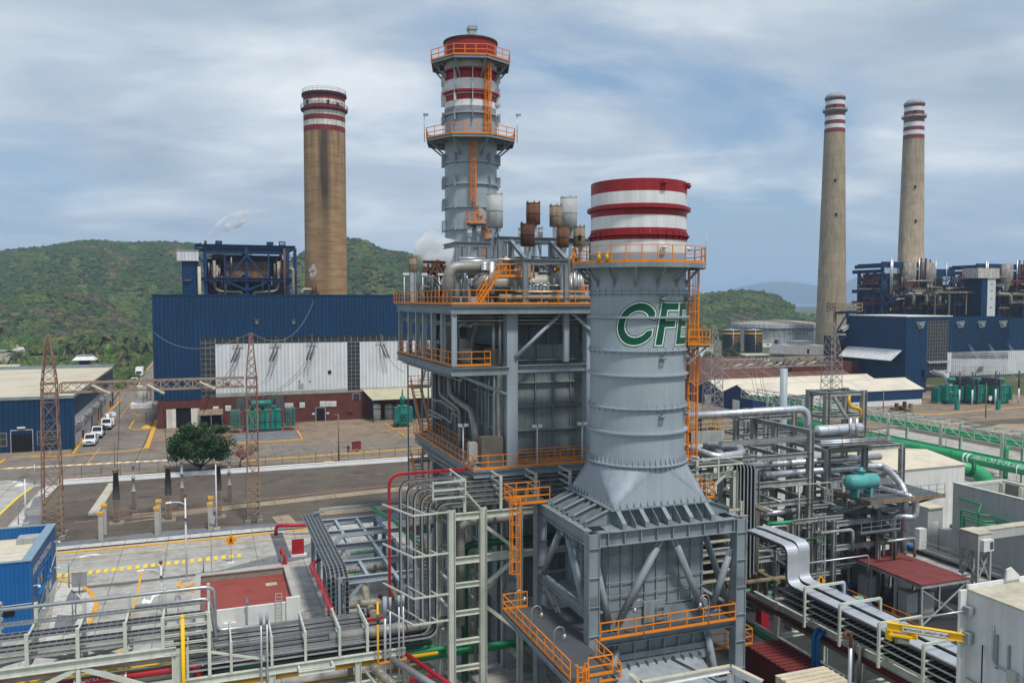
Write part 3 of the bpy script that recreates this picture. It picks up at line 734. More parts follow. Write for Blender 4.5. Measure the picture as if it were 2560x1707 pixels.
for i,(px,r)in enumerate(((1247,.19),(1256,.07),(1262,.06),(1239,.12))):
 u=PV(px,1000,63)[0];hpipe(T,'riser_pipe',[(u,63+.1*i,ZL-2),(u,63+.1*i,ZM-.4),(u-.9,63.4,ZM-.4),(u-.9,66,ZM-.4)],r,M.stackg if i else M.galv)
for px in(1236,1252):u=PV(px,840,63)[0];T.add('riser_pipe',MB().tube([(u,63.2,ZM),(u,63.2,ZU-.7)],.14,8),M.galv)
U=lambda px,py,u=20.9:(u,PU(px,py,u)[0],PU(px,py,u)[1])
hpipe(T,'lagged_pipe',[U(1124,930),U(1127,985),U(1151,1006),U(1178,1024),U(1184,1050),U(1190,1105)],.30,M.clad,.8)
hpipe(T,'lagged_pipe',[U(1100,935),U(1100,985),U(1150,1025),U(1152,1080),U(1150,1120)],.17,M.clad,.6)
hpipe(T,'lagged_pipe',[U(1082,1000),U(1105,1003),U(1140,1027)],.13,M.clad);hpipe(T,'lagged_pipe',[U(1073,1025),U(1110,1043),U(1130,1058),U(1130,1030),U(1147,1042)],.11,M.clad)
hpipe(T,'lagged_pipe',[U(1072,1035),U(1106,1048)],.12,M.clad)
for px,r in((1088,.14),(1113,.1),(1165,.12),(1172,.08),(1205,.07),(1222,.07)):
 p,q=U(px,930,21.6),U(px,1110,21.6);T.add('riser_pipe',MB().tube([p,(p[0],p[1],q[2])],r,8),M.steel)
for px,py in((1065,800),(1095,792),(1192,805),(1105,850)):
 p=U(px,py,21.0);hpipe(T,'lagged_pipe',[(p[0],p[1],ZU-.9),(p[0],p[1],p[2]-.5),(p[0]-.1,p[1]+1.2,ZM+1.3),(p[0]-.1,p[1]+1.2,ZM)],.22,M.clad)
for k in range(7):
 z=ZU-1.0-.28*(k%3);v=62.6+.5*k
 T.add('run_pipe',MB().tube([(18.4,v,z),(38,v,z)],.05+.03*(k%3),8),M.galv if k%2 else M.clad)
for k in range(5):
 T.add('run_pipe',MB().tube([(18.2+.45*k,62.5,ZU-1.5-.2*(k%2)),(18.2+.45*k,81,ZU-1.5-.2*(k%2))],.07+.04*(k%2),8),M.clad)
 T.add('run_pipe',MB().tube([(18.2+.5*k,62.5,ZM-1.0-.15*(k%2)),(18.2+.5*k,81,ZM-1.0-.15*(k%2))],.06+.04*(k%2),8),M.galv if k%2 else M.clad)
 T.add('run_pipe',MB().tube([(19.7+.4*k,62.5,ZL-1.0-.2*(k%2)),(19.7+.4*k,82,ZL-1.0-.2*(k%2))],.08,8),M.clad)
def cub(px,py0,py1,u,w,m,n='control_cabinet',dv=.7):
 v,z1=PU(px,py0,u);T.add(n,MB().box(u-.35,u+w,v-dv/2,v+dv/2,PU(px,py1,u)[1],z1),m)
for(u,v,w,h)in((20.2,66.8,.9,1.9),(20.2,68.3,.9,1.9),(19.6,64.3,.6,1.2),(19.8,70.5,.8,1.6),(20.4,73.5,.9,1.4)):
 T.add('control_cabinet',MB().box(u,u+w,v,v+1.1,ZM+.05,ZM+h).box(u-.03,u-.001,v+.1,v+1.0,ZM+.2,ZM+h-.15),M.grey2)
uq=PV(1227,1100,62.9)[0];T.add('steel_cabinet',MB().box(uq-.9,uq+.9,62.5,63.3,ZL+.02,ZL+2.4),mat('stained_cabinet_steel',(.22,.20,.17),.35,.5,dirt=.3,rust=.12))
uq=PV(1182,1120,62.9)[0];T.add('steel_cabinet',MB().box(uq-.4,uq+.3,62.6,63.2,ZL+.6,ZL+2.0).box(uq-.3,uq-.22,62.8,63.0,ZL,ZL+.6).box(uq+.12,uq+.2,62.8,63.0,ZL,ZL+.6),M.grey2)
for(px,va)in((1158,0),(1343,1),(1455,1)):
 p=(19.35,PU(px,1170,19.35)[0],ZL)if not va else(PV(px,1150,61.5)[0],61.5,ZL)
 b=MB().tube([p,(p[0],p[1],ZL+3.1)],.045,6).beam((p[0]-.3,p[1],ZL+3.1),(p[0]+.3,p[1],ZL+3.1),.05)
 b.box(p[0]-.4,p[0]-.1,p[1]-.15,p[1]+.15,ZL+3.15,ZL+3.35).box(p[0]+.1,p[0]+.4,p[1]-.15,p[1]+.15,ZL+3.15,ZL+3.35)
 T.add('floodlight',b,M.pole)
for v in(66,72,78):gb((CU0-1.5,v,12),(CU0,v,14),.3,.3,n='knee_brace')
for(a,c)in(((20,63.5,15.6),(20,80,15.2)),((20.6,63,14.8),(20.6,80,14.4)),((21.3,63.2,14.0),(21.3,79,13.2))):T.add('run_pipe',MB().tube([a,c],.18,10),M.clad)
hpipe(T,'lagged_pipe',[(21,76,15.5),(21,74,13.5),(21,70,13.2),(21,68,11)],.28,M.clad)
for v in(63.9,66.5,69.2):col(CU0+.1,v,0,ZL-.4,.4,M.steel)
vt=62.9
def pt(px,py,v):u,z=PV(px,py,v);return(u,v,z)
def drumrow(px0,px1,y0,y1,v,m):
 u0,z0=PV(px0,y1,v);u1,z1=PV(px1,y0,v);r=(PV(px0,y0,v)[1]-z0)/2
 b=MB().lathe((u0,v,z0+r),[(0,-r*.35),(r*.6,-r*.22),(r,0),(r,u1-u0),(r*.6,u1-u0+r*.22),(0,u1-u0+r*.35)],24,True,'u');return T.add('header_drum',b,m)
drumrow(1249,1475,735,754,64.3,M.clad2);drumrow(1290,1475,727.5,731,64.0,M.silver2);drumrow(1225,1330,716,721.5,64.9,M.clad2);drumrow(1330,1470,711,717,65.4,M.silver2)
rnd=random.Random(3)
for px in range(1280,1372,9):
 p=pt(px,731,64.2);z2=pt(px,705+rnd.randint(0,8),64.2)[2]
 T.add('valve_stub',MB().tube([p,(p[0],p[1],z2)],.10,8).cyl((p[0],p[1],z2-.1),.16,.14,8).cyl((p[0]-.05,p[1]-.2,p[2]+.3),.12,.3,8,'v'),M.silver2 if px%2 else M.galv)
for px in(1428,1436,1446,1452):p=pt(px,740,65);T.add('valve_stub',MB().tube([p,(p[0],p[1],p[2]+1.3+rnd.random())],.11,8),M.galv)
w=pt(1460,722,62.4);b=MB()
for i in range(16):
 a,c=2*pi*i/16,2*pi*(i+1)/16;b.beam((w[0]+.33*cos(a),w[1],w[2]+.33*sin(a)),(w[0]+.33*cos(c),w[1],w[2]+.33*sin(c)),.05)
for i in range(3):a=pi*i/3;b.beam((w[0]-.33*cos(a),w[1],w[2]-.33*sin(a)),(w[0]+.33*cos(a),w[1],w[2]+.33*sin(a)),.04)
T.add('valve_wheel',b,M.orange)
def fr(cols,ytop,v,ybot=757,w=.36,beams=True,v2=None):
 us=[PV(x,650,v)[0]for x in cols];zt=PV(cols[0],ytop,v)[1]
 for u in us:col(u,v,ZU,zt,w,M.steel,'frame_column')
 if beams:gb((us[0]-.2,v,zt+.2),(us[-1]+.2,v,zt+.2),.35,.42,n='frame_beam')
 return us,zt
usA,zA=fr((1143,1161,1200,1222),616,66.5);usA2,_=fr((1161,1222),616,70.5)
for u in(usA[0],usA[-1]):gb((u,66.5,zA+.2),(u,70.5,zA+.2),.3,.4,n='frame_beam')
usB,zB=fr((1250,1278,1378,1480),603,66.8,w=.42);usB2,zB2=fr((1262,1400,1480),610,71.0)
for u in usB[:3]:gb((u,66.8,zB+.2),(u,71.0,zB+.2),.3,.4,n='frame_beam')
for z in(zB-1.2,zB-2.0):gb((usB[0],70.8,z),(usB[-1],70.8,z),.25,.4,n='frame_beam')
usC,zC=fr((1313,1416),660,62.1,w=.4)
for u0_,u1_ in((usC[0],usB[1]),(usC[1],usB[2])):
 gb((u0_,62.1,zC+.2),(u1_,66.8,zC+.2),.3,.42,n='frame_beam');gb((u0_,62.1,zC+.4),(u1_,66.8,zB),.3,.3,n='raking_beam')
gb((usB[0],66.8,PV(1300,657,66.8)[1]),(usB[2],66.8,PV(1300,657,66.8)[1]),.3,.4,n='frame_beam')
zd=PV(1210,668,68)[1]
for(a,c)in((pt(1208,668,67.5),pt(1300,668,67.5)),(pt(1258,671,66),pt(1310,671,66)),(pt(1352,660,68),pt(1375,660,68))):
 T.add('guardrail_frame',rail(MB(),[(a[0],a[1],zd-1),(c[0],c[1],zd-1)],**R),M.orange)
T.add('mid_floor',MB().box(pt(1208,668,68)[0],pt(1380,668,68)[0],66.9,70,zd-1.12,zd-1.0),M.dkmetal)
p0,p1=pt(1200,757,63.6),pt(1246,712,63.6)
for dv in(0,.9):
 T.add('stair_rail_frame',rail(MB(),[(p0[0],p0[1]+dv,ZU),(p1[0],p1[1]+dv,ZU+2.2),(p1[0]+3,p1[1]+dv,ZU+2.2)],h=1.1,sp=1.0,toe=.2,r=.055),M.orange)
b=MB()
for i in range(9):f=i/9;b.box(p0[0]+(p1[0]-p0[0])*f,p0[0]+(p1[0]-p0[0])*f+.28,p0[1]+.03,p0[1]+.87,ZU+2.2*f+.1,ZU+2.2*f+.14)
T.add('stair_tread_grating',b,M.galv)
T.add('stair_landing',MB().box(p1[0],p1[0]+3,p1[1]+.02,p1[1]+.88,ZU+2.1,ZU+2.18),M.dkmetal)
for px in(1262,1256):T.add('ladder_frame',ladder(MB(),pt(px,757,66.4),PV(px,645,66.4)[1],(1,0,0),.5),M.orange)
def dome(px,py,v,r,L,m):
 u,z=PV(px,py,v);b=MB().lathe((u,v,z),[(0,-r*.75),(r*.35,-r*.7),(r*.7,-r*.45),(r*.93,-r*.15),(r,.1),(r,L)],32,True,'u');T.add('steam_drum',b,m)
 T.add('drum_nozzle',MB().cyl((u-r*.95,v,z),r*.2,r*.3,14,'u'),M.silver2)
md=mat('drum_lagging',(.33,.31,.275),.5,.2,dirt=.28,scale=.6)
dome(1204,713,66.8,1.15,9,md);dome(1121,712,75.5,1.1,9,md)
hpipe(T,'large_lagged_pipe',[pt(1122,760,64.6),pt(1122,668,64.6),pt(1230,668,64.6)],.47,M.clad,.9,18)
hpipe(T,'large_lagged_pipe',[pt(1143,720,68),pt(1143,688,68),pt(1215,686,68)],.3,M.clad,.6,14)
for i in range(5):a,c=pt(1203,658+i*4,64.0),pt(1223,658+i*4,64.0);T.add('bellows_pipe',MB().tube([a,c],.11,8),M.silver2)
T.add('riser_pipe',MB().tube([pt(1229,735,64.2),pt(1229,655,64.2)],.28,12),M.silver2)
for(a,c,r)in(((1148,645),(1215,647),.09),((1150,653),(1245,652),.12),((1163,653),(1163,740),.1),((1168,690),(1168,756),.08),((1245,648),(1300,650),.1),((1245,662),(1300,661),.09)):
 T.add('run_pipe',MB().tube([pt(*a,65.6),pt(*c,65.6)],r,8),M.silver2)
for i in range(64):
 px=rnd.uniform(1240,1475);v=rnd.uniform(66,72);y1=rnd.uniform(640,705);a=pt(px,752,v);m=rnd.choice([M.clad2,M.silver2,M.galv,M.clad,M.steel,M.steel,M.tanrust])
 z1=pt(px,y1,v)[2]
 if i%3:hpipe(T,'instrument_pipe',[(a[0],v,ZU),(a[0],v,z1),(a[0]+rnd.uniform(-1.6,1.6),v,z1),(a[0]+rnd.uniform(1,2),v+.4,z1-.8)],rnd.uniform(.06,.17),m)
 else:T.add('valve',MB().tube([(a[0],v,ZU),(a[0],v,z1)],.09,8).cyl((a[0],v,z1-.5),.26,.45,10).cyl((a[0]-.4,v,z1-1.2),.2,.8,10,'u'),rnd.choice([M.tanrust,M.yellow,M.clad2,M.silver2]))
b=[]
for i,px in enumerate((1060,1070,1082,1093,1103,1112)):
 v=78+.5*(i%3);a,c=pt(px,757,v),pt(px,650+7*abs(i-3),v);T.add('rusty_post',MB().beam((a[0],v,ZU),c,.28),M.rust)
for y in(655,672,690,706,720):a,c=pt(1057,y,78.2),pt(1114,y+2,78.2);T.add('rusty_beam',MB().ibeam(a,c,.2,.3),M.rust)
for a,c in(((1050,718),(1072,660)),((1090,655),(1116,700)),((1096,650),(1062,706))):T.add('rusty_brace',MB().beam(pt(*a,77.9),pt(*c,77.9),.2),M.rust)
T.add('rusty_panel',MB().box(pt(1062,700,79)[0],pt(1112,700,79)[0],79,79.3,ZU,pt(1062,680,79)[2]),M.rust2)
for i in range(7):
 p=pt(1046+i*7,757,70+rnd.random()*8);hpipe(T,'instrument_pipe',[(p[0],p[1],ZU),(p[0],p[1],ZU+1.2+rnd.random()*2),(p[0]+.8,p[1],ZU+1.5)],.08,rnd.choice([M.steel,M.clad,M.galv]))
for px in(1011,1057,1098):p=pt(px,757,74);T.add('floodlight',MB().tube([(p[0],p[1],ZU),(p[0],p[1],ZU+2.6)],.045,6).box(p[0]-.1,p[0]+.4,p[1]-.12,p[1]+.12,ZU+2.6,ZU+2.8),M.pole)
SIL=[('a',1216,1257,486,570,1230,1243,664,68.5,M.lgrey,'tall light grey silencer drum in front of the tall stack'),('b',1316,1350,508,562,1329,1342,700,71,M.rust,'rust brown silencer drum, highest of the brown ones'),('c',1374.5,1405,515,567,1382,1395,700,72,M.tanrust,'tan stained silencer drum touching the tall light grey one'),('d',1402,1441.6,494.5,573,1422,1434,700,73.5,M.lgrey,'tall light grey silencer drum beside the banded stack top'),('e',1301.5,1336,560,616,1311,1327,705,64.5,M.rust2,'dark maroon rusted silencer drum over the lower roof frame'),('f',1392.6,1421.5,567,619,1400,1416,697,65,M.rust,'rust brown silencer drum low beside the gallery railing'),('g',1434,1462,567.7,617,1446,1458,700,66,M.tanrust,'beige silencer drum with a small dark door near the gallery'),('l',1021.7,1042,644,680,1025,1040,757,80.5,M.tanrust,'rusty silencer drum steaming at the end of the roof deck'),('h',1166.6,1180,573,594,1170,1177,640,70,M.lgrey,'small pale silencer on the corner frame, second from the ladder'),('i',1191,1202.4,569.6,589,1193,1199,640,71,M.lgrey,'small pale silencer on the corner frame, next to the ladder'),('j',1296,1302,574,596,1297,1300,640,74,M.lgrey,'small pale silencer half hidden by the maroon drum'),('k',1345,1357,571.6,592.7,1348,1354,640,74,M.lgrey,'small pale silencer between the two rust brown drums')]
for(_,x0,x1,y0,y1,s0,s1,yb,v,m,lab)in SIL:
 u,z1=PV((x0+x1)/2,y0,v);z0=PV((x0+x1)/2,y1,v)[1];r=(PV(x1,y0,v)[0]-PV(x0,y0,v)[0])/2*.97;zb=max(ZU,PV(s0,yb,v)[1]);us=PV((s0+s1)/2,y1,v)[0];rs=(PV(s1,y0,v)[0]-PV(s0,y0,v)[0])/2
 t=Th('silencer',lab,'silencer',u,v,zb,'vent silencers on the boiler roof')
 t.add('drum',MB().lathe((u,v,0),[(0,z0-.02),(r*.9,z0),(r,z0+.05),(r,z1),(r*.93,z1),(r*.93,z1-.1),(0,z1-.12)],28),m)
 t.add('stem',MB().lathe((us,v,0),[(rs,ZU),(rs,z0)],16),M.silver2)
 b=MB().lathe((u,v,0),[(r,(z0+z1)/2-.03),(r+.03,(z0+z1)/2-.03),(r+.03,(z0+z1)/2+.03),(r,(z0+z1)/2+.03)],28,False)
 for i in range(6):a=2*pi*i/6+.3;b.box(u+r*.96*cos(a)-.04,u+r*.96*cos(a)+.04,v+r*.96*sin(a)-.04,v+r*.96*sin(a)+.04,z1,z1+.16)
 t.add('rim_band',b.lathe((u,v,0),[(r+.004,z1-.12),(r+.004,z1)],28),m)
 if r>.4:
  for sg in(1,-1):t.add('stay',MB().beam((u+r*.3,v+sg*.2,z0),(u+r*1.6*(1 if sg>0 else-.9),v+sg*.8,z0-2.6),.12),M.steel)
 if _=='g':t.add('small_door',MB().box(u-.3,u-.05,v-r-.03,v-r+.1,z0+.55,z0+.95),M.black)
T=Th('stair_tower','zigzag orange and grey stair tower at the far end of the boiler block','stairs',20,84,0)
sp0,zz_=82.6,[1.0,4.9,8.8,12.7,16.66,20.7,24.85]
ul=20.4
for i,(a,c)in enumerate(zip(zz_,zz_[1:])):
 va,vb=(sp0,sp0+4)if i%2==0 else(sp0+4,sp0);uu=ul if i%2==0 else ul+1.1
 b=MB()
 for s_ in(0,.95):b.beam((uu+s_,va,a),(uu+s_,vb,c),.06,.26)
 T.add('stringer',b,M.steel)
 b=MB();n=13
 for k_ in range(n):f=(k_+.5)/n;b.box(uu+.04,uu+.91,va+(vb-va)*f-.13,va+(vb-va)*f+.13,a+(c-a)*f,a+(c-a)*f+.035)
 T.add('tread_grating',b,M.dkmetal)
 for s_ in(0,.95):T.add('stair_rail_frame',rail(MB(),[(uu+s_,va,a),(uu+s_,vb,c)],h=1.0,sp=1.1,toe=0,r=.05),M.orange)
 ve=vb+(1.1 if i%2==0 else-1.1)
 T.add('landing',MB().box(ul-.05,ul+2.1,min(vb,ve),max(vb,ve),c-.1,c),M.dkmetal)
 T.add('guardrail_frame',rail(MB(),[(ul-.05,vb,c),(ul-.05,ve,c),(ul+2.1,ve,c)],**R),M.orange)
for u in(ul-.1,ul+2.15):
 for v in(sp0-1.15,sp0+5.1):T.add('post',MB().box(u-.07,u+.07,v-.07,v+.07,0,25.5),M.steel)
MU,MV,MR=28.65,91.5,2.97
yc=(W(MU,MV).y);zz2=lambda y:PD(1178,y,yc-2.9)[2]
T=Th('tall_stack','tall slim grey stack with red and white bands, two orange galleries and long ladder','stack',MU,MV,0)
zt=PD(1178,113,yc)[2];zg=zz2(263)
T.add('shell',MB().lathe((MU,MV,0),[(MR,0),(MR,zg)],72),M.stackg)
bands=[(zz2(276),zz2(250),M.white),(zz2(250),zz2(221),M.red),(zz2(221),zz2(194),M.white),(zz2(194),zz2(166),M.red),(zz2(166),zz2(141),M.white),(zz2(141),zt,M.red)]
T.add('shell_band',MB().lathe((MU,MV,0),[(MR,zg),(MR,zz2(276))],72),M.stackg)
for a,c,m in bands:T.add('painted_band',MB().lathe((MU,MV,0),[(MR,a),(MR,c)],72),m)
T.add('cap',MB().lathe((MU,MV,0),[(MR,zt),(MR+.12,zt),(MR+.12,zt+.2),(MR-.3,zt+.22),(MR-.3,zt-2),(0,zt-2)],48,False),M.rust2)
for y,m,w in((171,M.red,.32),(226,M.red,.32),(280,M.stackg,.3),(402,M.stackg,.2),(457.5,M.stackg,.2),(516,M.stackg,.2),(571,M.stackg,.2)):
 z=zz2(y);T.add('flange_ring',MB().lathe((MU,MV,0),[(MR-.01,z-.1),(MR+w,z-.1),(MR+w,z+.1),(MR-.01,z+.1)],72,False),m)
for(y0,y1,m)in((170,198,M.white),(210,232,M.white),(223,250,M.white),(275,298,M.stackg),(380,408,M.stackg),(437,464,M.stackg),(493,520,M.stackg),(548,575,M.stackg)):
 b=MB().lathe((MU,MV,0),[(MR+.006,zz2(y1)),(MR+.006,zz2(y1)+.1)],48)
 for i in range(10):
  a=2*pi*i/10+.08;c,s=cos(a),sin(a);b.beam((MU+(MR+.24)*c,MV+(MR+.24)*s,zz2(y1)),(MU+(MR+.24)*c,MV+(MR+.24)*s,zz2(y0)),.52,.05,(-s,c,0))
 T.add('fin_band',b,m)
rot=math.atan2(-MV,-MU)
def octo(r,z,k=8,off=pi/8):return[(MU+r*cos(rot+off+2*pi*i/k),MV+r*sin(rot+off+2*pi*i/k),z)for i in range(k+1)]
for(y,ro,lamp)in((143,4.75,0),(340,5.35,1)):
 z=zz2(y)-.15;P8=octo(ro,z)
 b=MB()
 for i in range(8):
  p,q=P8[i],P8[i+1];a,c=rot+pi/8+2*pi*i/8,rot+pi/8+2*pi*(i+1)/8;pi_,qi=(MU+(MR+.05)*cos(a),MV+(MR+.05)*sin(a),z),(MU+(MR+.05)*cos(c),MV+(MR+.05)*sin(c),z)
  b.extr([p,q,qi,pi_],(0,0,-.08))
 T.add('gallery_floor',b,M.dkmetal)
 b=MB()
 for i in range(8):
  for rr_ in(ro-.08,ro*.5+MR*.5):
   p,q=octo(rr_,z-.2)[i],octo(rr_,z-.2)[i+1];b.beam(p,q,.1,.22)
 T.add('edge_beam_frame',b,M.steel)
 for i in range(8):
  a=rot+pi/8+2*pi*i/8;c,s=cos(a),sin(a)
  T.add('bracket',MB().beam((MU+MR*c,MV+MR*s,z-1.9),(MU+(ro-.3)*c,MV+(ro-.3)*s,z-.2),.16).beam((MU+MR*c,MV+MR*s,z-.2),(MU+(ro-.2)*c,MV+(ro-.2)*s,z-.2),.14,.2),M.steel)
 T.add('guardrail_frame',rail(MB(),P8,1.15,1.3,.16,.07),M.orange)
 if lamp:
  for a in(rot-1.62,rot+1.55,rot+.55):p=(MU+(ro+.05)*cos(a)*.98,MV+(ro+.05)*sin(a)*.98,z);T.add('floodlight',MB().tube([p,(p[0],p[1],z+3.0)],.045,6).box(p[0]-.1,p[0]+.45,p[1]-.14,p[1]+.14,z+3.0,z+3.22),M.galv)
def angm(px):return rot+math.asin(max(-1,min(1,(px-1178)/64.5)))
for px,y0,y1 in((1213,338,140),(1183,512,336)):
 a=angm(px);o,e=(cos(a),sin(a),0),(-sin(a),cos(a),0);r=MR+.32
 T.add('caged_ladder_frame',ladder(MB(),(MU+r*o[0],MV+r*o[1],zz2(y0)),zz2(y1),e,.55,.3,o,.09),M.orange)
a=angm(1191);o,e=(cos(a),sin(a),0),(-sin(a),cos(a),0);zq=zz2(561)
pl=[(MU+MR*o[0]+e[0]*q+o[0]*k_,MV+MR*o[1]+e[1]*q+o[1]*k_)for k_,q in((0,-1.15),(1.5,-1.15),(1.5,1.2),(0,1.2))]
T.add('landing_floor',MB().prism(pl,zq-.15,zq),M.dkmetal);T.add('guardrail_frame',rail(MB(),[(p[0],p[1],zq)for p in pl],1.15,.8,.16,.06),M.orange)
T.add('ladder_frame',ladder(MB(),(MU+(MR+.3)*o[0],MV+(MR+.3)*o[1],zq),zz2(510),e,.5),M.orange)
a=angm(1205);o,e=(cos(a),sin(a),0),(-sin(a),cos(a),0)
T.add('caged_ladder_frame',ladder(MB(),(MU+(MR+.5)*o[0]+e[0]*.2,MV+(MR+.5)*o[1]+e[1]*.2,ZU+.5),zq,e,.5,.3,o,.07),M.orange)
a=angm(1199);o=(cos(a),sin(a),0);p=Vector((MU+MR*o[0],MV+MR*o[1],zz2(530)))
T.add('inspection_cover',MB().tube([p,p+Vector(o)*.22],.46,24),M.lgrey)
T.add('lightning_rod',MB().tube([(MU+.3,MV-1,zt),(MU+.3,MV-1,PD(1188,56,yc-1)[2])],.04,6),M.galv)
T.add('vent_box',MB().box(MU-.9,MU-.1,MV-2.6,MV-1.8,zt-1.5,zt+.9).box(MU-1.0,MU,MV-2.7,MV-1.7,zt+.9,zt+1.3),M.galv)
HV=208.8
hu=lambda px,y=900:PV(px,y,HV)[0]
hz=lambda y,px=500:PV(px,y,HV)[1]
H0,H1=hu(382,850),74.0;HT=31.1;HD=34.0
T=Th('turbine_hall','wide navy blue hall with white lower panels and red brick base, by the teal transformer','building',H0,HV,0)
zb=hz(1001,420);zW=hz(844,502);ug0,ug1=hu(502),H1
b=MB().box(H0,H1,HV,HV+.4,zW,HT).box(H0,ug0,HV,HV+.4,zb,zW-.001)
T.add('navy_wall',b,M.navy)
T.add('side_wall',MB().box(H0,H0+.4,HV+.41,HV+HD,zb,HT).box(H1-.4,H1,HV+.41,HV+HD,zb,HT).box(H0+.41,H1-.41,HV+HD-.4,HV+HD,zb,HT),M.navy)
T.add('roof',MB().box(H0-.15,H1+.15,HV-.15,HV+HD+.15,HT,HT+.25),M.navyp)
zs0=hz(861,540);zs1=hz(853,1000)
uA,uB,uC,uD=hu(539),hu(868),hu(900),H1
zp0=hz(987,700);
T.add('brick_base',MB().box(H0+.9,H0+1.5,HV+.6,HV+1,0,zb).box(hu(500),H1,HV+.12,HV+.5,0,zp0-.01).box(H0+.9,hu(411),HV+.12,HV+.5,0,zb-.01).box(hu(411),hu(500),HV+.12,HV+.5,hz(1020,450),zb-.01),M.brick)
T.add('brick_pilaster',MB().box(hu(500)-.3,hu(505)+.4,HV-.15,HV+.10,0,zb-.02).box(H0+.7,hu(411)-.05,HV-.15,HV+.10,0,zb-.02),M.brick)
T.add('white_panel',MB().box(uA,uB,HV+.05,HV+.4,zp0+.9,zs0),M.whclad);T.add('white_panel',MB().box(uC,uD,HV+.05,HV+.4,zp0+.9,zs0),M.whclad)
def winband(TT,u0,u1,z0,z1,nu,nz,vv=HV,name='window'):
 f=MB();
 for i in range(nu+1):u=u0+(u1-u0)*i/nu;f.box(u-.04,u+.04,vv+.12,vv+.24,z0,z1)
 for j in range(nz+1):z=z0+(z1-z0)*j/nz;f.box(u0,u1,vv+.08,vv+.119,z-.04,z+.04)
 o=TT.add(name,MB().box(u0,u1,vv+.26,vv+.36,z0,z1),M.glass);TT.add('window_frame',f,M.mull,o)
nb=34;ub=(uD-uA)/9
winband(T,ug0,uA-.05,zp0+.4,zW-.05,3,11)
for i in range(9):winband(T,uA+ub*i+.05,uA+ub*(i+1)-.05,zs0+.06,zW-.05,5,1)
winband(T,uB+.05,uC-.05,zp0+.4,zs0-.06,3,12)
gb_=mat('pale_glass_block',(.34,.36,.30),.3,dirt=.3,panel=(.8,.6),panel_w=.07,panel_c=.7)
for a,c in((uA,uB),(uC,uD)):T.add('glass_block_strip',MB().box(a,c,HV+.07,HV+.4,zp0,zp0+.89),gb_)
def facade_fan(px,py,s=1.15):
 u,z=hu(px,py),hz(py,px);o=T.add('wall_fan',MB().box(u-s/2,u+s/2,HV-.12,HV-.002,z-s/2,z+s/2),M.black)
 f=MB()
 for i in range(3):a=pi*i/3+.3;f.beam((u-.5*cos(a),HV-.2,z-.5*sin(a)),(u+.5*cos(a),HV-.2,z+.5*sin(a)),.16,.03,(0,1,0))
 f.box(u-s/2-.08,u+s/2+.08,HV-.3,HV-.22,z+s/2,z+s/2+.08);T.add('fan_blade_frame',f,M.steel,o)
facade_fan(642,806);facade_fan(734,806)
for px,py,w,h in((824,930,.8,.8),(752,964,1.2,1.2),(568,961,1.0,.9),(748,953,.3,.3),(775,953,.3,.3)):
 u,z=hu(px,py),hz(py,px);T.add('wall_vent',MB().box(u-w/2,u+w/2,HV-.1,HV+.049,z-h/2,z+h/2),M.black if px not in(752,)else M.lgrey)
for x0,x1,y0,y1 in((531,544,1016,1029),(562,575,1014,1027),(748,760,1006,1019),(711,731,1008,1019),(799,811,1003,1016),(813,825,1003,1016),(827,839,1003,1016)):
 b=MB();u0,u1,z1,z0=hu(x0),hu(x1),hz(y0,x0),hz(y1,x0)
 n=6
 for i in range(n):z=z0+(z1-z0)*i/n;b.quad((u0,HV-.12,z+.02),(u1,HV-.12,z+.02),(u1,HV+.05,z+(z1-z0)/n*.85),(u0,HV+.05,z+(z1-z0)/n*.85))
 b.box(u0-.06,u0,HV-.12,HV+.1,z0,z1).box(u1,u1+.06,HV-.12,HV+.1,z0,z1);T.add('louvre_vent',b,M.wwhite)
zg_=hz(1021,450)
T.add('gate_opening',MB().box(hu(413),hu(498),HV+.55,HV+.6,0,zg_),M.black)
for a,c in((413,437),(475,498)):T.add('sliding_door',MB().box(hu(a),hu(c),HV+.05,HV+.2,.05,zg_-.1),mat('stained_white_door',(.70,.68,.60),.6,dirt=.2,streak=.3))
u0,u1=hu(789),hu(811);T.add('doorway',MB().box(u0,u1,HV+.08,HV+.118,0,3.2),M.black);T.add('door_frame',MB().box(u0-.15,u0,HV-.0,HV+.11,0,3.3).box(u1,u1+.15,HV-.0,HV+.11,0,3.3).box(u0-.15,u1+.15,HV,HV+.11,3.3,3.45),M.lgrey)
for a in(782,818):u=hu(a);T.add('notice_plate',MB().box(u-.35,u+.35,HV+.02,HV+.118,1.7,2.1),M.wwhite)
u=hu(890);T.add('steel_window',MB().box(u-.8,u+.8,HV+.02,HV+.118,5.0,6.5),M.glass);T.add('window_surround_frame',MB().box(u-.95,u-.8,HV-.02,HV+.118,4.9,6.6).box(u+.8,u+.95,HV-.02,HV+.118,4.9,6.6).box(u-.8,u+.8,HV-.02,HV+.118,6.5,6.65),M.mull)
u=hu(876,1032);T.add('alarm_box',MB().box(u-.6,u+.6,HV-.3,HV+.118,1.9,2.6),M.maroon)
b=MB();u0,u1=hu(494),hu(556)
T.add('lean_to_roof',MB().extr([(u0,HV-2.4,3.0),(u1,HV-2.4,3.0),(u1,HV+.1,4.0),(u0,HV+.1,4.0)],(0,0,.12)),M.tanrust)
for u in(u0+.3,(u0+u1)/2,u1-.3):T.add('lean_to_post',MB().box(u-.08,u+.08,HV-2.3,HV-2.14,0,3.0),M.steel)
T.add('lean_to_interior',MB().box(u0+.3,u1-.3,HV-.6,HV+.05,0,2.9),M.black)
u0,u1=hu(905,980),58;z1,z0=hz(974,905),hz(990,918)
T.add('canopy_roof',MB().extr([(u0+1.3,HV-7,z0-.3),(u1,HV-7,z0-.3),(u1,HV+.05,z1),(u0,HV+.05,z1)],(0,0,.12)),mat('pale_olive_roof',(.42,.40,.27),.7,dirt=.2))
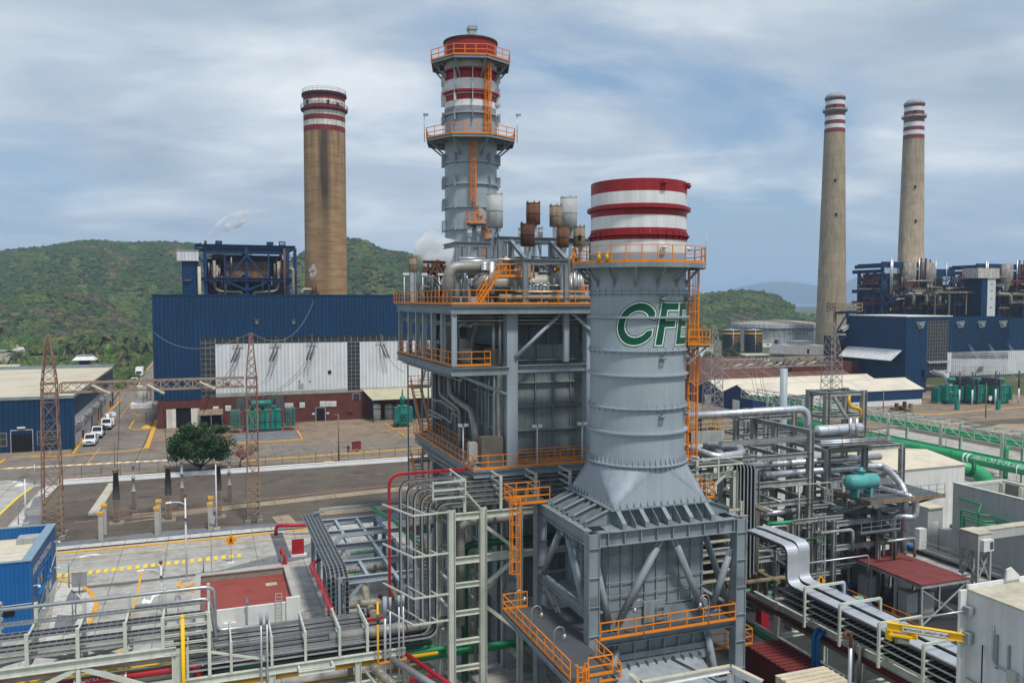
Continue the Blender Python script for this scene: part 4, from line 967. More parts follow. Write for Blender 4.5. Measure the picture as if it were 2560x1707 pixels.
for u in(u0+1.5,u0+12,u0+20):T.add('canopy_post',MB().box(u-.12,u+.12,HV-6.8,HV-6.56,0,z0-.3),M.navys)
T.add('canopy_beam',MB().extr([(u0+1.2,HV-6.9,z0-.3),(u0+1.2,HV-.05,z1-.1),(u0+1.2,HV-.05,z1-.8),(u0+1.2,HV-6.9,z0-1.0)],(.15,0,0)),M.navys)
def insul(px,py,dx,L=3.4,n=2,TT=T):
 u,z=hu(px,py),hz(py,px)
 o=TT.add('wall_bracket',MB().beam((u,HV-.15,z+2.6),(u,HV-.15,z+.2),.22).beam((u-1.4,HV-.3,z+.4),(u+1.4,HV-.3,z+.4),.14),M.tanrust)
 for s_ in range(n):a=(u-.25+s_*.8,HV-.5,z);c=(a[0]+dx,HV-2.0,z-L);TT.add('insulator_string',MB().tube([a,c],.17,8),M.porc,o)
for px,py in((595,868),(689,866),(780,863)):insul(px,py,-1.4)
insul(952,860,1.2)
BV=HV+38
bu=lambda px,y=680:PV(px,y,BV)[0]
bz=lambda y,px=600:PV(px,y,BV)[1]
T=Th('boiler_house','open blue steel boiler house with a rusty furnace wall, above the navy hall roof','boiler',bu(490),BV,0)
zt_=bz(614)
def nb(p,q,w=.7,h=.9,n='beam',m=None):return T.add(n,MB().ibeam(p,q,w,h,.08),m or M.navys)
cols=[490,512,562,617,738]
for px in(491,513,617,719,738):
 u=bu(px);T.add('column',MB().box(u-.45,u+.45,BV,BV+.8,0,zt_-.5),M.navys);T.add('column',MB().box(u-.45,u+.45,BV+22,BV+22.8,0,zt_-.5),M.navys)
for px in(562,672):u=bu(px);T.add('column',MB().box(u-.25,u+.25,BV-.2,BV+.3,20,bz(634)),M.navys)
nb((bu(490),BV+.4,zt_-.2),(bu(739),BV+.4,zt_-.2),.9,.9);nb((bu(490),BV+22,zt_-.2),(bu(739),BV+22,zt_-.2),.9,.9)
T.add('deep_girder',MB().box(bu(513),bu(719),BV+.5,BV+.9,bz(635),bz(617)),M.navys)
nb((bu(490),BV-.1,bz(699)),(bu(739),BV-.1,bz(699)),.8,1.0)
for px in(491,738):nb((bu(px),BV+.8,bz(699)),(bu(px),BV+22,bz(699)),.6,.8);nb((bu(px),BV+.8,zt_-.3),(bu(px),BV+22,zt_-.3),.6,.8)
for a,c in(((615,640),(568,696)),((619,640),(666,696)),((513,625),(500,610)),((491,640),(512,660)),((615,725),(568,705)),((619,725),(666,705))):
 T.add('raking_brace',MB().beam((bu(a[0]),BV-.3,bz(a[1])),(bu(c[0]),BV-.3,bz(c[1])),.55),M.navys)
T.add('roof_deck',MB().box(bu(513),bu(719),BV+1,BV+22,zt_-.6,zt_-.2),M.navyp)
T.add('furnace_wall',MB().box(bu(562),bu(675),BV+3,BV+18,bz(698),bz(652)),mat('rusty_lagged_wall',(.24,.135,.065),.8,dirt=.4,scale=.25,streak=.45,panel=(2.2,2.4),panel_w=.12,panel_c=.5,rust=.1))
T.add('dark_filler',MB().box(bu(516),bu(717),BV+6,BV+20,10,bz(700)).box(bu(516),bu(538),BV+8,BV+18,bz(699),bz(645)).box(bu(694),bu(717),BV+8,BV+18,bz(699),bz(645)).box(bu(540),bu(562)-.1,BV+7,BV+18,bz(700),bz(640)).box(bu(675)+.1,bu(692),BV+7,BV+18,bz(700),bz(640)),mat('dark_filler_paint',(.022,.022,.024),.8,dirt=.4,rust=.3,rustc=(.05,.03,.02)))  # dark boxes added to darken the inside and stop daylight showing through
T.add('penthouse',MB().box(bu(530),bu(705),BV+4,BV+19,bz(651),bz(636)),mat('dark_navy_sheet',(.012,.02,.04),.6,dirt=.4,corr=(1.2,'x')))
mp=M.clad2
hpipe(T,'large_pipe',[(bu(536),BV+1,bz(652)),(bu(536),BV+1,bz(728)),(bu(604),BV+1,bz(731)),(bu(604),BV+1,bz(745))],.40,mp,2.2,14);hpipe(T,'large_pipe',[(bu(697),BV+1,bz(652)),(bu(697),BV+1,bz(728)),(bu(634),BV+1,bz(731)),(bu(634),BV+1,bz(745))],.40,mp,2.2,14)
T.add('vertical_pipe',MB().tube([(bu(498),BV-1,20),(bu(498),BV-1,bz(668))],.45,12),M.cream);hpipe(T,'vertical_pipe',[(bu(732),BV-1,20),(bu(732),BV-1,bz(671)),(bu(724),BV,bz(671))],.42,M.clad2)
T.add('vertical_pipe',MB().tube([(bu(711),BV-.5,25),(bu(711),BV-.5,bz(620))],.35,8),M.rust)
rnd=random.Random(11)
for i in range(64):
 a=rnd.choice([(520,560),(676,715),(515,720)]);px=rnd.uniform(*a);y0=rnd.uniform(640,735);y1=y0+rnd.uniform(15,50);v=BV+rnd.uniform(.5,5)
 if rnd.random()<.55:T.add('small_pipe',MB().tube([(bu(px),v,bz(y0)),(bu(px),v,max(20,bz(y1)))],rnd.uniform(.12,.35),6),rnd.choice([M.rust,M.clad,M.navys,M.clad2,M.tanrust]))
 else:T.add('catwalk_rail_frame',rail(MB(),[(bu(px),v-.5,bz(y0)),(bu(px+rnd.uniform(15,40)),v-.5,bz(y0))],1.1,2,.3,.12),rnd.choice([M.maroon,M.rust,M.navys]))
for x0,x1,y0,y1 in((594,604,684,690),(606,613,679,686),(616,627,679,690)):T.add('instrument_panel',MB().box(bu(x0),bu(x1),BV+1.5,BV+2.5,bz(y1),bz(y0)),M.lgrey)
for px,y,r,m in((515,600,.35,M.rust2),(541,603,.2,M.steel),(544,598,.22,M.steel),(673,607,.3,M.navys),(683,600,.2,M.steel),(699,605,.18,M.galv)):T.add('vent_pipe',MB().tube([(bu(px),BV+6,zt_-.3),(bu(px),BV+6,bz(y))],r,8),m)
for px in(549,679):T.add('fan_housing',MB().box(bu(px)-.9,bu(px)+.9,BV+4,BV+6,zt_-.25,zt_+1.5),M.navys)
b=lattice(MB(),sq(bu(711),BV+6,zt_-.3,1.6),sq(bu(711),BV+6,bz(598),1.6),2,.16,.1);T.add('roof_mast_lattice',b,M.navys)
u0,u1=bu(455),bu(487)
T=Th('lift_tower','slim navy lift tower with a white box on top beside the boiler house','tower',(u0+u1)/2,BV,0)
T.add('shaft',MB().box(u0,u1,BV-.5,BV+5,0,bz(655)),M.navy);T.add('head_box',MB().box(bu(443),bu(497),BV-1.2,BV+6,bz(655)+.05,bz(629)),M.whclad)
T.add('head_box_roof',MB().box(bu(443)-.2,bu(497)+.2,BV-1.4,BV+6.2,bz(629)+.01,bz(628)+.02),M.cream)
T.add('tan_ledge',MB().box(bu(459),bu(477),BV-1.2,BV-.51,bz(703),bz(701)),M.tanrust)
T=Th('roof_exhaust','rusty roof exhaust pipes on the hall beside the wide chimney','exhaust pipes',bu(765,735),HV+20,HT+.25)
for px,y in((779,704),(784,711),(790,706)):T.add('exhaust_pipe',MB().tube([(PV(px,735,HV+20)[0],HV+20,HT+.25),(PV(px,735,HV+20)[0],HV+20,PV(px,y,HV+20)[1])],.25,8),M.rust)
hpipe(T,'manifold_pipe',[(PV(756,735,HV+20)[0],HV+20,HT+.3),(PV(756,735,HV+20)[0],HV+20,PV(756,724,HV+20)[1]),(PV(780,735,HV+20)[0],HV+20,PV(756,724,HV+20)[1])],.45,M.clad2,1)
T.add('manifold_box',MB().box(PV(774,735,HV+20)[0],PV(798,735,HV+20)[0],HV+19.5,HV+20.5,HT+.25,HT+.9),M.rust2)
def chimney(name,label,pxc,dist,prof_px,bands,gal,grp,stain=False,capc=None,rim=True):
 u,v,_=PD(pxc,700,dist);Z=lambda y:PD(pxc,y,dist-3)[2];k=dist/FPX
 T=Th('chimney',label,'chimney',u,v,0,grp)
 pr=[(w*k/2,max(0,Z(y))if y<2000 else 0)for y,w in prof_px]
 def rad(z):
  for(r0,z0),(r1,z1)in zip(pr,pr[1:]):
   if z0<=z<=z1 or z1<=z<=z0:return r0+(r1-r0)*(z-z0)/(z1-z0)
  return pr[-1][0]
 zb_=Z(bands[-1][0]);n=48
 body=[(r,z)for r,z in pr if z<zb_]+[(rad(zb_),zb_)]
 T.add('concrete_shaft',MB().lathe((u,v,0),body,n),M.conc if not stain else stain)
 for(y1,_m),(y0,m)in zip(bands[1:],bands):
  T.add('painted_band',MB().lathe((u,v,0),[(rad(Z(y1)),Z(y1)),(rad(Z(y0)),Z(y0))],n),m)
 zt=Z(bands[0][0]);rt=rad(zt)
 if rim:T.add('rim',MB().lathe((u,v,0),[(rt,zt-.3),(rt+.55,zt-.1),(rt+.5,zt+.7),(rt-.5,zt+.8),(rt-.7,zt-3),(0,zt-3)],n),capc or M.rust2)
 else:
  T.add('cap',MB().lathe((u,v,0),[(rt,zt-.6),(rt+.45,zt-.5),(rt+.45,zt+.8),(rt-.6,zt+2.0),(rt-1.6,zt+3.1),(0,zt+3.4)],n),capc)
 for yg,mg,w,ht in gal:
  z=Z(yg);r=rad(z)
  T.add('gallery',MB().lathe((u,v,0),[(r,z-ht),(r+w,z-ht*.35),(r+w,z),(r,z)],n,False),mg)
  T.add('gallery_rail_frame',rail(MB(),[(u+(r+w)*cos(2*pi*i/28),v+(r+w)*sin(2*pi*i/28),z)for i in range(29)],1.2,3.5,0,.09),mg)
 return T,u,v,rad,Z
D1=272
ms=bpy.data.materials.new('sooty_chimney_concrete');kk=NT(ms);tc=kk.n('TexCoord');sp_=kk.n('SeparateXYZ');kk.l(tc.outputs['Object'],sp_.inputs[0])
n1=kk.noise(kk.mapping(tc.outputs['Object'],(1,1,.05)),.9,5,.65);n2=kk.noise(tc.outputs['Object'],.25,5,.6);n3=kk.noise(kk.mapping(tc.outputs['Object'],(.12,.12,1.2)),1.0,3,.5)
c=kk.mix(kk.ramp(n2,[(.3,0),(.7,1)]),(.30,.185,.085),(.40,.275,.14))
c=kk.mix(kk.ramp(n3,[(.5,0),(.62,.7)]),c,(.27,.14,.06))
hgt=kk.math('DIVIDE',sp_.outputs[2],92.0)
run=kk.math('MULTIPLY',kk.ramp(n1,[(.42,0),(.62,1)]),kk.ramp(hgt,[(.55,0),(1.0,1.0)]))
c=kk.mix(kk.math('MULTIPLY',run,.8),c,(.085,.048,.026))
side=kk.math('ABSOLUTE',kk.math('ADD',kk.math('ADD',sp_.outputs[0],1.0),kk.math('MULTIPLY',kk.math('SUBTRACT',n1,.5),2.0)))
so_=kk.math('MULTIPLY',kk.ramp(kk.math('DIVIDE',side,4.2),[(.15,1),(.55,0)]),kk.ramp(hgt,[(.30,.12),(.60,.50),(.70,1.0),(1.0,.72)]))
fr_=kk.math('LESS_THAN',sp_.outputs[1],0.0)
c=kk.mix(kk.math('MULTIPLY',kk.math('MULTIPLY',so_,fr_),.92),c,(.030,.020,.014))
bs_=kk.n('BsdfPrincipled');kk.l(c,bs_.inputs['Base Color']);bs_.inputs['Roughness'].default_value=.88;oo=kk.n('OutputMaterial');kk.l(bs_.outputs[0],oo.inputs[0])
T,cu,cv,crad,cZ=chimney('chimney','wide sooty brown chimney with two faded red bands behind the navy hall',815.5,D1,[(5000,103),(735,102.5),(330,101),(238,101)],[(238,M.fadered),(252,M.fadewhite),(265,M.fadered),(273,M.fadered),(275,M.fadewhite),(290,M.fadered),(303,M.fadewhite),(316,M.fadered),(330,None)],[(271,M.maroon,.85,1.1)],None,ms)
zt=cZ(238);rt=crad(zt)
T.add('top_rail_frame',rail(MB(),[(cu+(rt+.3)*cos(2*pi*i/28),cv+(rt+.3)*sin(2*pi*i/28),zt+.8)for i in range(29)],1.1,3,0,.08),M.steel)
T.add('lightning_rod',MB().tube([(cu+4.2,cv-3,zt),(cu+4.2,cv-3,zt+2.6)],.1,6),M.steel)
for dx,dz in((-4.2,-2.6),(2.6,-2.8),(5.2,-3.2)):
 dy=-math.sqrt(max(0,(rt+.05)**2-dx*dx));T.add('opening',MB().box(cu+dx*CT+dy*ST-.35,cu+dx*CT+dy*ST+.35,cv-dx*ST+dy*CT-.35,cv-dx*ST+dy*CT+.35,zt+dz-.6,zt+dz+.5),M.black)
capm=mat('grey_chimney_cap',(.30,.30,.31),.6,dirt=.35)
for pxc,dist,top,lab,wt,wb in((2079.5,528,248,'striped tan chimney with yellow gallery, nearer of the two slim ones',45.5,74),(2275.6,560,264,'striped tan chimney with yellow gallery, further one, rising behind the blue boiler frames',45.5,68)):
 w=lambda y:wt+(wb-wt)*(y-top)/(868-top)
 y0=top
 T,a,c_,rr_,ZZ=chimney('chimney',lab,pxc,dist,[(5000,wb),(868,wb),(y0,wt)],[(y0-4,M.fadered),(y0+4,M.white),(y0+14,M.fadered),(y0+24,M.white),(y0+33,M.fadered),(y0+42,M.white),(y0+53,M.fadered),(y0+63,M.white),(y0+73,M.fadered),(y0+84,None)],[(y0+27,M.tanrust,1.4,1.6)],'slim striped chimneys',None,capm,False)
 for i,yy in enumerate((y0+18,y0+205,y0+290)):
  r=rr_(ZZ(yy));ax=-2.2+.6*i;d=-math.sqrt(r*r-ax*ax)-.02;T.add('opening',MB().box(a+ax*CT+d*ST-.6,a+ax*CT+d*ST+.6,c_-ax*ST+d*CT-.5,c_-ax*ST+d*CT+.5,ZZ(yy)-.8,ZZ(yy)+.8),M.black)
WU1,WV0,WV1=-25.4,186.2,262.0;WU0=-64.0
zE=PU(172,994,WU1)[1];zE=10.6
T=Th('workshop','navy workshop with a cream flat roof and long white windowed side, by the parked trucks','building',(WU0+WU1)/2,WV0,0)
T.add('front_wall',MB().box(WU0,WU1,WV0,WV0+.4,0,zE),M.navy)
vw0,vw1=PU(186,1050,WU1)[0]+.6,258.5
T.add('side_wall_band',MB().box(WU1-.4,WU1,WV0+.41,WV1,6.6,zE).box(WU1-.4,WU1,WV0+.41,vw0,0,6.599).box(WU1-.4,WU1,vw1,WV1,0,6.599),M.navyp)
T.add('white_side_wall',MB().box(WU1-.5,WU1-.12,vw0,vw1,0,6.6),M.wwhite)
for(a,c)in((vw0+1,vw0+12),(vw0+13,vw0+25),(vw0+27,vw0+37),(vw0+41,vw0+50),(vw0+51,vw0+56)):
 o=T.add('ribbon_window',MB().box(WU1-.2,WU1-.08,a,c,2.6,4.4),M.glass);b=MB()
 for k_ in range(int((c-a)/1.6)+1):b.box(WU1-.1,WU1-.04,a+k_*1.6-.06,a+k_*1.6+.06,2.6,4.4)
 T.add('window_frame',b,M.mull,o)
 for k_ in range(int((c-a)/3.2)):T.add('awning_sash',MB().extr([(WU1-.05,a+.6+3.2*k_,5.4),(WU1-.05,a+1.9+3.2*k_,5.4),(WU1+.8,a+1.9+3.2*k_,4.9),(WU1+.8,a+.6+3.2*k_,4.9)],(0,0,.05)),M.galv,o)
for v in(vw0+26,vw0+39,vw0+44):T.add('side_door',MB().box(WU1-.2,WU1-.06,v,v+1.6,0,3.4),M.black)
T.add('roof',MB().box(WU0,WU1,WV0,WV1,zE+.01,zE+.2),mat('cream_flat_roof',(.53,.47,.355),.75,dirt=.18,scale=.12,panel=(9,None),panel_w=.2,panel_c=.85))
T.add('roof_edge',MB().box(WU0-.2,WU1+.2,WV0-.2,WV0-.001,zE-.25,zE+.35).box(WU1+.001,WU1+.2,WV0,WV1,zE-.25,zE+.35).box(WU0-.2,WU1+.2,WV1+.001,WV1+.5,zE-.3,zE+1.1),M.steel)
T.add('parapet',MB().box(WU0-.6,WU0-.201,WV0-.2,WV1+.5,zE-.3,zE+1.3),M.concd)
wv=lambda px,y=1090:PV(px,y,WV0)[0]
T.add('gate_opening',MB().box(wv(28),wv(81),WV0-.05,WV0-.001,0,PV(50,1085,WV0)[1]),M.black)
T.add('gate_frame',MB().box(wv(28)-.15,wv(28),WV0-.1,WV0-.001,0,4.3).box(wv(81),wv(81)+.15,WV0-.1,WV0-.001,0,4.3).box(wv(28)-.15,wv(81)+.15,WV0-.1,WV0-.001,4.3,4.5),M.lgrey)
T.add('gate_lamp',MB().box(wv(44),wv(64),WV0-.35,WV0-.05,4.75,5.05),M.wwhite)
for a,c in((0,16),(94,108),(111,145)):
 o=T.add('window',MB().box(wv(a),wv(c),WV0-.04,WV0-.002,1.4,3.9),M.glass);T.add('window_frame',MB().box(wv(a)-.1,wv(a),WV0-.1,WV0-.002,1.3,4.0).box(wv(c),wv(c)+.1,WV0-.1,WV0-.002,1.3,4.0).box(wv(a),wv(c),WV0-.1,WV0-.002,3.9,4.0).box(wv(a),wv(c),WV0-.1,WV0-.002,1.3,1.4).box(wv(a),wv(c),WV0-.1,WV0-.041,2.7,2.78),M.mull,o)
u,v=PZ(213,925,0);
T=Th('guard_kiosk','small kiosk with a white pyramid roof behind the workshop','kiosk',u,v,0)
T.add('wall',MB().box(u-2.2,u+2.2,v-2,v+2,0,4.4),M.tanrust);T.add('window',MB().box(u-1.8,u+1.8,v-2.05,v-2.001,2.4,3.9),M.black)
T.add('roof',MB().add([(u-4.5,v-4.5,4.5),(u+4.5,v-4.5,4.5),(u+4.5,v+4.5,4.5),(u-4.5,v+4.5,4.5),(u-3,v-3,6.0),(u+3,v-3,6.0),(u+3,v+3,6.0),(u-3,v+3,6.0)],[(3,2,1,0),(0,1,5,4),(1,2,6,5),(2,3,7,6),(3,0,4,7),(4,5,6,7)]),M.wwhite)
T.add('roof_lantern',MB().box(u-2.9,u+2.9,v-2.9,v+2.9,6.01,6.5),M.steel)
u,v=PZ(352,1022,0);v+=4;
T=Th('water_tank','white upright tank on a white plinth beside the access road','tank',u,v,0)
T.add('shell',MB().lathe((u,v,1.2),[(0,0),(1.55,0),(1.55,4.6),(1.45,4.72),(0,4.85)],32),M.wwhite);T.add('plinth',MB().box(u-2.7,u+2.8,v-3,v+3,0,1.2),M.wwhite)
T.add('level_pipe',MB().tube([(u+.5,v-1.6,1.2),(u+.5,v-1.6,5.6)],.07,6),M.steel);T.add('rim',MB().lathe((u,v,5.8),[(1.55,0),(1.63,0),(1.63,.12),(1.55,.12)],32,False),M.cream)
hpipe(T,'outlet_pipe',[(u+1.4,v-.5,2.0),(u+2.4,v-.5,2.0),(u+2.4,v-.5,5.5)],.16,M.tanrust)
def strip(name,px_pts,w,z,m):
 p=[Vector(PZ(*q)+(0,))if len(q)==2 else Vector((q[1],q[2],0))for q in px_pts];b=MB();n=len(p);o=[]
 for i in range(n):
  d=(p[min(i+1,n-1)]-p[max(i-1,0)]).normalized();e=Vector((-d.y,d.x,0))*(w/2);o.append((p[i]-e,p[i]+e))
 for(a,c),(d_,e_)in zip(o,o[1:]):
  if z>.1:b.add([(a.x,a.y,0),(c.x,c.y,0),(e_.x,e_.y,0),(d_.x,d_.y,0),(a.x,a.y,z),(c.x,c.y,z),(e_.x,e_.y,z),(d_.x,d_.y,z)],[(4,7,6,5),(0,4,5,1),(1,5,6,2),(2,6,7,3),(3,7,4,0)])
  else:b.quad((a.x,a.y,z),(d_.x,d_.y,z),(e_.x,e_.y,z),(c.x,c.y,z))
 return struct(name,b,m)
strip('kerb',[(155,1140),(250,1133),(335,1127),(362,1121),(372,1107)],.5,.14,M.ylwmark)
b=MB();q=pix((362,1121),(372,1121),(397,1049),(386,1049));struct('road_marking',MB().quad(*[(u,v,.075)for u,v in q]),M.ylwmark)
strip('kerb',[(183,1133),(202,1107),(225,1076)],.4,.14,M.ylwmark);strip('kerb',[(255,1036),(268,1036),(302,1000),(297,997)],.4,.14,M.ylwmark)
strip('kerb',[(323,1071),(334,1053),(345,1050),(368,1050)],.35,.14,M.ylwmark);strip('kerb',[(323,1071),(335,1075),(380,1074)],.4,.14,M.ylwmark)
strip('kerb',[(330,1033),(350,1039),(372,1038)],.35,.14,M.ylwmark)
strip('kerb',[(0,1158),(13,1148)],.5,.14,M.ylwmark);strip('kerb',[(78,1143),(105,1141),(155,1140)],.5,.14,M.ylwmark)
strip('kerb',[(600,1155),(640,1151),(760,1143),(900,1132),(1060,1121)],.55,.16,M.ylwmark)
strip('road_marking',[(181,1128),(250,1045),(300,978),(335,930),(385,880)],.55,.072,mat('dark_drain_channel',(.05,.045,.04),.8))
for i,(a,c)in enumerate((((357,936),(384,905)),((345,968),(355,938)))):strip('road_marking',[a,c],.4,.078,M.ylwmark)
strip('road_marking',[(300,1044),(330,1005)],.15,.078,M.ylwmark);strip('road_marking',[(214,1165),(250,1120)],.15,.078,M.ylwmark)
ua,va=PZ(0,1172.5);ub,vb=PZ(415,1151);n=34
bw,by=MB(),MB()
for i in range(n):
 f0,f1=i/n,(i+1)/n;P0=(ua+(ub-ua)*f0,va+(vb-va)*f0);P1=(ua+(ub-ua)*f1,va+(vb-va)*f1)
 (bw if i%2 else by).quad((P0[0],P0[1]-.55,.074),(P1[0],P1[1]-.55,.074),(P1[0]+.5,P1[1]+.55,.074),(P0[0]+.5,P0[1]+.55,.074))
struct('road_marking',bw,M.whmark);struct('road_marking',by,M.ylwmark)
G_strip=gmat('dry_verge_grass',[(.13,.105,.05),(.09,.085,.035),(.17,.13,.085)],.3,bump=.06,fine=12)
sheet('verge',[(-22.8,151.7),(70,151.7),(70,155.2),(-10,156.6),(-15,154.5),(-22,153.2)],.055,G_strip)
T=Th('boundary_wall','low whitewashed wall between the brown gravel and the yard','wall',10,151,0)
T.add('wall_body',MB().box(-22.9,62,150.75,151.05,0,0.72),mat('fresh_whitewash',(.86,.86,.85),.7,dirt=.1));T.add('coping',MB().box(-22.95,62,150.7,151.1,.722,.80),MATS['fresh_whitewash'])
T=Th('wire_fence','dark wire mesh fence on posts above the whitewashed wall','fence',10,151.3,0)
for i in range(23):T.add('fence_post',MB().box(-22.6+2.9*i-.04,-22.6+2.9*i+.04,151.26,151.34,0,2.7),M.dkmetal)
b=MB()
for z in(.9,1.7,2.55):b.beam((-22.6,151.3,z),(41.2,151.3,z),.025)
T.add('wire_mesh',b,M.dkmetal)
def fins(b,u,v,z0,z1,n,du,w,dv):
 for i in range(n):b.box(u+i*du,u+i*du+w,v,v+dv,z0,z1)
 return b
def transformer(u,v,W_,D_,H_,label,big=True,bush=3,grp='teal oil transformers'):
 T=Th('transformer',label,'transformer',u,v,0,grp);t=M.teal;h0=.6
 T.add('tank',MB().box(u-W_/2,u+W_/2,v,v+D_,h0,H_).box(u-W_/2-.12,u+W_/2+.12,v-.12,v+D_+.12,H_+.002,H_+.15),t)
 b=MB()
 for i in range(int(W_/1.1)+1):b.box(u-W_/2+.1+i*1.1,u-W_/2+.2+i*1.1,v-.15,v,h0+.2,H_-.1)
 b.box(u-W_/2,u+W_/2,v-.16,v-.0,H_*.5,H_*.5+.12);T.add('tank_rib',b,t)
 T.add('base_skid',MB().box(u-W_/2-.3,u+W_/2+.3,v+.2,v+D_-.2,0,h0),M.dkmetal)
 if big:
  for sg in(-1,1):
   uu=u+sg*(W_/2+1.2)-(.0 if sg>0 else 2.1)
   T.add('radiator_rib',fins(MB(),uu,v+.2,h0+.4,H_+.35,6,.37,.26,D_*.8),t)
   for z in(h0+.7,H_-.2):T.add('header_pipe',MB().tube([(u+sg*W_/2,v+1,z),(uu+1.0,v+1,z)],.14,8),M.pipered if z>3 else t)
   b=MB()
   for z in np.linspace(.5,H_+.4,6):b.beam((uu-.5,v-.4,z),(uu+2.6,v-.4,z),.06)
   for d in(-.5,1,2.6):b.beam((uu+d,v-.4,0),(uu+d,v-.4,H_+.4),.08)
   T.add('red_spray_pipe_frame',b,M.pipered)
 else:
  for sg in(-1,1):
   T.add('radiator_rib',fins(MB(),u+sg*(W_/2+.15)-(0 if sg>0 else 1.0),v-.3,h0+.5,H_-.1,4,.26,.18,D_*.7),t)
   b=MB()
   for z in(1.6,2.9):
    b.lathe((u+sg*(W_/2-.55),v-.35,z),[(.42,0),(.5,0),(.5,.2),(.42,.2)],16,False,'v')
   T.add('fan_ring_frame',b,t)
 T.add('conservator',MB().lathe((u-W_*.32,v+.9,H_+1.75),[(0,-.12),(.5,-.06),(.66,0),(.66,W_*.55),(.5,W_*.55+.06),(0,W_*.55+.12)],20,True,'u'),t)
 for d in(-.1,.12):T.add('conservator_leg',MB().box(u+W_*d-.1,u+W_*d+.1,v+.8,v+1,H_+.15,H_+1.2),t)
 for i in range(bush):
  d=(i-(bush-1)/2)*(W_*.30 if bush>1 else 0);tl=(i-(bush-1)/2)*.9
  a=(u+d,v+1.9,H_+.15);c=(u+d+tl,v+1.5,H_+3.9)
  T.add('turret',MB().tube([a,(a[0]+tl*.2,a[1]-.1,a[2]+1.0)],.42,12),t)
  o=T.add('bushing',MB().tube([(a[0]+tl*.2,a[1]-.1,a[2]+1.0),c],[.24,.15],10),M.porc);T.add('bushing_cap',MB().tube([c,(c[0]+tl*.03,c[1],c[2]+.25)],.12,8),M.galv,o)
 if big:
  for i in range(6):T.add('pipe_elbow',MB().tube(bend([(u-W_*.4+i*W_*.15,v-.3,h0+.6),(u-W_*.4+i*W_*.15,v-.3,H_+.5),(u-W_*.36+i*W_*.15,v+.6,H_+.6)],.3,3),.09,6),t if i%2 else M.pipered)
 return T
u0,v0=PZ(615,1082);u1=PV(702,1082,v0)[0];tH=PV(650,1028,v0)[1]
transformer((u0+u1)/2,v0,u1-u0,3.4,tH,'large teal transformer with red pipework on a stone pit before the brick wall')
pt_=pix((581,1110),(755,1099),(743,1076),(562,1088));sheet('crushed_stone_bed',pt_,.07,G_stone)
strip('kerb',[(562,1090),(581,1110),(755,1099),(743,1077)],.4,.22,M.ylwmark)
T=Th('fire_wall','dark grey fire walls behind the large teal transformer','wall',(u0+u1)/2,v0+6,0)
for d in(-3.6,3.2):T.add('wall_slab',MB().box((u0+u1)/2+d-1.9,(u0+u1)/2+d+1.9,v0+7,v0+7.4,0,7.2),M.dkmetal)
ut,vt_=PZ(1010,1068);T=transformer(ut,vt_,1.9,3,4.9,'narrow teal transformer under the canopy edge beside the stair tower',False,1)
strip('kerb',[(962,1060),(983,1073),(1035,1069)],.35,.2,M.ylwmark);strip('kerb',[(996,1081),(1012,1091),(1043,1088)],.35,.2,M.ylwmark)
u,v=PZ(991,1064);T=Th('control_cabinet','small teal cabinet on a white post beside the narrow transformer','cabinet',u,v,0);T.add('cabinet_body',MB().box(u-.55,u+.55,v,v+.8,.3,2.6),M.teal);T.add('plinth',MB().box(u-.45,u+.45,v+.1,v+.7,0,.3),M.concl);T.add('cabinet_door',MB().box(u-.48,u+.48,v-.04,v-.001,.4,2.5),M.ltgreen)
for px,lab,m in((942,'white chemical tank with a band, nearer the canopy post',M.wwhite),(972,'white chemical tank deeper under the canopy',M.lgrey)):
 u,z=PV(px,1050,HV-3);T=Th('chemical_tank',lab,'tank',u,HV-3,0);zt=PV(px,1012,HV-3)[1]
 T.add('shell',MB().lathe((u,HV-3,.2),[(0,0),(1.0,0),(1.0,zt-.3),(.6,zt),(0,zt+.15)],24),m);T.add('band',MB().lathe((u,HV-3,zt*.72),[(1.0,0),(1.03,0),(1.03,.25),(1.0,.25)],24,False),M.teal);T.add('base',MB().cyl((u,HV-3,0),1.1,.2,20),M.concd)
gz0,gz1=PV(380,974,116.5)[1],PV(380,951,116.5)[1]
def tower(u,v,label,wb,wm,wt,ztop,m1,m2,nb=13):
 T=Th('lattice_tower',label,'tower',u,v,0,None)
 def W4(w,z):return sq(u,v,z,w)
 n2=6
 zm=gz0-8
 def at(z):return wb+(wm-wb)*z/gz1
 T.add('lower_lattice',lattice(MB(),W4(wb,0),W4(at(zm*.55),zm*.55),nb-6,.13,.06),m2);T.add('middle_lattice',lattice(MB(),W4(at(zm*.55),zm*.55),W4(wm,gz1),6,.13,.06),m1)
 T.add('upper_lattice',lattice(MB(),W4(wm,gz1),W4(wt,ztop),6,.13,.06,False,True),m2 if wt>.9 else m1)
 T.add('waist_frame',MB().box(u-wm/2-.1,u+wm/2+.1,v-wm/2-.12,v-wm/2-.001,gz0-.25,gz0+.15).box(u-wm/2-.1,u+wm/2+.1,v-wm/2-.12,v-wm/2-.001,gz1-.15,gz1+.15),m1)
 for p in W4(wb,0):T.add('footing',MB().box(p[0]-.35,p[0]+.35,p[1]-.35,p[1]+.35,0,.5),M.concd)
 return T
t1=(-18.6,117.2);t2=(5.55,116.6)
tower(*t1,'rusty tan and red lattice tower beside the bright blue building',2.3,1.6,.45,PV(124,842,117)[1],M.lattred,M.lattan)
tower(*t2,'red topped lattice tower in the middle of the gravel yard',1.55,1.3,.32,PV(627,832,117)[1],M.lattred,M.lattan)
T=Th('lattice_girder','horizontal tan lattice girder spanning between the two lattice towers','girder',-6,116.9,gz0)
b=MB();vA=116.9;n=17;ua,ub=t1[0]+1.3,t2[0]-.95
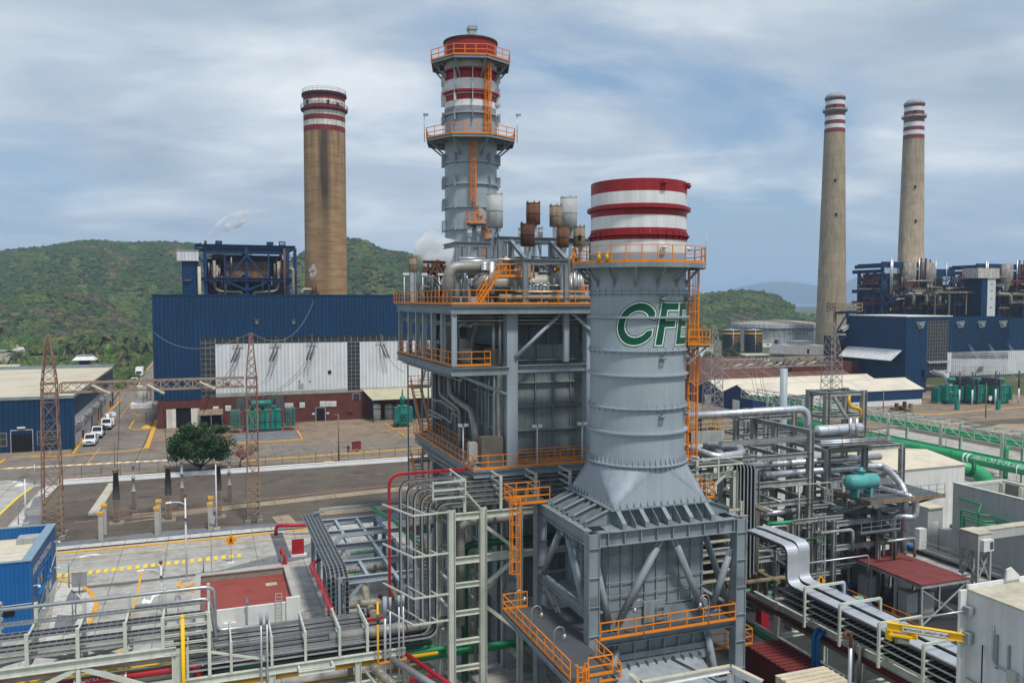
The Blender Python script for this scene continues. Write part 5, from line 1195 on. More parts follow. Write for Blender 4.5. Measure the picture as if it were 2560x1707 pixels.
for dv in(-.8,.8):
 b.beam((ua,vA+dv,gz0),(ub,vA+dv,gz0),.16).beam((ua,vA+dv,gz1),(ub,vA+dv,gz1),.16)
 for i in range(n):
  a,c=ua+(ub-ua)*i/n,ua+(ub-ua)*(i+1)/n;b.beam((a,vA+dv,gz0),(c,vA+dv,gz1),.07).beam((a,vA+dv,gz1),(c,vA+dv,gz0),.07)
  if i%3==0:b.beam((a,vA+dv,gz0),(a,vA+dv,gz1),.14)
for i in range(n+1):a=ua+(ub-ua)*i/n;b.beam((a,vA-.8,gz0),(a,vA+.8,gz0),.07).beam((a,vA-.8,gz1),(a,vA+.8,gz1),.07)
T.add('lattice_truss',b,M.lattan)
for i,(a,c,lab)in enumerate((((230,963),(272,983),'over the workshop eave'),((368,962),(406,982),'over the white tank'),((500,955),(534,971),'by the tall window strip'))):
 p,q=PV(*a,vA-1.0),PV(*c,vA-2.2);
 t=Th('insulator',f'cream tubular insulator hanging from the lattice girder {lab}','insulator',p[0],vA-1,p[1],'insulators on the girder')
 t.add('insulator_tube',MB().tube([(p[0],vA-.95,p[1]),(q[0],vA-2.2,q[1])],.17,10),M.cream);t.add('end_fitting',MB().tube([(q[0]-.15,vA-2.13,q[1]+.08),(q[0]+.25,vA-2.3,q[1]-.08)],.21,8),M.cream)
for i,(px,py,ys,yt,lab)in enumerate(((292,1310,1249,1177,'dark tapered porcelain post nearest the beige ramp'),(422,1303,1238,1166,'dark tapered porcelain post below the round green tree'),(547,1294,1226,1160,'dark tapered porcelain post beside the middle lamp pole'))):
 u,v=PZ(px,py);T=Th('porcelain_post',lab,'insulator post',u,v,0,'porcelain posts on lattice stands');zs_,zt=PV(px,ys,v)[1],PV(px,yt,v)[1]
 T.add('stand_lattice',lattice(MB(),sq(u,v,.3,.72),sq(u,v,zs_,.72),6,.10,.06),M.lattan);T.add('footing',MB().box(u-.9,u+.9,v-.9,v+.9,0,.3),M.concd)
 T.add('porcelain',MB().lathe((u,v,zs_+.15),[(.45,0),(.45,.3),(.30,(zt-zs_)*.95),(.33,zt-zs_-.2)],18),M.porc);T.add('top_cap',MB().lathe((u,v,zt-.2),[(0,.4),(.42,.38),(.42,.02),(0,0)],14).lathe((u,v,zt+.2),[(.5,0),(.5,.12),(0,.14)],14),M.lattan)
for px,py,yt,lab in((335,1277,1158,'slim post insulator right of the beige ramp'),(456,1270,1146,'slim post insulator under the tree trunk'),(574,1258,1146,'slim post insulator beside the red flowering tree')):
 u,v=PZ(px,py);zt=PV(px,yt,v)[1];zs_=zt*.42;T=Th('post_insulator',lab,'insulator post',u,v,0,'slim post insulators')
 T.add('stand_lattice',lattice(MB(),sq(u,v,.2,.6),sq(u,v,zs_,.6),5,.10,.06),M.lattan);T.add('footing',MB().box(u-.5,u+.5,v-.5,v+.5,0,.2),M.concd)
 T.add('porcelain',MB().lathe((u,v,zs_),[(.3,0),(.2,.2),(.2,(zt-zs_)*.45),(.3,(zt-zs_)*.46),(.3,(zt-zs_)*.5),(.17,(zt-zs_)*.52),(.17,zt-zs_-.5),(.28,zt-zs_-.45),(.28,zt-zs_-.3)],12),M.lgrey)
 T.add('contact_frame',MB().beam((u-.45,v,zt-.25),(u+.45,v,zt-.25),.1).beam((u-.3,v,zt-.2),(u-.3,v,zt+.25),.08).beam((u+.3,v,zt-.2),(u+.3,v,zt+.25),.08),M.galv)
for i,(px,py,yt)in enumerate(((253,1352,1286),(262,1336,1266),(393,1338,1273),(398,1328,1255),(526,1326,1263),(529,1318,1247))):
 u,v=PZ(px,py);zt=PV(px,yt,v)[1];T=Th('concrete_post',['stained concrete post with yellow cap, front of the pair left of the ramp','stained concrete post with yellow cap, rear of the pair left of the ramp','concrete post with yellow cap, front of the middle pair','concrete post with yellow cap, rear of the middle pair','concrete post with yellow cap and meter box','concrete post with yellow cap behind the one with a meter box'][i],'post',u,v,0,'concrete posts with yellow caps')
 T.add('shaft',MB().box(u-.27,u+.27,v-.22,v+.22,0,zt),M.concl);T.add('yellow_cap',MB().box(u-.36,u+.36,v-.3,v+.3,zt,zt+.35),M.ylwmark)
 if i==4:T.add('meter_box',MB().box(u-.1,u+.55,v-.4,v-.221,1.0,1.9),M.lgrey)
strip('path',[(185,1307),(330,1292),(478,1272),(590,1257),(740,1240),(1040,1205)],1.0,.075,mat('brick_channel',(.20,.12,.085),.9,dirt=.3))
strip('path',[(330,1290),(420,1283),(640,1262),(980,1225),(1080,1214)],2.6,.07,G_beige);strip('path',[(310,1308),(420,1292),(560,1276),(640,1262)],.6,.08,G_beige)
strip('ramp',[(233,1288),(283,1212)],1.3,.35,M.cream);sheet('path',pix((272,1294),(322,1289),(328,1281),(278,1285)),.09,mat('brown_pit_cover',(.17,.10,.07),.8,dirt=.3))
strip('path',[(700,1290),(722,1312)],2.4,.08,G_beige);sheet('path',pix((798,1270),(950,1259),(1040,1268),(800,1290)),.085,G_beige)
def lamp(px,py,yt,ax,ay,lab,m=None,r=.09,base=True,grp='white street lamps',two=False):
 u,v=PZ(px,py);zt=PV(px,yt,v)[1];m=m or M.pole;T=Th('street_lamp',lab,'street lamp',u,v,0,grp)
 T.add('pole',MB().tube([(u,v,.1),(u,v,zt)],[r*1.35,r*.8],10),m)
 if base:T.add('footing',MB().box(u-.4,u+.4,v-.4,v+.4,0,.35),M.concl)
 if ax is not None:
  a=PV(ax,ay,v);du=a[0]-u;dz=a[1]-zt
  T.add('arm',MB().tube([(u,v,zt-.9),(u+du*.25,v,zt-.9+(dz+.9)*.75),(u+du*.6,v,zt-.9+(dz+.9)*.97),(u+du*.85,v,a[1])],r*.55,8),m);T.add('lamp_head',MB().add([(u+du*.8,v-.14,a[1]-.06),(u+du*.8,v+.14,a[1]-.06),(u+du*1.15,v+.16,a[1]-.05),(u+du*1.15,v-.16,a[1]-.05),(u+du*.8,v-.1,a[1]+.1),(u+du*.8,v+.1,a[1]+.1),(u+du*1.12,v+.1,a[1]+.05),(u+du*1.12,v-.1,a[1]+.05)],[(3,2,1,0),(4,5,6,7),(0,1,5,4),(1,2,6,5),(2,3,7,6),(3,0,4,7)]),m)
 if two:T.add('camera',MB().box(u-.12,u+.12,v-.3,v-.05,zt*.72,zt*.72+.25).cyl((u,v,zt),.16,.25,10),M.dkmetal)
 return T
lamp(467,1452,1240,420,1256,'white street lamp at the corner kerb in front of the crosswalk',two=True)
lamp(542,1325,1160,None,None,'slim white lamp pole without arm on the road edge',r=.08)
lamp(65,1312,1197,36,1204,'white street lamp beside the white walkway at the far left')
lamp(405,1535,1408,350,1425,'white street lamp above the two headed road arrow',two=True)
lamp(847,1153,1034,838,1036,'tan pole with white painted foot on the verge',M.tanrust,.12,False);lamp(87,1213,1160,None,None,'short grey lamp pole at the crossing corner',M.galv,.08,False)
lamp(46,1312,1258,60,1257,'short dark grey path lamp by the white walkway',M.steel,.05,False);lamp(289,1240,1064,None,None,'tall thin bare tan pole before the access road',M.tanrust,.07,False)
def wheels(T,us,vs,r=.38,w=.26):
 for u in us:
  for v in vs:
   o=T.add('wheel',MB().lathe((u-w/2,v,r),[(r*.55,0),(r*.95,0),(r,.04),(r,w-.04),(r*.95,w),(r*.55,w)],18,True,'u'),M.rubber);T.add('rim',MB().lathe((u-w/2+.01,v,r),[(0,.0),(r*.55,.0),(r*.55,w-.02),(0,w-.02)],12,False,'u'),M.galv,o)
def pickup(u,v,label,kind,grp='white service trucks'):
 T=Th('pickup_truck',label,'truck',u,v,0,grp);w=.95;c=M.carwh
 def prof(pts,hw,name,m):return T.add(name,MB().extr([(u-hw,v+a,z)for a,z in pts],(2*hw,0,0)),m)
 prof([(0,.5),(0,.95),(.15,1.08),(1.35,1.16),(1.9,1.2),(3.75,1.2),(5.3,1.2),(5.35,.6),(4.8,.42),(.5,.42)]if kind==0 else[(0,.5),(0,1.0),(.15,1.15),(1.35,1.22),(1.9,1.25),(3.3,1.25),(3.3,.6),(.5,.42)],w,'body',c)
 prof([(1.35,1.2),(2.0,1.86),(3.55,1.88),(3.8,1.2)]if kind==0 else[(1.35,1.24),(1.95,2.0),(3.0,2.02),(3.2,1.24)],w*.86,'cab',c)
 g=MB();hw=w*.865;tz=1.80 if kind==0 else 1.92
 g.extr([(u-hw*.9,v+1.39,1.24),(u+hw*.9,v+1.39,1.24),(u+hw*.84,v+1.93,tz),(u-hw*.84,v+1.93,tz)],(0,-.03,.02));T.add('windscreen',g,M.glasscar)
 for sg in(-1,1):
  T.add('side_window',MB().extr([(u+sg*hw,v+1.7,1.27),(u+sg*hw,v+3.5 if kind==0 else v+3.0,1.27),(u+sg*hw,v+3.35 if kind==0 else v+2.9,tz-.04),(u+sg*hw,v+2.05,tz-.04)],(sg*.015,0,0)),M.glasscar)
  T.add('headlight',MB().box(u+sg*.62-.2,u+sg*.62+.2,v-.03,v+.04,.78,.96),M.silver2);T.add('mirror',MB().box(u+sg*1.02-.1,u+sg*1.02+.1,v+1.75,v+1.85,1.25,1.45),M.rubber)
 T.add('grille',MB().box(u-.4,u+.4,v-.025,v+.02,.72,.98),M.rubber);T.add('bumper',MB().box(u-.93,u+.93,v-.12,v+.02,.42,.66),M.rubber if kind else M.galv);T.add('number_plate',MB().box(u-.25,u+.25,v-.14,v-.121,.48,.62),M.wwhite)
 wheels(T,(u-.83,u+.83),(v+.95,v+4.2))
 if kind==0:T.add('cargo_bed',MB().box(u-.78,u+.78,v+3.85,v+5.2,1.12,1.215),M.rubber)
 if kind==1:T.add('flat_bed',MB().box(u-1.05,u+1.05,v+3.4,v+6.2,.7,1.0),M.dkmetal);T.add('bed_rack',MB().box(u-1.05,u+1.05,v+3.4,v+3.5,1.0,2.1).box(u-1.05,u-.95,v+3.51,v+6.2,1.0,1.5).box(u+.95,u+1.05,v+3.51,v+6.2,1.0,1.5),M.rubber)
 if kind==2:
  T.add('service_body',MB().box(u-1.15,u-.6,v+3.5,v+6.4,.6,1.75).box(u+.6,u+1.15,v+3.5,v+6.4,.6,1.75).box(u-.59,u+.59,v+3.5,v+6.4,.6,1.0),c);T.add('crane_post',MB().cyl((u,v+4.0,1.0),.3,1.6,12),c)
  T.add('crane_arm',MB().beam((u-.4,v+4.0,2.6),(u+.9,v+6.0,2.75),.3).beam((u+.5,v+5.6,2.4),(u+1.3,v+5.8,2.4),.6,.6),c)
 return T
pk=PZ(222,1117);_a=pickup(pk[0],pk[1],'white pickup, first of the row beside the workshop wall',0);p2=PZ(236,1100);_b=pickup(p2[0]+.2,p2[1]+1.2,'white flatbed truck with black rack, second of the parked row',1);p3=PZ(254,1080);_c=pickup(p3[0]+.6,p3[1]+2.2,'white utility truck with a small crane, last of the parked row',2)
p4=PZ(335,962);_d=pickup(p4[0],p4[1],'white pickup on the access road in front of the box truck',0)
for q in(_a,_b,_c,_d):q.o.scale=(1.2,)*3
u,v=PZ(347,944);T=Th('box_truck','white box truck parked on the access road beside the hedge','truck',u,v,0);T.add('cargo_box',MB().box(u-1.3,u+1.3,v+2.2,v+8.5,.8,3.7),M.carwh);T.add('cab',MB().extr([(u-1.15,v,.5),(u-1.15,v,1.5),(u-1.15,v+.6,2.6),(u-1.15,v+2.1,2.6),(u-1.15,v+2.1,.5)],(2.3,0,0)),M.carwh);T.add('windscreen',MB().extr([(u-1.0,v+.02,1.55),(u+1.0,v+.02,1.55),(u+1.0,v+.55,2.5),(u-1.0,v+.55,2.5)],(0,-.03,0)),M.glasscar);wheels(T,(u-1,u+1),(v+1.1,v+6.8),.5,.3)
u,v=PZ(45,953);T=Th('coach','silver and white coach with dark windows parked behind the workshop','bus',u,v,0)
T.add('body',MB().extr([(u-6.4,v,.6),(u-6.6,v,1.6),(u-6.0,v,3.5),(u+6.2,v,3.5),(u+6.3,v,.5),(u-6.0,v,.45)],(0,2.5,0)),M.galv);T.add('roof',MB().extr([(u-5.95,v-.02,3.1),(u-5.9,v-.02,3.55),(u+6.2,v-.02,3.55),(u+6.25,v-.02,3.1)],(0,2.55,0)),M.carwh);T.add('window_band',MB().box(u-5.9,u+5.7,v-.04,v-.021,1.9,3.05),M.glasscar);wheels(T,(u-4.6,u+4),(v+.14,v+2.36),.5,.3)
def hyd(px,py,lab,s=1.0,hyd_=True):
 u,v=PZ(px,py);T=Th('hydrant_cabinet',lab,'hydrant cabinet',u,v,0,'red fire hose cabinets');T.add('cabinet',MB().box(u-.85*s,u+.85*s,v,v+.7,.6,2.0*s),M.maroon);T.add('cabinet_roof',MB().box(u-.92*s,u+.92*s,v-.08,v+.78,2.0*s+.002,2.0*s+.08),M.maroon)
 for d in(-.6*s,.6*s):T.add('yellow_leg',MB().box(u+d-.14,u+d+.14,v+.1,v+.6,0,.6),M.yellow)
hyd(892,1130,'red hose cabinet on yellow legs beside the dark hydrant in the yard');hyd(198,1100,'red hose cabinet at the front corner of the workshop side wall');hyd(238,1055,'red hose cabinet half hidden behind the crane truck');hyd(270,1022,'red hose cabinet at the far end of the workshop wall')
u,v=PZ(871,1130);T=Th('fire_hydrant','dark red hydrant standing on the yard kerb','hydrant',u,v,0);T.add('barrel',MB().lathe((u,v,0),[(.3,0),(.3,.15),(.2,.2),(.2,1.0),(.26,1.05),(.2,1.3),(0,1.45)],14),M.maroon);T.add('outlet',MB().tube([(u-.35,v,.85),(u+.35,v,.85)],.1,8),M.maroon)
u,v=PZ(822,1160);solo('kerb_block',MB().box(u-.9,u+.9,v-.4,v+.4,0,.45).box(u-.8,u+.8,v-.3,v+.3,.451,.55),M.yellow,'yellow concrete block on the verge by the white wall','block')
u,v=PZ(366,1070);T=Th('warning_pyramid','yellow concrete pyramid around a black post at the road island','pyramid',u,v,0);T.add('pyramid',MB().add([(u-1.3,v-.8,0),(u+1.3,v-.8,0),(u+1.3,v+.8,0),(u-1.3,v+.8,0),(u,v,.9)],[(0,1,4),(1,2,4),(2,3,4),(3,0,4)]),M.ylwmark);T.add('post',MB().box(u-.12,u+.12,v-.1,v+.1,.5,3.7),M.dkmetal)
def sag(name,p,q,s,r,m,lab,grp,n=12):
 p,q=Vector(p),Vector(q);pts=[p.lerp(q,i/n)-Vector((0,0,4*s*(i/n)*(1-i/n)))for i in range(n+1)]
 return solo(name,MB().tube(pts,r,5),m,lab,'cable',grp,at=tuple(p))
k_=0
for px,py,tx,ty in((593,885,540,960),(687,885,652,960),(778,882,690,975)):
 a=PV(px,py,HV-2);c=PV(tx,ty,175)
 for s_ in(0,.8):sag('conductor',(a[0]+s_,HV-2,a[1]),(c[0]+s_,175,c[1]),1.2,.045,M.cable,'thin black conductor sagging from the hall wall to the switchyard','conductors from the hall wall')
for px,py in((1000,935),):
 a=PV(955,868,HV-2);c=PV(1010,930,170);sag('conductor',(a[0],HV-2,a[1]),(c[0],170,c[1]),1.0,.045,M.cable,'thin black conductor sagging from the hall wall to the switchyard','conductors from the hall wall')
for(a,c)in(((450,982),(450,1150)),((560,1000),(545,1160)),((300,985),(292,1177)),((405,985),(422,1166)),((530,975),(456,1146)),((410,983),(335,1158))):
 p=PV(*a,115.5);q=PV(*c,121.0);sag('dropper',(p[0],115.5,p[1]),(q[0],121,q[1]),.6,.03,M.cable,'thin dropper wire hanging below the lattice girder','dropper wires')
a=PV(627,832,117);sag('earth_wire',(a[0],117,a[1]),(PV(382,828,HV-.3)[0],HV-.3,PV(382,828,HV-.3)[1]),3,.04,M.galv,'thin pale earth wire from the red tower top to the hall corner',None);sag('earth_wire',(a[0],117,a[1]),(PV(785,750,HV-.3)[0],HV-.3,PV(785,750,HV-.3)[1]),4.5,.04,M.galv,'thin pale earth wire from the red tower top up to the hall parapet',None)
GREENS=[(.040,.078,.018),(.055,.095,.022),(.075,.110,.028),(.050,.072,.022),(.095,.115,.030),(.034,.062,.018)]
DRY=[(.085,.075,.048),(.105,.095,.05),(.075,.062,.042),(.12,.115,.035)]
M.leaf=mat('leaf_green',(.06,.1,.03),.65,dirt=.15,scale=1.5,tint=True,spec=.25)
M.forest=mat('forest_canopy',(.06,.1,.03),.85,dirt=.5,scale=.55,tint=True,spec=.15,bump=.5)
M.bark=mat('grey_brown_bark',(.12,.095,.07),.9,dirt=.35,scale=2)
M.frond=mat('palm_frond',(.07,.1,.03),.6,dirt=.15,tint=True,spec=.3)
class TB(MB):
 def __init__(s):super().__init__();s.tint=[]
 def col(s,c):s.tint+=[tuple(c)+(1.,)]*(len(s.v)-len(s.tint));return s
def vary(c,r,a=.25):k=1+r.uniform(-a,a);return tuple(x*k*(1+r.uniform(-.08,.08))for x in c)
def leaves(b,c,rad,n,sz,col,r,up=.35):
 for _ in range(n):
  d=Vector((r.gauss(0,1),r.gauss(0,1),r.gauss(0,1))).normalized();q=r.random()**.33
  p=Vector(c)+Vector((d.x*rad[0],d.y*rad[1],d.z*rad[2]))*q
  nrm=(d+Vector((r.uniform(-.6,.6),r.uniform(-.6,.6),up+r.uniform(-.4,.6)))).normalized()
  a=nrm.orthogonal().normalized();a=Matrix.Rotation(r.uniform(0,6.28),3,nrm)@a;e=nrm.cross(a);s=sz*r.uniform(.6,1.3)
  b.add([p-a*s,p+e*s*.45-nrm*s*.1,p+a*s,p-e*s*.45-nrm*s*.1],[(0,1,2,3)])
 b.col(vary(col,r,.2))
def tree(u,v,cw,ch,z0,label,cat='tree',cols=GREENS,nclump=70,nl=80,sz=.34,lean=0.,trunk=.28,name='broadleaf_tree',group=None,seed=1,flat=1.):
 r=random.Random(seed);T=Th(name,label,cat,u,v,0,group)
 b=MB();top=z0+ch*.45
 b.tube([(u,v,0),(u+.05,v,z0*.5),(u+.1+lean,v,z0+.2)],[trunk*1.3,trunk,trunk*.8],9)
 for i in range(7):
  a=2*pi*i/7+r.random();q=(u+lean+cw*.34*cos(a),v+cw*.34*sin(a),z0+ch*r.uniform(.25,.6));b.tube([(u+lean*.9,v,z0*.75),((u+lean+q[0])/2,(v+q[1])/2,z0+ch*.12),q],[trunk*.55,trunk*.38,trunk*.15],6)
 T.add('trunk',b,M.bark);f=TB()
 for i in range(nclump):
  d=Vector((r.gauss(0,1),r.gauss(0,1),r.gauss(0,1)*.9)).normalized();q=.45+.5*r.random()**.6
  if d.z<-.55:d.z*=.5
  c=(u+lean+d.x*cw/2*q*r.uniform(.85,1.04),v+d.y*cw/2*q*r.uniform(.85,1.04),z0+ch*.45+d.z*ch*.5*q*flat)
  k=r.uniform(.7,1.3);leaves(f,c,(cw*.10*k,cw*.10*k,cw*.075*k),nl,sz,r.choice(cols),r)
 T.add('crown',f,M.leaf);return T
def palm(u,v,h,label,r,sc=1.,n=28,L=3.6):
 T=Th('palm_tree',label,'palm tree',u,v,0,'coconut palms beyond the workshop');ln=r.uniform(-1,1)
 T.add('trunk',MB().tube([(u,v,0),(u+ln*.3,v,h*.5),(u+ln,v,h)],[.24,.17,.15],7),M.bark);f=TB()
 for i in range(n):
  a=2*pi*i/n+r.uniform(-.2,.2);el=r.uniform(-.5,1.0);ll=L*r.uniform(.8,1.1);pts=[]
  for k in range(8):t=k/7;x=ll*t*cos(el*(1-t*.4));z=ll*(sin(el)*t-.62*t*t*(1.1-.4*el));pts.append(Vector((u+ln+x*cos(a),v+x*sin(a),h+z)))
  sd_=Vector((-sin(a),cos(a),0));c=r.choice(GREENS+[(.15,.145,.045),(.12,.14,.04)])if el>-.1 else r.choice([(.13,.10,.04),(.09,.09,.03)])
  for k in range(7):
   p,q=pts[k],pts[k+1];w=.62*sin(pi*(.18+.78*k/7))*ll/3.4
   for sg in(1,-1):
    tip=p.lerp(q,.9)+sd_*sg*w-Vector((0,0,w*.45));tip2=p.lerp(q,.4)+sd_*sg*w*.95-Vector((0,0,w*.5))
    f.add([p,q,tip],[(0,1,2)]);f.add([p.lerp(q,.05),p.lerp(q,.45),tip2],[(0,1,2)])
  f.col(vary(c,r,.2))
 T.add('crown',f,M.frond);return T
import bmesh
def dome(seed):
 bm=bmesh.new();bmesh.ops.create_icosphere(bm,subdivisions=2,radius=1);r=random.Random(seed)
 for v in bm.verts:v.co*=1+.55*(noise.noise(v.co*2.1+Vector((seed*3.1,0,0))))+r.uniform(-.10,.10)
 bmesh.ops.delete(bm,geom=[v for v in bm.verts if v.co.z<-.45],context='VERTS');bm.verts.index_update()
 vs=np.array([v.co for v in bm.verts]);fs=np.array([[v.index for v in f.verts]for f in bm.faces]);bm.free();return vs,fs
DOM=[dome(i)for i in range(7)]
def wood(name,label,spots,group=None):
 """spots: (u, v, z, radius, height, colour)"""
 V,Fc,Tn=[],[],[];base=0;r=random.Random(len(spots))
 for(u,v,z,rad,h,c)in spots:
  d,f=DOM[r.randrange(7)];a=r.uniform(0,6.28);ca,sa=cos(a),sin(a)
  x,y=d[:,0]*ca-d[:,1]*sa,d[:,0]*sa+d[:,1]*ca
  V.append(np.stack([u+x*rad*r.uniform(.85,1.2),v+y*rad,z+(d[:,2]+.35)*h],1));Fc.append(f+base);base+=len(d)
  k=np.random.RandomState(r.randrange(9999)).uniform(.82,1.18,len(d));Tn.append(np.concatenate([np.outer(k,c),np.ones((len(d),1))],1))
 V=np.concatenate(V);Fc=np.concatenate(Fc);Tn=np.concatenate(Tn).astype(np.float32);at=(float(V[:,0].mean()),float(V[:,1].mean()),0.)
 me=bpy.data.meshes.new(name);me.from_pydata((V-np.array(at)).tolist(),[],Fc.tolist());me.materials.append(M.forest)
 q=me.color_attributes.new('tint','FLOAT_COLOR','POINT');q.data.foreach_set('color',Tn.ravel());me.update()
 o=bpy.data.objects.new(name,me);COL.objects.link(o);o.location=W(*at);o.rotation_euler=(0,0,TH);tagit(o,label,'woodland',group,'stuff');return o
G_hill=gmat('scrub_hillside',[(.060,.085,.028),(.10,.088,.05),(.14,.10,.065)],.006,bump=.5,fine=18)
RH=random.Random(5);HG=[(.040,.070,.020),(.046,.078,.022),(.055,.085,.025),(.045,.066,.024),(.062,.088,.028),(.036,.060,.020)]
def hill(name,sky,dc,df,nt,label,nw,rr=(3.5,7),dryness=.2,dz=0.):
 xs=np.arange(sky[0][0],sky[-1][0]+1,14);ys=np.interp(xs,[p[0]for p in sky],[p[1]for p in sky]);grid=[]
 def P(px,py,t,dj=0):
  zc=CZ+(750-py)/FPX*dc-5.0
  s=max(0,t);prof=(s*s*(3-2*s))*.55+s*.45
  d=df+(dc-df)*t;d2=d*(1+.05*noise.noise(Vector((px*.004,t*2,1.7)))*(1 if 0<t<1 else 0))
  x=(px-1280)/FPX*d2;z=max(zc,0)*prof*(1+.16*noise.noise(Vector((px*.006,t*3,4.2)))*(1-s)*s*4)+(0 if t else-1)
  return uvof(x,d2)+(z,)
 for i in range(nt+1):grid.append([P(x,y,i/nt)for x,y in zip(xs,ys)])
 m=len(xs);back=[(u+0.,v,z)for u,v,z in[uvof((x-1280)/FPX*(dc*1.5),dc*1.5)+(-1,)for x in xs]];grid.append(back)
 b=MB().add([p for r in grid for p in r],[(i*m+j,i*m+j+1,(i+1)*m+j+1,(i+1)*m+j)for i in range(nt+1)for j in range(m-1)],True);struct(name,b,G_hill)
 spots=[]
 for _ in range(nw):
  px=RH.uniform(xs[0],xs[-1]);t=RH.random()**.9*1.02;py=np.interp(px,xs,ys);u,v,z=P(px,py,min(t,1.0))
  if z<1:continue
  n=noise.noise(Vector((px*.011,t*4.5,2.2)))+.5*noise.noise(Vector((px*.04,t*14,7.2)))
  c=RH.choice(DRY)if n>.62-dryness*1.4 or RH.random()<.03 else RH.choice(HG);
  if n<-.28:c=RH.choice([(.075,.105,.03),(.09,.11,.03)])
  rad=RH.uniform(*rr);spots.append((u,v,z-rad*.25,rad,rad*RH.uniform(.6,1.0),vary(c,RH,.12)))
 wood('hillside_woodland',label,spots)
hill('hill',[(-420,690),(-200,655),(0,625),(60,620),(100,617),(160,607),(210,599),(250,598),(300,603),(360,605),(420,602),(480,608),(540,614),(585,617),(640,640),(690,668),(740,700),(800,748)],1200,640,16,'green scrub wood covering the long left hill',11500,(2.6,5.2),.12)
hill('hill',[(560,748),(640,700),(700,665),(739,641),(790,612),(840,598),(868,593),(890,593),(921,601),(952,618),(985,624),(1031,630),(1100,650),(1200,690),(1300,748)],1080,700,12,'green scrub wood covering the peaked hill behind the wide chimney',5200,(2.4,4.8),.16)
hill('hill',[(-350,760),(-120,722),(0,728),(60,718),(130,712),(190,708),(240,728),(290,758),(340,800),(380,826),(420,846)],720,560,9,'dry brown and olive scrub wood on the low spur before the hill',3600,(1.8,3.8),.30)
hill('hill',[(1560,752),(1640,744),(1715,741),(1750,732),(1800,724),(1850,721),(1900,724),(1935,731),(1952,741),(1968,751),(1990,758)],980,800,9,'green wood covering the low round hill before the bay',3000,(2.3,4.6),.08)
G_mtn=mat('far_mountain',(.075,.10,.075),.9,dirt=.2,scale=.002)
def ridge(sky,d):
 b=MB();n=len(sky);f=[uvof((p[0]-1280)/FPX*d*.97,d*.97)+(-2,)for p in sky];t=[uvof((p[0]-1280)/FPX*d,d)+(CZ+(750-p[1])/FPX*d,)for p in sky];k=[uvof((p[0]-1280)/FPX*d*1.2,d*1.2)+(-2,)for p in sky]
 b.add(f+t+k,[(i,i+1,n+i+1,n+i)for i in range(n-1)]+[(n+i,n+i+1,2*n+i+1,2*n+i)for i in range(n-1)],True);struct('mountain',b,G_mtn)
ridge([(1790,752),(1830,722),(1850,717),(1870,713),(1905,707),(1935,705),(1960,704),(1985,707),(2010,709),(2036,714),(2070,712),(2112,706),(2140,693),(2200,672),(2280,665),(2400,690),(2500,720),(2600,752)],7600)
ridge([(1660,752),(1700,726),(1735,722),(1760,734),(1800,752)],6200)
ms=bpy.data.materials.new('bay_water');kk=NT(ms);bs=kk.n('BsdfPrincipled');bs.inputs['Base Color'].default_value=(.05,.10,.14,1);bs.inputs['Roughness'].default_value=.25
tc=kk.n('TexCoord');bp=kk.n('Bump');bp.inputs['Distance'].default_value=2;bp.inputs['Strength'].default_value=.4;kk.l(kk.noise(tc.outputs['Object'],.02,4,.6),bp.inputs['Height']);kk.l(bp.outputs[0],bs.inputs['Normal']);oo=kk.n('OutputMaterial');kk.l(bs.outputs[0],oo.inputs[0])
struct('water',MB().quad(*[uvof((px-1280)/FPX*d,d)+(.8,)for px,d in((1300,3600),(3200,3600),(3200,12500),(1300,12500))]),ms)
def plain(n,x0,x1,d0,d1,rr,hh,cols,avoid=None):
 o=[]
 for _ in range(n):
  px=RH.uniform(x0,x1);d=d0*(d1/d0)**RH.random();u,v=uvof((px-1280)/FPX*d,d)
  if avoid and avoid(u,v):continue
  if noise.noise(Vector((u*.02,v*.02,3.3)))<-.42:continue
  r=RH.uniform(*rr);o.append((u,v,0,r,r*RH.uniform(*hh),vary(RH.choice(cols),RH,.28)))
 return o
noroad=lambda u,v:(-29<u<-6)or(u<-24.5 and v<275)or(-90<u<-50 and 280<v<330)
LUSH=GREENS+[(.075,.13,.028),(.10,.15,.03),(.06,.11,.022)]
wood('woodland','green treetops on the plain between the workshop and the hills',plain(3200,-260,470,450,660,(1.8,4.4),(.7,1.2),LUSH,noroad))
wood('shrubbery','bright green bushes and rough growth behind the workshop',plain(3000,-140,400,266,450,(.5,1.5),(.6,1.0),[(.09,.15,.03),(.075,.13,.03),(.11,.14,.04),(.06,.10,.025)],noroad))
wood('woodland','dark green treetops around the oil tanks towards the bay',plain(1900,1500,2330,620,1500,(3,6.5),(.7,1.2),GREENS+[(.06,.115,.03)],None))
hp=[(PZ(x,y),s)for x,y,s in((338,948,1.6),(343,938,2.2),(350,928,2.0),(356,918,2.4),(362,910,2.2),(368,902,2.4),(374,895,2.2),(379,888,2.5),(330,955,1.5),(322,962,1.3),(310,968,1.2),(302,974,1.2),(300,962,1.5),(315,950,1.8),(325,940,2.0))]
r=random.Random(4)
for i,((u,v),s)in enumerate(hp):
 f=TB()
 for k in range(16):leaves(f,(u+r.uniform(-1,1)*s,v+r.uniform(-1,1)*s,s*r.uniform(.3,1.1)),(.7*s,.7*s,.55*s),50,.24,r.choice([(.075,.14,.028),(.06,.115,.024),(.10,.16,.035)]),r)
 o=solo('bush',f,M.leaf,'leafy green bush in the hedge along the access road','bush','hedge bushes along the access road',at=(u,v,0))
u,v=PZ(500,1180);dk=[(.020,.052,.012),(.026,.064,.014),(.034,.078,.018),(.018,.044,.011)]
tree(u,v,11.8,8.2,1.15,'round dark green tree in front of the brick gate',cols=dk,nclump=120,nl=95,sz=.30,seed=8)
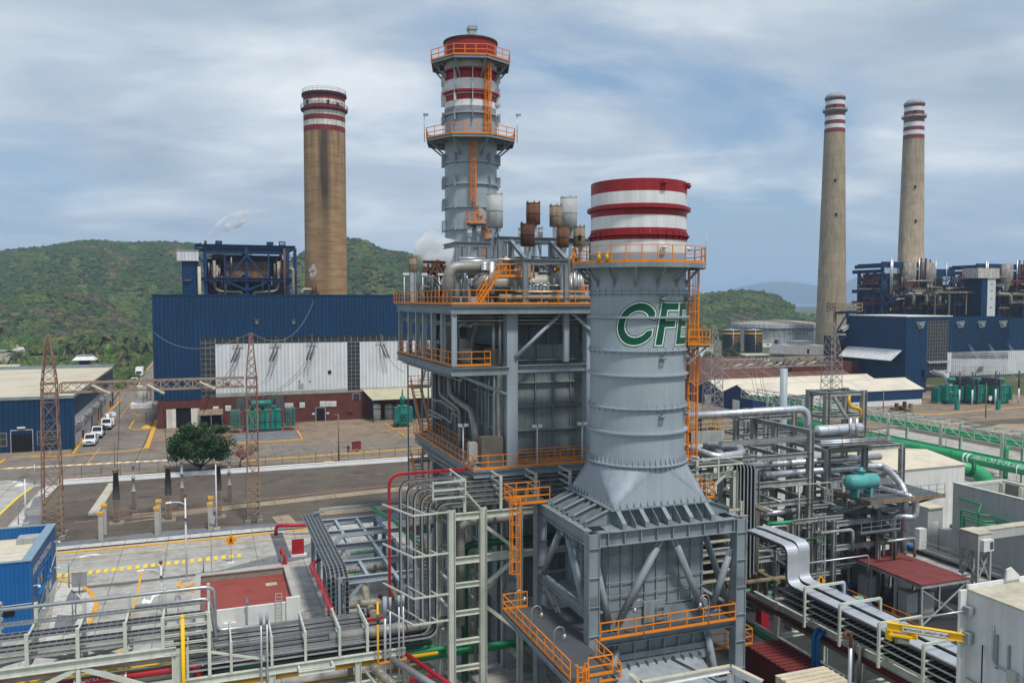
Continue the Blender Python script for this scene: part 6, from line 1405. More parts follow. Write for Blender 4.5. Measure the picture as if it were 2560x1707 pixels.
u,v=PZ(600,1172);T=tree(u,v,6.4,2.2,2.3,'small sparse tree with red blossom beside the round green tree',cols=[(.30,.075,.035),(.26,.10,.05),(.10,.12,.035),(.22,.11,.06)],nclump=34,nl=26,sz=.17,lean=.5,trunk=.14,name='flowering_tree',seed=3,flat=.8)
r=random.Random(21)
for i,(px,py,yc_,lab)in enumerate(((173,905,866,'yellowish coconut palm apart from the others, over the kiosk'),(212,905,866,''),(226,900,852,''),(257,900,846,''),(303,903,868,''),(322,920,886,'low coconut palm leaning towards the access road hedge'),(366,888,850,'coconut palm beside the navy hall corner'),(205,890,843,''),(285,885,840,''),(314,882,846,''),(240,910,872,''),(48,930,884,'coconut palm standing alone near the coach'),(5,905,826,'tall coconut palm at the far left by the houses'),(190,880,845,''),(345,880,842,''))):
 u,v=PZ(px,py);h=PV(px,yc_,v)[1];palm(u,v,h,lab or 'coconut palm in the row beyond the workshop roof',r,L=5.2,n=30)
for i,(px,py,w,h,lab)in enumerate(((1826,905,9,7,'bushy dark green tree in front of the black tanks'),(1735,910,7,5,'small bushy tree beside the lettered stack flank'),(1770,905,6,4.5,'low bushy tree between the white houses and the tanks'))):
 u,v=PZ(px,py);tree(u,v,w,h,1.0,lab,cols=GREENS,nclump=60,nl=40,sz=.4,seed=30+i)
def house(px,py,w,d,h,label,wall,roof,rt='gable'):
 u,v=PZ(px,py);T=Th('house',label,'house',u,v,0);T.add('wall',MB().box(u-w/2,u+w/2,v,v+d,0,h),wall)
 if rt=='gable':T.add('roof',MB().extr([(u-w/2-.4,v-.4,h),(u-w/2-.4,v+d/2,h+d*.22),(u-w/2-.4,v+d+.4,h)],(w+.8,0,0)),roof)
 else:T.add('roof',MB().box(u-w/2-.4,u+w/2+.4,v-.4,v+d+.4,h,h+.35),roof)
 T.add('door',MB().box(u-.5,u+.5,v-.06,v-.002,0,2.1),M.tanrust)
 for s in(-.3,.3):T.add('window',MB().box(u+w*s-.6,u+w*s+.6,v-.05,v-.002,1.1,2.2),M.black)
 return T
house(10,908,13,8,5.6,'cream two storey house with a grey flat roof at the far left',M.cream,M.lgrey,'flat');house(10,945,9,7,3.4,'small white house with yellow porch at the far left',M.wwhite,M.cream,'gable');house(30,850,16,8,4,'long white house among trees below the hill',M.wwhite,M.lgrey,'flat')
house(138,868,11,8,3.6,'house with a bright red roof between the palms',M.cream,mat('bright_red_roof',(.42,.06,.035),.7),'gable');house(60,888,8,6,3.2,'small blue house with an orange roof by the white chapel',mat('pale_blue_wall',(.18,.32,.48),.7),mat('orange_roof',(.45,.2,.07),.7),'gable')
house(1760,893,11,8,6,'white two storey house beside the lettered stack flank',M.wwhite,M.wwhite,'flat');house(1835,880,9,7,4,'cream house between the two black tanks',M.cream,M.concd,'flat');house(1905,868,15,8,3.5,'long white building at the foot of the big pale tank',M.wwhite,M.lgrey,'flat')
u,v=PZ(44,893);T=Th('chapel','tiny white arched chapel with a cross at the far left','chapel',u,v,0);T.add('wall',MB().extr([(u-2.6,v,0),(u+2.6,v,0),(u+2.6,v,3.4)]+[(u+2.6*cos(pi*i/10),v,3.4+1.5*sin(pi*i/10))for i in range(1,10)]+[(u-2.6,v,3.4)],(0,5,0)),M.wwhite);T.add('cross_frame',MB().box(u-.1,u+.1,v+.2,v+.35,4.9,6.6).box(u-.6,u-.101,v+.2,v+.35,5.8,6.05).box(u+.101,u+.6,v+.2,v+.35,5.8,6.05),M.wwhite)
for px,py,yt,lab in((145,907,866,'bare wooden pole before the lone palms'),(69,911,868,'bare wooden pole beside the blue house'),(347,927,885,'tall lamp pole inside the hedge'),(283,943,915,'pole at the end corner of the workshop'),(80,880,872,'short street pole behind the chapel')):
 u,v=PZ(px,py);zt=PV(px,yt,v)[1];solo('utility_pole',MB().tube([(u,v,0),(u,v,zt)],[.18,.12],7).beam((u-.7,v,zt-.4),(u+.7,v,zt-.4),.1),M.tanrust,lab,'utility pole','poles beyond the workshop')
sheet('access_road',[(-230,300),(-30,300),(-30,312),(-230,312)],.05,G_road)
def sweep(b,pts,lat,l0,l1,n0,n1):
 """box swept along a route; lat = fixed sideways direction, n measured at right angles to route and lat"""
 P=[Vector(p)for p in pts];lat=Vector(lat).normalized();N=len(P);vs=[]
 for i in range(N):
  d=(P[min(i+1,N-1)]-P[max(i-1,0)]).normalized();n=lat.cross(d).normalized()
  if i==0:sgn=1
  vs+=[P[i]+lat*l0+n*n0,P[i]+lat*l1+n*n0,P[i]+lat*l1+n*n1,P[i]+lat*l0+n*n1]
 fs=[(3,2,1,0),tuple(4*(N-1)+k for k in range(4))]+[(4*i+k,4*i+(k+1)%4,4*i+4+(k+1)%4,4*i+4+k)for i in range(N-1)for k in range(4)]
 return b.add(vs,fs)
def resample(pts,st):
 P=[Vector(p)for p in pts];out=[];acc=0.;nxt=st/2
 for a,c in zip(P,P[1:]):
  L=(c-a).length
  while L and nxt<=acc+L:out.append((a.lerp(c,(nxt-acc)/L),(c-a).normalized()));nxt+=st
  acc+=L
 return out
def tray(name,label,pts,lat,w,fill=M.cable,side=M.galv,R=.9,grp='cable trays',cat='cable tray',st=.45,h=.13):
 pts=bend(pts,R,7);p0=pts[0];T=Th(name,label,cat,*p0,grp);b=MB()
 for l in(-w/2,w/2):sweep(b,pts,lat,l-.02,l+.02,-h/2,h/2)
 T.add('side_rail_frame',b,side);b=MB();lt=Vector(lat).normalized()
 for p,d in resample(pts,st):n=lt.cross(d).normalized();b.beam(p-lt*w/2-n*h*.35,p+lt*w/2-n*h*.35,.05,.03,d)
 T.add('rung_grating',b,side)
 if fill:T.add('cable_bundle_weave',sweep(MB(),pts,lat,-w*.40,w*.40,-h*.25,h*.22),fill)
 return T
ulat,vlat=(1,0,0),(0,1,0)
RV=59.3
T=Th('riser_rack','tall pale green steel rack with ladderlike beams left of the stack support frame','steel rack',18,RV,0)
def pcol(TT,u,v,z0,z1,w=.5,m=None):
 h=w/2;b=MB().box(u-h,u-h+.04,v-h,v+h,z0,z1).box(u+h-.04,u+h,v-h,v+h,z0,z1).box(u-h+.04,u+h-.04,v-.03,v+.03,z0,z1)
 return TT.add('column',b,m or M.pale)
def pbm(TT,p,q,h=.5,w=.3,m=None,n='beam'):return TT.add(n,MB().ibeam(p,q,w,h,.035),m or M.pale)
for u in(16.97,19.45,22.45):pcol(T,u,RV,0,14.3,.52 if u<22 else .4);pcol(T,u,RV+3.6,0,14.2,.45)
zl=[13.75,10.4,8.5,6.35,4.15,2.1]
for i,z in enumerate(zl):
 for(a,c)in((17.24,19.19),(19.72,22.25)):
  if i>1 and a>18:continue
  pbm(T,(a,RV,z),(c,RV,z),.5 if i<2 else .38);pbm(T,(a,RV+3.6,z),(c,RV+3.6,z),.4)
 for u in(16.97,19.45,22.45):pbm(T,(u,RV+.27,z),(u,RV+3.35,z),.35,.22)
pbm(T,(22.7,RV,13.75),(40,RV,13.75),.5);pbm(T,(22.7,RV,10.4),(28,RV,10.4),.4)
for(a,c)in(((19.7,RV,12.8),(22.3,RV,10.7)),((19.7,RV,8.4),(22.3,RV,10.2)),((19.6,RV+3.6,4.5),(22.3,RV+3.6,8.2)),((17.1,RV+3.6,12.9),(19.3,RV+3.6,10.7)),((19.7,RV,6.6),(22.3,RV,4.4))):T.add('brace',MB().beam(a,c,.26,.2,(0,1,0)),M.pale)
for u in(18.0,20.9,23.8,26.7,29.6,32.5,35.4,38.3):
 T.add('tray_post',MB().box(u-.1,u+.1,RV-.1,RV+.1,14.02,16.6),M.pale);T.add('tray_post',MB().box(u-.1,u+.1,RV+3.8,RV+4.0,14.02,16.6),M.pale)
 for z in(14.5,15.0,15.5,16.0,16.5):T.add('cross_arm',MB().beam((u,RV+.12,z),(u,RV+3.8,z),.12,.1),M.pale)
pbm(T,(17.2,RV-.02,16.5),(18.0,RV-.02,16.5),.16,.12)
for z in(15.3,15.9,16.5):T.add('guard_bar',MB().beam((15.5,RV-.25,z),(18.0,RV-.25,z),.12),M.pale)
for u in(15.5,18.0):T.add('guard_bar',MB().beam((u,RV-.25,15.2),(u,RV-.25,16.6),.12),M.pale)
T.add('brace',MB().beam((18.1,RV,15.6),(19.4,RV,14.1),.12),M.pale)
for z in(14.2,11.1,8.0,6.0):
 T.add('riser_bracket',MB().beam((16.75,RV-.1,z),(14.0,RV-.1,z-.05),.12).beam((14.0,RV-.1,z-.05),(12.6,RV+4.1,z-.05),.12),M.pale)
 for k in(.35,.7):T.add('riser_bracket',MB().beam((14.0+2.7*k,RV-.1,z),(13.0+2.6*k,RV+3.7,z),.1),M.pale)
names=['nearest to the pale columns','second from the pale columns','third from the pale columns','fourth from the pale columns','fifth from the pale columns','sixth, beside the red one']
for k in range(6):
 v=RV+.45+.56*k;ur=15.9-.42*k;zt_=14.75+.26*k;zb_=4.75+.06*k
 tray('cable_tray',f'black cable tray bending down the riser, {names[k]}',[(41-.1*k,v,zt_),(ur,v,zt_),(ur,v,zb_),(4.0 if k%2 else-1.6,v,zb_)],vlat,.50,M.cable,M.galv,.9)
v=RV+3.95;pr=[(41,v,16.45),(13.1,v,16.45),(13.1,v,5.3),(9.2,v,5.15)]
T=Th('red_cable_tray','bright red cable tray on the outside of the riser bend','cable tray',*pr[0]);T.add('red_cable_weave',sweep(MB(),bend(pr,1.0,8),vlat,-.15,.15,-.08,.10),M.pipered);T.add('side_rail_frame',sweep(MB(),bend(pr,1.0,8),vlat,.155,.18,-.1,.1),M.galv)
pr=[(10.4,62.2,5.3),(8.9,62.6,5.4),(8.84,72.2,5.6),(8.6,77.4,5.6),(9.8,78.8,5.6)]
T=Th('red_cable_tray','red cable ladder running back along the grey pump frame','cable tray',*pr[0]);P_=bend(pr,1,4);T.add('red_cable_weave',sweep(MB(),P_,(1,.1,0),-.10,.10,-.04,.04),M.pipered);b=sweep(sweep(MB(),P_,(1,.1,0),-.22,-.19,-.06,.06),P_,(1,.1,0),.19,.22,-.06,.06)
for p,d in resample(P_,.4):b.beam(p-Vector((.25,0,0)),p+Vector((.25,0,0)),.05)
T.add('rung_grating',b,M.pipered)
def pipe(label,pts,r,m,R=None,cat='pipe',name='pipe',n=12,grp=None,ring=None):
 P_=bend(pts,R or r*3,6);T=Th(name,label,cat,*pts[0],grp);T.add('pipe_run',MB().tube(P_,r,n),m)
 if ring:
  b=MB()
  for p,d in resample(P_,ring):b.tube([p-d*.03,p+d*.03],r*1.025,n)
  T.add('joint_band_rib',b,M.galv)
 return T
pipe('silver lagged pipe dropping behind the front column of the pale rack',[(41,RV+1.2,13.0),(18.0,RV+1.2,13.0),(18.0,RV+1.2,5)],.38,M.clad,.9)
pipe('dark green pipe with an elbow inside the pale rack',[(28,RV+2,10.9),(18.6,RV+2,10.9),(18.6,RV+2,0)],.27,M.dkgreen,.7);pipe('bright green pipe framing the lower bay of the pale rack',[(28,RV+.9,9.9),(19.95,RV+.9,9.9),(19.95,RV+.9,3.6),(13,RV+.9,3.4)],.15,M.green,.5)
pipe('grey pipe inside the pale rack beside the green ones',[(28,RV+1.4,10.2),(19.3,RV+1.4,10.2),(19.3,RV+1.4,1)],.13,M.clad,.4);pipe('thin yellow pipe inside the pale rack',[(28,RV+1.0,10.25),(19.6,RV+1.0,10.25),(19.6,RV+1.0,2)],.05,M.yellow,.3)
pipe('lower green pipe crossing behind the pale columns',[(30,RV+1.6,2.8),(14,RV+1.6,2.8),(13,RV+1.6,2.8)],.2,M.green);pipe('second lower green pipe crossing behind the pale columns',[(30,RV+2.2,2.3),(13,RV+2.2,2.3)],.2,M.green);pipe('silver lagged pipe crossing low behind the pale columns',[(17.2,RV+1.2,5.4),(8,RV+1.2,5.3)],.42,M.clad2 if False else M.clad)
T=Th('low_pipe_rack','low pale rack of trays in front of the red roofed building','steel rack',5,RV,0)
zb_=4.1
pbm(T,(-2.0,RV,zb_),(13.4,RV,zb_+.0),.5);pbm(T,(-2.0,RV+3.6,zb_),(13.4,RV+3.6,zb_),.5)
pbm(T,(-2.0,RV,2.1),(13.4,RV,2.1),.4);pbm(T,(-2,RV+3.6,2.1),(13.4,RV+3.6,2.1),.4)
for u in(-1.9,3.9,9.9,13.4):pcol(T,u,RV,0,zb_-.26,.42);pcol(T,u,RV+3.6,0,zb_-.26,.42)
for u in(-1.6,1.2,3.9,6.2,8.6,10.6):
 T.add('tray_post',MB().box(u-.09,u+.09,RV-.09,RV+.09,zb_+.26,6.55),M.pale);T.add('tray_post',MB().box(u-.09,u+.09,RV+3.8,RV+3.98,zb_+.26,6.55),M.pale)
 for z in(4.6,5.1,5.6,6.1,6.5):T.add('cross_arm',MB().beam((u,RV+.1,z),(u,RV+3.8,z),.11,.09),M.pale)
T.add('brace',MB().beam((-1.5,RV+.3,6.3),(3.6,RV-.0,4.9),.14),M.pale);pbm(T,(5.6,RV-1.2,4.1),(8.1,RV-1.2,4.1),.3,.2);
for u in(5.7,8.0):pbm(T,(u,RV-1.1,4.1),(u,RV-.05,4.1),.25,.16)
for k in range(7):
 v=RV+.35+.5*k;z=5.15+.14*k;tray('cable_tray',f'galvanised cable ladder {["along the front edge", "behind the front one", "third from the front", "in the middle", "third from the rear", "second from the rear", "along the rear edge"][k]} of the low rack',[(10.8,v,z),(-2.2,v,z+.05)],vlat,.4,M.cable if k%3 else None,M.galv,.5,'cable ladders of the low rack',st=.4)
for k,(v,z,r,m,l)in enumerate(((RV+.5,3.35,.14,M.yellow,'thin yellow'),(RV+1.1,3.4,.19,M.silver2,'shiny silver'),(RV+1.7,3.4,.15,M.green,'bright green'),(RV+2.3,3.4,.2,M.clad,'grey lagged'),(RV+2.9,3.4,.13,M.dkgreen,'dark green'),(RV+.8,1.5,.17,M.pipered,'deep red'),(RV+1.5,1.5,.17,M.ltgreen,'pale green'),(RV+2.2,1.5,.15,M.silver2,'lower silver'),(RV+2.8,1.5,.1,M.yellow,'lower yellow'))):
 pipe(f'{l} pipe on the low rack',[(16,v,z),(-2.2,v,z)],r,m)
for px,yt,yb,r,lab in((652,1531,1560,.11,'grey conduit post with a stout head, leftmost pair'),(667,1529,1557,.11,'grey conduit post with a stout head, leftmost pair'),(962,1492,1540,.17,'thickest grey conduit post with a long stout head'),(975,1493,1524,.11,'grey conduit post right of the thickest one'),(997,1488,1513,.11,'grey conduit post with a stout head, right pair'),(1008,1487,1512,.11,'grey conduit post with a stout head, right pair')):
 v=RV-.45;u,zt=PV(px,yt,v);zb2=PV(px,yb,v)[1];T=Th('conduit_post',lab,'conduit',u,v,0,lab[-13:]if 'pair' in lab else None);T.add('conduit',MB().tube([(u,v,0),(u,v,zb2)],r*.62,8),M.galv);T.add('stout_head',MB().tube([(u,v,zb2),(u,v,zt)],r,12),M.stackg)
v=RV-.6;u,zt=PV(944,1504,v);T=Th('bracket_post','slim yellow and green post with an orange side arm on the low rack','post',u,v,2)
T.add('post',MB().tube([(u,v,1.5),(u,v,zt)],.08,8),M.yellow);T.add('green_sleeve',MB().tube([(u,v,zt-1.6),(u,v,zt-.9)],.1,8),M.dkgreen);T.add('side_arm',MB().beam((u,v,zb_-.4),(PV(1022,1650,v)[0],v,zb_-.35),.1).beam((PV(1022,1650,v)[0],v,zb_-.35),(PV(1022,1650,v)[0],v,2.6),.1),M.orange)
u,zt=PV(456,1540,RV-.5);T=Th('yellow_pole','tall orange yellow pipe pole at the end of the bridging rack','pole',u,RV-.5,0);T.add('pole',MB().tube([(u,RV-.5,0),(u,RV-.5,zt)],.13,10),M.ylled);T.add('cap',MB().lathe((u,RV-.5,zt),[(.15,-.05),(.15,.05),(0,.15)],10),M.ylled)
for(a,c,r,m,l)in(((10.9,58.4,3.6),(13.2,50,3.0),.33,M.clad2,'stout beige lagged'),((12.3,58.6,3.9),(16.2,50,3.2),.25,M.galv,'grey galvanised'),((13.4,58.9,4.0),(17.4,49,3.0),.17,M.pipered,'bright red fire'),((10.3,58.4,3.4),(11.6,50,3.2),.1,M.pale,'thin pale')):
 pipe(f'{l} pipe running forward below the low rack',[a,c],r,m,ring=.8 if r>.3 else None)
T=Th('bridging_rack','pale trussed pipe bridge crossing the road in the left foreground','pipe bridge',-9,RV,0)
zc=6.45
for v in(RV,RV+3.4):
 pbm(T,(-26,v,zc),(-2.3,v,zc),.55,.35);pbm(T,(-26,v,3.3),(-2.3,v,3.3),.4,.3)
 for i,u in enumerate((-8.2,-14.2,-20.2)):T.add('web_post',MB().box(u-.13,u+.13,v-.13,v+.13,3.5,zc-.28),M.pale)
 for a,c in(((-2.7,3.6),(-8.0,6.1)),((-13.9,3.6),(-8.4,6.1)),((-14.5,3.6),(-20,6.1)),((-25.8,3.6),(-20.4,6.1))):T.add('brace',MB().beam((a[0],v,a[1]),(c[0],v,c[1]),.30,.22,(0,1,0)),M.pale)
for u in(-2.3,-25):
 for v in(RV,RV+3.4):pcol(T,u,v,0,zc+.1,.55)
for u in(-5.2,-8.2,-11.2,-14.2,-17.2,-20.2,-23.2):pbm(T,(u,RV+.2,zc-.1),(u,RV+3.2,zc-.1),.3,.2)
for a,c in(((-5.2,RV+.2),(-11.2,RV+3.2)),((-11.2,RV+.2),(-5.2,RV+3.2)),((-11.2,RV+.2),(-17.2,RV+3.2)),((-17.2,RV+.2),(-11.2,RV+3.2))):T.add('plan_brace',MB().beam((a[0],a[1],zc-.35),(c[0],c[1],zc-.35),.3,.1),M.grey2)
for k,u in enumerate((-.2,-3.1,-5.4,-8.2,-11.1,-14.0,-16.9,-19.8)):
 zt=8.8;z0=4.4 if k==0 else zc+.28
 T.add('tray_post',MB().box(u-.11,u+.11,RV-.11,RV+.11,z0,zt),M.pale);T.add('tray_post',MB().box(u-.11,u+.11,RV+3.2,RV+3.42,z0,zt+.9),M.pale)
 for z in(7.0,7.5,8.0,8.5):T.add('cross_arm',MB().beam((u,RV+.11,z),(u,RV+3.2,z),.13,.1),M.pale)
for z in(6.2,6.9,7.5,8.1,8.75):pbm(T,(-3.0,RV-.02,z),(-.3,RV-.02,z),.16,.12)
for k,(dv,z,w,f)in enumerate(((.5,7.12,.34,None),(.35,7.65,.4,M.cable),(1.1,7.65,.4,M.cable),(1.3,8.15,.45,M.cable),(2.0,8.15,.45,M.cable),(2.7,8.62,.5,None),(1.8,7.12,.4,M.clad))):
 v=RV+dv;tray('cable_tray',f'galvanised cable tray on the pipe bridge, {["lowest front run", "second level front run", "second level inner run", "third level front run", "third level inner run", "topmost open ladder", "lowest inner run"][k]}',[(-26,v,z),(-1.0+.12*k,v,z),(-.1-.1*k,v,z-.1),(.3-.08*k,v,5.3+.06*k),(1.2,v,5.3+.06*k)]if k>2 else[(-26,v,z),(-1.6,v,z)],vlat,w,f,M.galv,.5,'cable trays on the pipe bridge')
pipe('grey conduit along the top rear of the pipe bridge',[(-26,RV+3.3,9.45),(-.3,RV+3.3,9.45),(.2,RV+3.3,9.2),(.2,RV+3.3,6.2),(6,RV+3.3,6.1)],.13,M.galv,.6);pipe('second grey conduit looping down at the end of the pipe bridge',[(-5,RV+2.9,8.75),(-.1,RV+2.9,8.75),(.35,RV+2.9,5.0),(3,RV+2.9,5.0)],.13,M.galv,.6)
for i,(dv,z,r,m,l,ue,dn)in enumerate(((2.6,5.3,.24,M.dkgreen,'dark green',-.4,1),(2.05,5.32,.2,M.orange,'orange',-.9,1),(1.6,5.25,.16,M.galv,'grey banded',-1.1,1),(1.2,5.2,.08,M.yellow,'thin yellow',-1.3,1),(.95,5.02,.16,M.ltgreen,'pale green',-1.3,1),(.55,4.95,.26,M.pipered,'red fire',-.9,1))):
 T=pipe(f'{l} pipe under the pipe bridge, bending down at its end',[(-26,RV+dv,z),(ue,RV+dv,z),(ue,RV+dv,.3)],r,m,r*3.2,ring=1.1 if 'banded' in l else None)
 if l=='red fire':
  y0=RV+dv-r*.98;T.add('lettering',text_mb('CONTRA INCENDIO',.30,(-8.6,y0,4.93),(1,0,0),(0,.25,.97),sx=1.0,f=lambda x,y:(-8.3+x,RV+.55-.268*cos((y-.02)/.26+.35),4.95+.268*sin((y-.02)/.26+.35))),M.whmark)
  b=MB()
  for u in(-5.45,-8.5,-11.6):b.lathe((u,RV+dv,z),[(r*1.02,-.05),(r*1.02,.05)],16,True,'u')
  T.add('white_band_stripe',b,M.whmark)
T=Th('tray_stand','small pale tray stand beside the bright blue building','steel rack',-17,70,0)
for u in(-19.5,-15.2):pcol(T,u,68.6,0,7.2,.35);pcol(T,u,71.4,0,7.2,.35)
for z in(4.6,5.2,5.8,6.4,7.0):pbm(T,(-21,68.5,z),(-14.9,68.5,z),.2,.16);pbm(T,(-21,71.5,z),(-14.9,71.5,z),.2,.16)
for u in(-20.4,-19,-17.6,-16.2,-15):T.add('cross_arm',MB().beam((u,68.6,7.1),(u,71.4,7.1),.12),M.pale)
tray('cable_tray','small pale cable tray with reddish cables beside the bright blue building',[(-19,77,7.0),(-18.6,72,7.3),(-16.4,70,7.3),(-16.4,66.5,6.0)],(1,.1,0),.35,mat('reddish_cables',(.25,.10,.08),.6),M.pale,.6,None)
b0,b1,c0,c1,hh=-1.25,6.9,71.4,81.3,4.5
T=Th('switch_building','low white building with a red roof sunk inside a grey parapet','building',3,76,0)
T.add('wall',MB().box(b0,b1,c0,c0+.25,0,hh).box(b0,b0+.3,c0+.251,c1,0,hh).box(b1-.3,b1,c0+.251,c1,0,hh),M.wwhite);T.add('rear_parapet',MB().box(b0+.301,b1-.301,c1-.35,c1,0,hh),M.concd)
T.add('coping',MB().box(b0-.1,b1+.1,c1-.45,c1+.1,hh+.002,hh+.12).box(b0-.1,b0+.35,c0-.1,c1-.451,hh+.002,hh+.12).box(b1-.4,b1+.1,c0-.1,c1-.451,hh+.002,hh+.12),M.concl)
T.add('roof',MB().box(b0+.301,b1-.301,c0+.251,c1-.351,hh-.85,hh-.6),M.redroof);T.add('roof_patch',MB().box(b1-2.2,b1-1.2,c1-3.4,c1-2.6,hh-.599,hh-.59),M.cream)
T.add('pilaster',MB().box(b1-1.0,b1+.15,c0-.3,c0-.001,0,hh+.45),M.wwhite);T.add('pilaster',MB().box(.9,1.9,c0-.25,c0-.001,0,3.4),M.wwhite);T.add('wall_ledge',MB().box(b0,b1-1.01,c0-.12,c0-.001,2.55,2.75),M.wwhite)
T.add('roof_ladder_frame',ladder(MB(),(b1-1.6,c0-.2,1.5),hh+.9,(1,0,0),.5),M.pale);u=PV(618,1550,c0-.4)[0];T.add('vent_mast',MB().tube([(u,c0-.4,1),(u,c0-.4,hh+.6)],.06,6).lathe((u,c0-.4,hh+.5),[(.14,0),(.1,.2),(0,.5)],8),M.steel)
for u,z in((1.0,2.0),(2.6,1.6)):T.add('wall_fixture',MB().box(u,u+.3,c0-.25,c0-.001,z,z+.35),M.galv)
T.add('wall_camera',MB().cyl((b0-.25,78,3.3),.14,.25,10),M.pole)
sheet('path',[(b0-.1,c1+.1),(b1+3.2,c1+.1),(b1+3.2,c0-2),(b1,c0-2),(b1,c1),(b0-.1,c1)],.075,G_walk);sheet('crushed_stone_bed',pix((545,1428),(640,1400),(700,1387),(790,1352),(800,1388),(720,1405),(640,1415)),.065,G_stone)
X1,Y0,Y1,HB=-15.15,83.6,96.6,6.7;X0=-32
T=Th('blue_building','bright blue ribbed building with white lettering at the left edge','building',X1-4,Y0,0)
T.add('wall',MB().box(X0,X1,Y0,Y0+.25,0,HB).box(X1-.25,X1,Y0+.251,Y1,.9,HB).box(X0,X1-.251,Y1-.25,Y1,0,HB),M.blue);T.add('white_plinth',MB().box(X1-.24,X1+.02,Y0+.26,Y1-.3,0,.898),M.wwhite)
T.add('coping',MB().box(X0,X1+.08,Y0-.08,Y0+.32,HB+.002,HB+.1).box(X1-.75,X1+.08,Y0+.321,Y1+.08,HB+.002,HB+.1).box(X0,X1-.751,Y1-.3,Y1+.08,HB+.002,HB+.1),mat('blue_grey_flashing',(.20,.29,.36),.5,dirt=.15))
T.add('roof',MB().box(X0,X1-.76,Y0+.33,Y1-.31,HB-1.3,HB-1.1),M.offroof);T.add('roof_gutter',MB().box(X0,X1-.8,89.6,90.0,HB-1.09,HB-.98),M.wwhite);T.add('roof_hatch',MB().box(-18.2,-16.2,93.8,95.6,HB-1.09,HB-.55),M.lgrey)
T.add('lettering',text_mb('SUBESTACION ELECTRICA',.80,(X1+.03,Y0+.8,5.2),(0,1,0),(0,0,1),sx=1.0,off=.02),M.whmark)
for(a,c,z0,z1)in((86.0,89.3,2.9,4.3),(90.4,91.4,3.0,4.6),(92.0,93.0,3.0,4.6)):
 o=T.add('window',MB().box(X1+.004,X1+.03,a,c,z0,z1),M.glass);T.add('window_frame',MB().box(X1+.004,X1+.12,a-.12,a,z0-.1,z1+.1).box(X1+.004,X1+.12,c,c+.12,z0-.1,z1+.1).box(X1+.004,X1+.3,a,c,z0-.15,z0).box(X1+.004,X1+.12,a,c,z1,z1+.1).box(X1+.031,X1+.06,(a+c)/2-.05,(a+c)/2+.05,z0,z1),M.bluep,o)
T.add('door',MB().box(X1+.004,X1+.05,90.2,91.7,0,2.4),M.wallgrey);T.add('notice_plate',MB().box(X1+.004,X1+.05,92.4,93.3,1.2,2.1),M.wwhite);T.add('conduit',MB().tube([(X1+.08,Y0+.3,.9),(X1+.08,Y1,4.0)],.035,6),M.pole);T.add('conduit',MB().tube([(X0,Y0-.06,2.6),(X1,Y0-.06,2.9)],.035,6),M.pole)
for(y,z)in((84.4,4.2),(95.4,5.2),(86.3,1.5),(95.0,2.6)):T.add('wall_lamp',MB().beam((X1+.02,y,z),(X1+.5,y,z+.05),.06).cyl((X1+.5,y,z-.2),.16,.2,10,r2=.1),M.pole)
T.add('cable_entry',MB().box(-17.4,-16.5,Y0-.06,Y0-.002,1.9,2.7),M.black)
strip('kerb',[(138,1385),(300,1370),(480,1353),(640,1337),(688,1333)],.45,.14,M.ylwmark);strip('kerb',[(714,1330),(770,1322),(800,1318)],.45,.14,M.ylwmark)
sheet('pavement',pix((130,1378),(640,1331),(690,1326),(690,1318),(620,1324),(130,1370)),.12,G_walk);b=MB();n=24
for i in range(n):
 px=148+450*i/(n-1)*1.0;py=1440-51*i/(n-1);u,v=PZ(px,py);b.quad((u-.22,v-.75,.07),(u+.22,v-.75,.07),(u+.22,v+.75,.07),(u-.22,v+.75,.07))
struct('road_marking',b,M.yl2)
strip('road_marking',[(140,1402),(420,1376),(640,1354),(800,1338)],.12,.068,M.ylwmark);strip('road_marking',[(354,1430),(340,1500),(322,1560),(296,1640),(280,1700)],.22,.068,M.ylwmark)
strip('road_marking',[(215,1468),(300,1460),(480,1438),(560,1428)],.75,.066,mat('dark_drain_cover',(.12,.12,.125),.8,dirt=.3));strip('pavement',[(690,1333),(700,1360),(712,1395)],1.5,.066,mat('grey_ramp_plate',(.10,.105,.115),.7,dirt=.3))
def arrow(P):struct('road_marking',MB().quad(*[(u,v,.072)for u,v in pix(*P)]),M.whmark)
arrow([(155,1399),(200,1393),(202,1395),(225,1389),(264,1388),(240,1385),(228,1386),(200,1391.5)]);b=MB()
for P in([(353,1506),(362,1494),(363,1499),(376,1501),(376,1512),(361,1507),(362,1513)],[(376,1501),(380,1488),(397,1482),(396,1476),(406,1484),(402,1492),(400,1488),(385,1494),(376,1512)]):b.quad(*[(u,v,.072)for u,v in pix(*P)])
struct('road_marking',b,M.whmark)
strip('kerb',[(146,1451),(185,1460),(212,1470),(228,1485),(240,1505),(241,1512),(236,1535),(222,1562)],.4,.15,M.ylwmark);strip('kerb',[(470,1444),(450,1457),(447,1467),(452,1472),(485,1460)],.35,.15,M.ylwmark);strip('kerb',[(466,1477),(487,1480)],.35,.15,M.ylwmark)
sheet('pavement',pix((143,1455),(185,1463),(212,1474),(238,1508),(215,1570),(180,1640),(105,1640),(130,1540)),.13,G_walk);sheet('crushed_stone_bed',pix((180,1475),(205,1505),(208,1512),(162,1511),(170,1490)),.14,G_stone);sheet('crushed_stone_bed',pix((143,1540),(200,1541),(170,1590),(130,1590)),.14,G_stone)
sheet('pavement',pix((107,1218),(150,1211),(60,1300),(20,1420),(-60,1420),(0,1340)),.10,G_walk);sheet('crushed_stone_bed',pix((108,1238),(107,1300),(100,1330),(60,1420),(25,1420),(62,1300),(85,1245)),.115,G_stone);strip('kerb',[(0,1286),(45,1245),(80,1220)],.35,.15,M.yl2);sheet('site_pavement',pix((-200,1420),(0,1290),(70,1222),(105,1212),(20,1200),(-300,1260)),.05,G_conc)
arrow([(35,1216),(50,1209),(70,1210),(60,1214),(48,1216)])
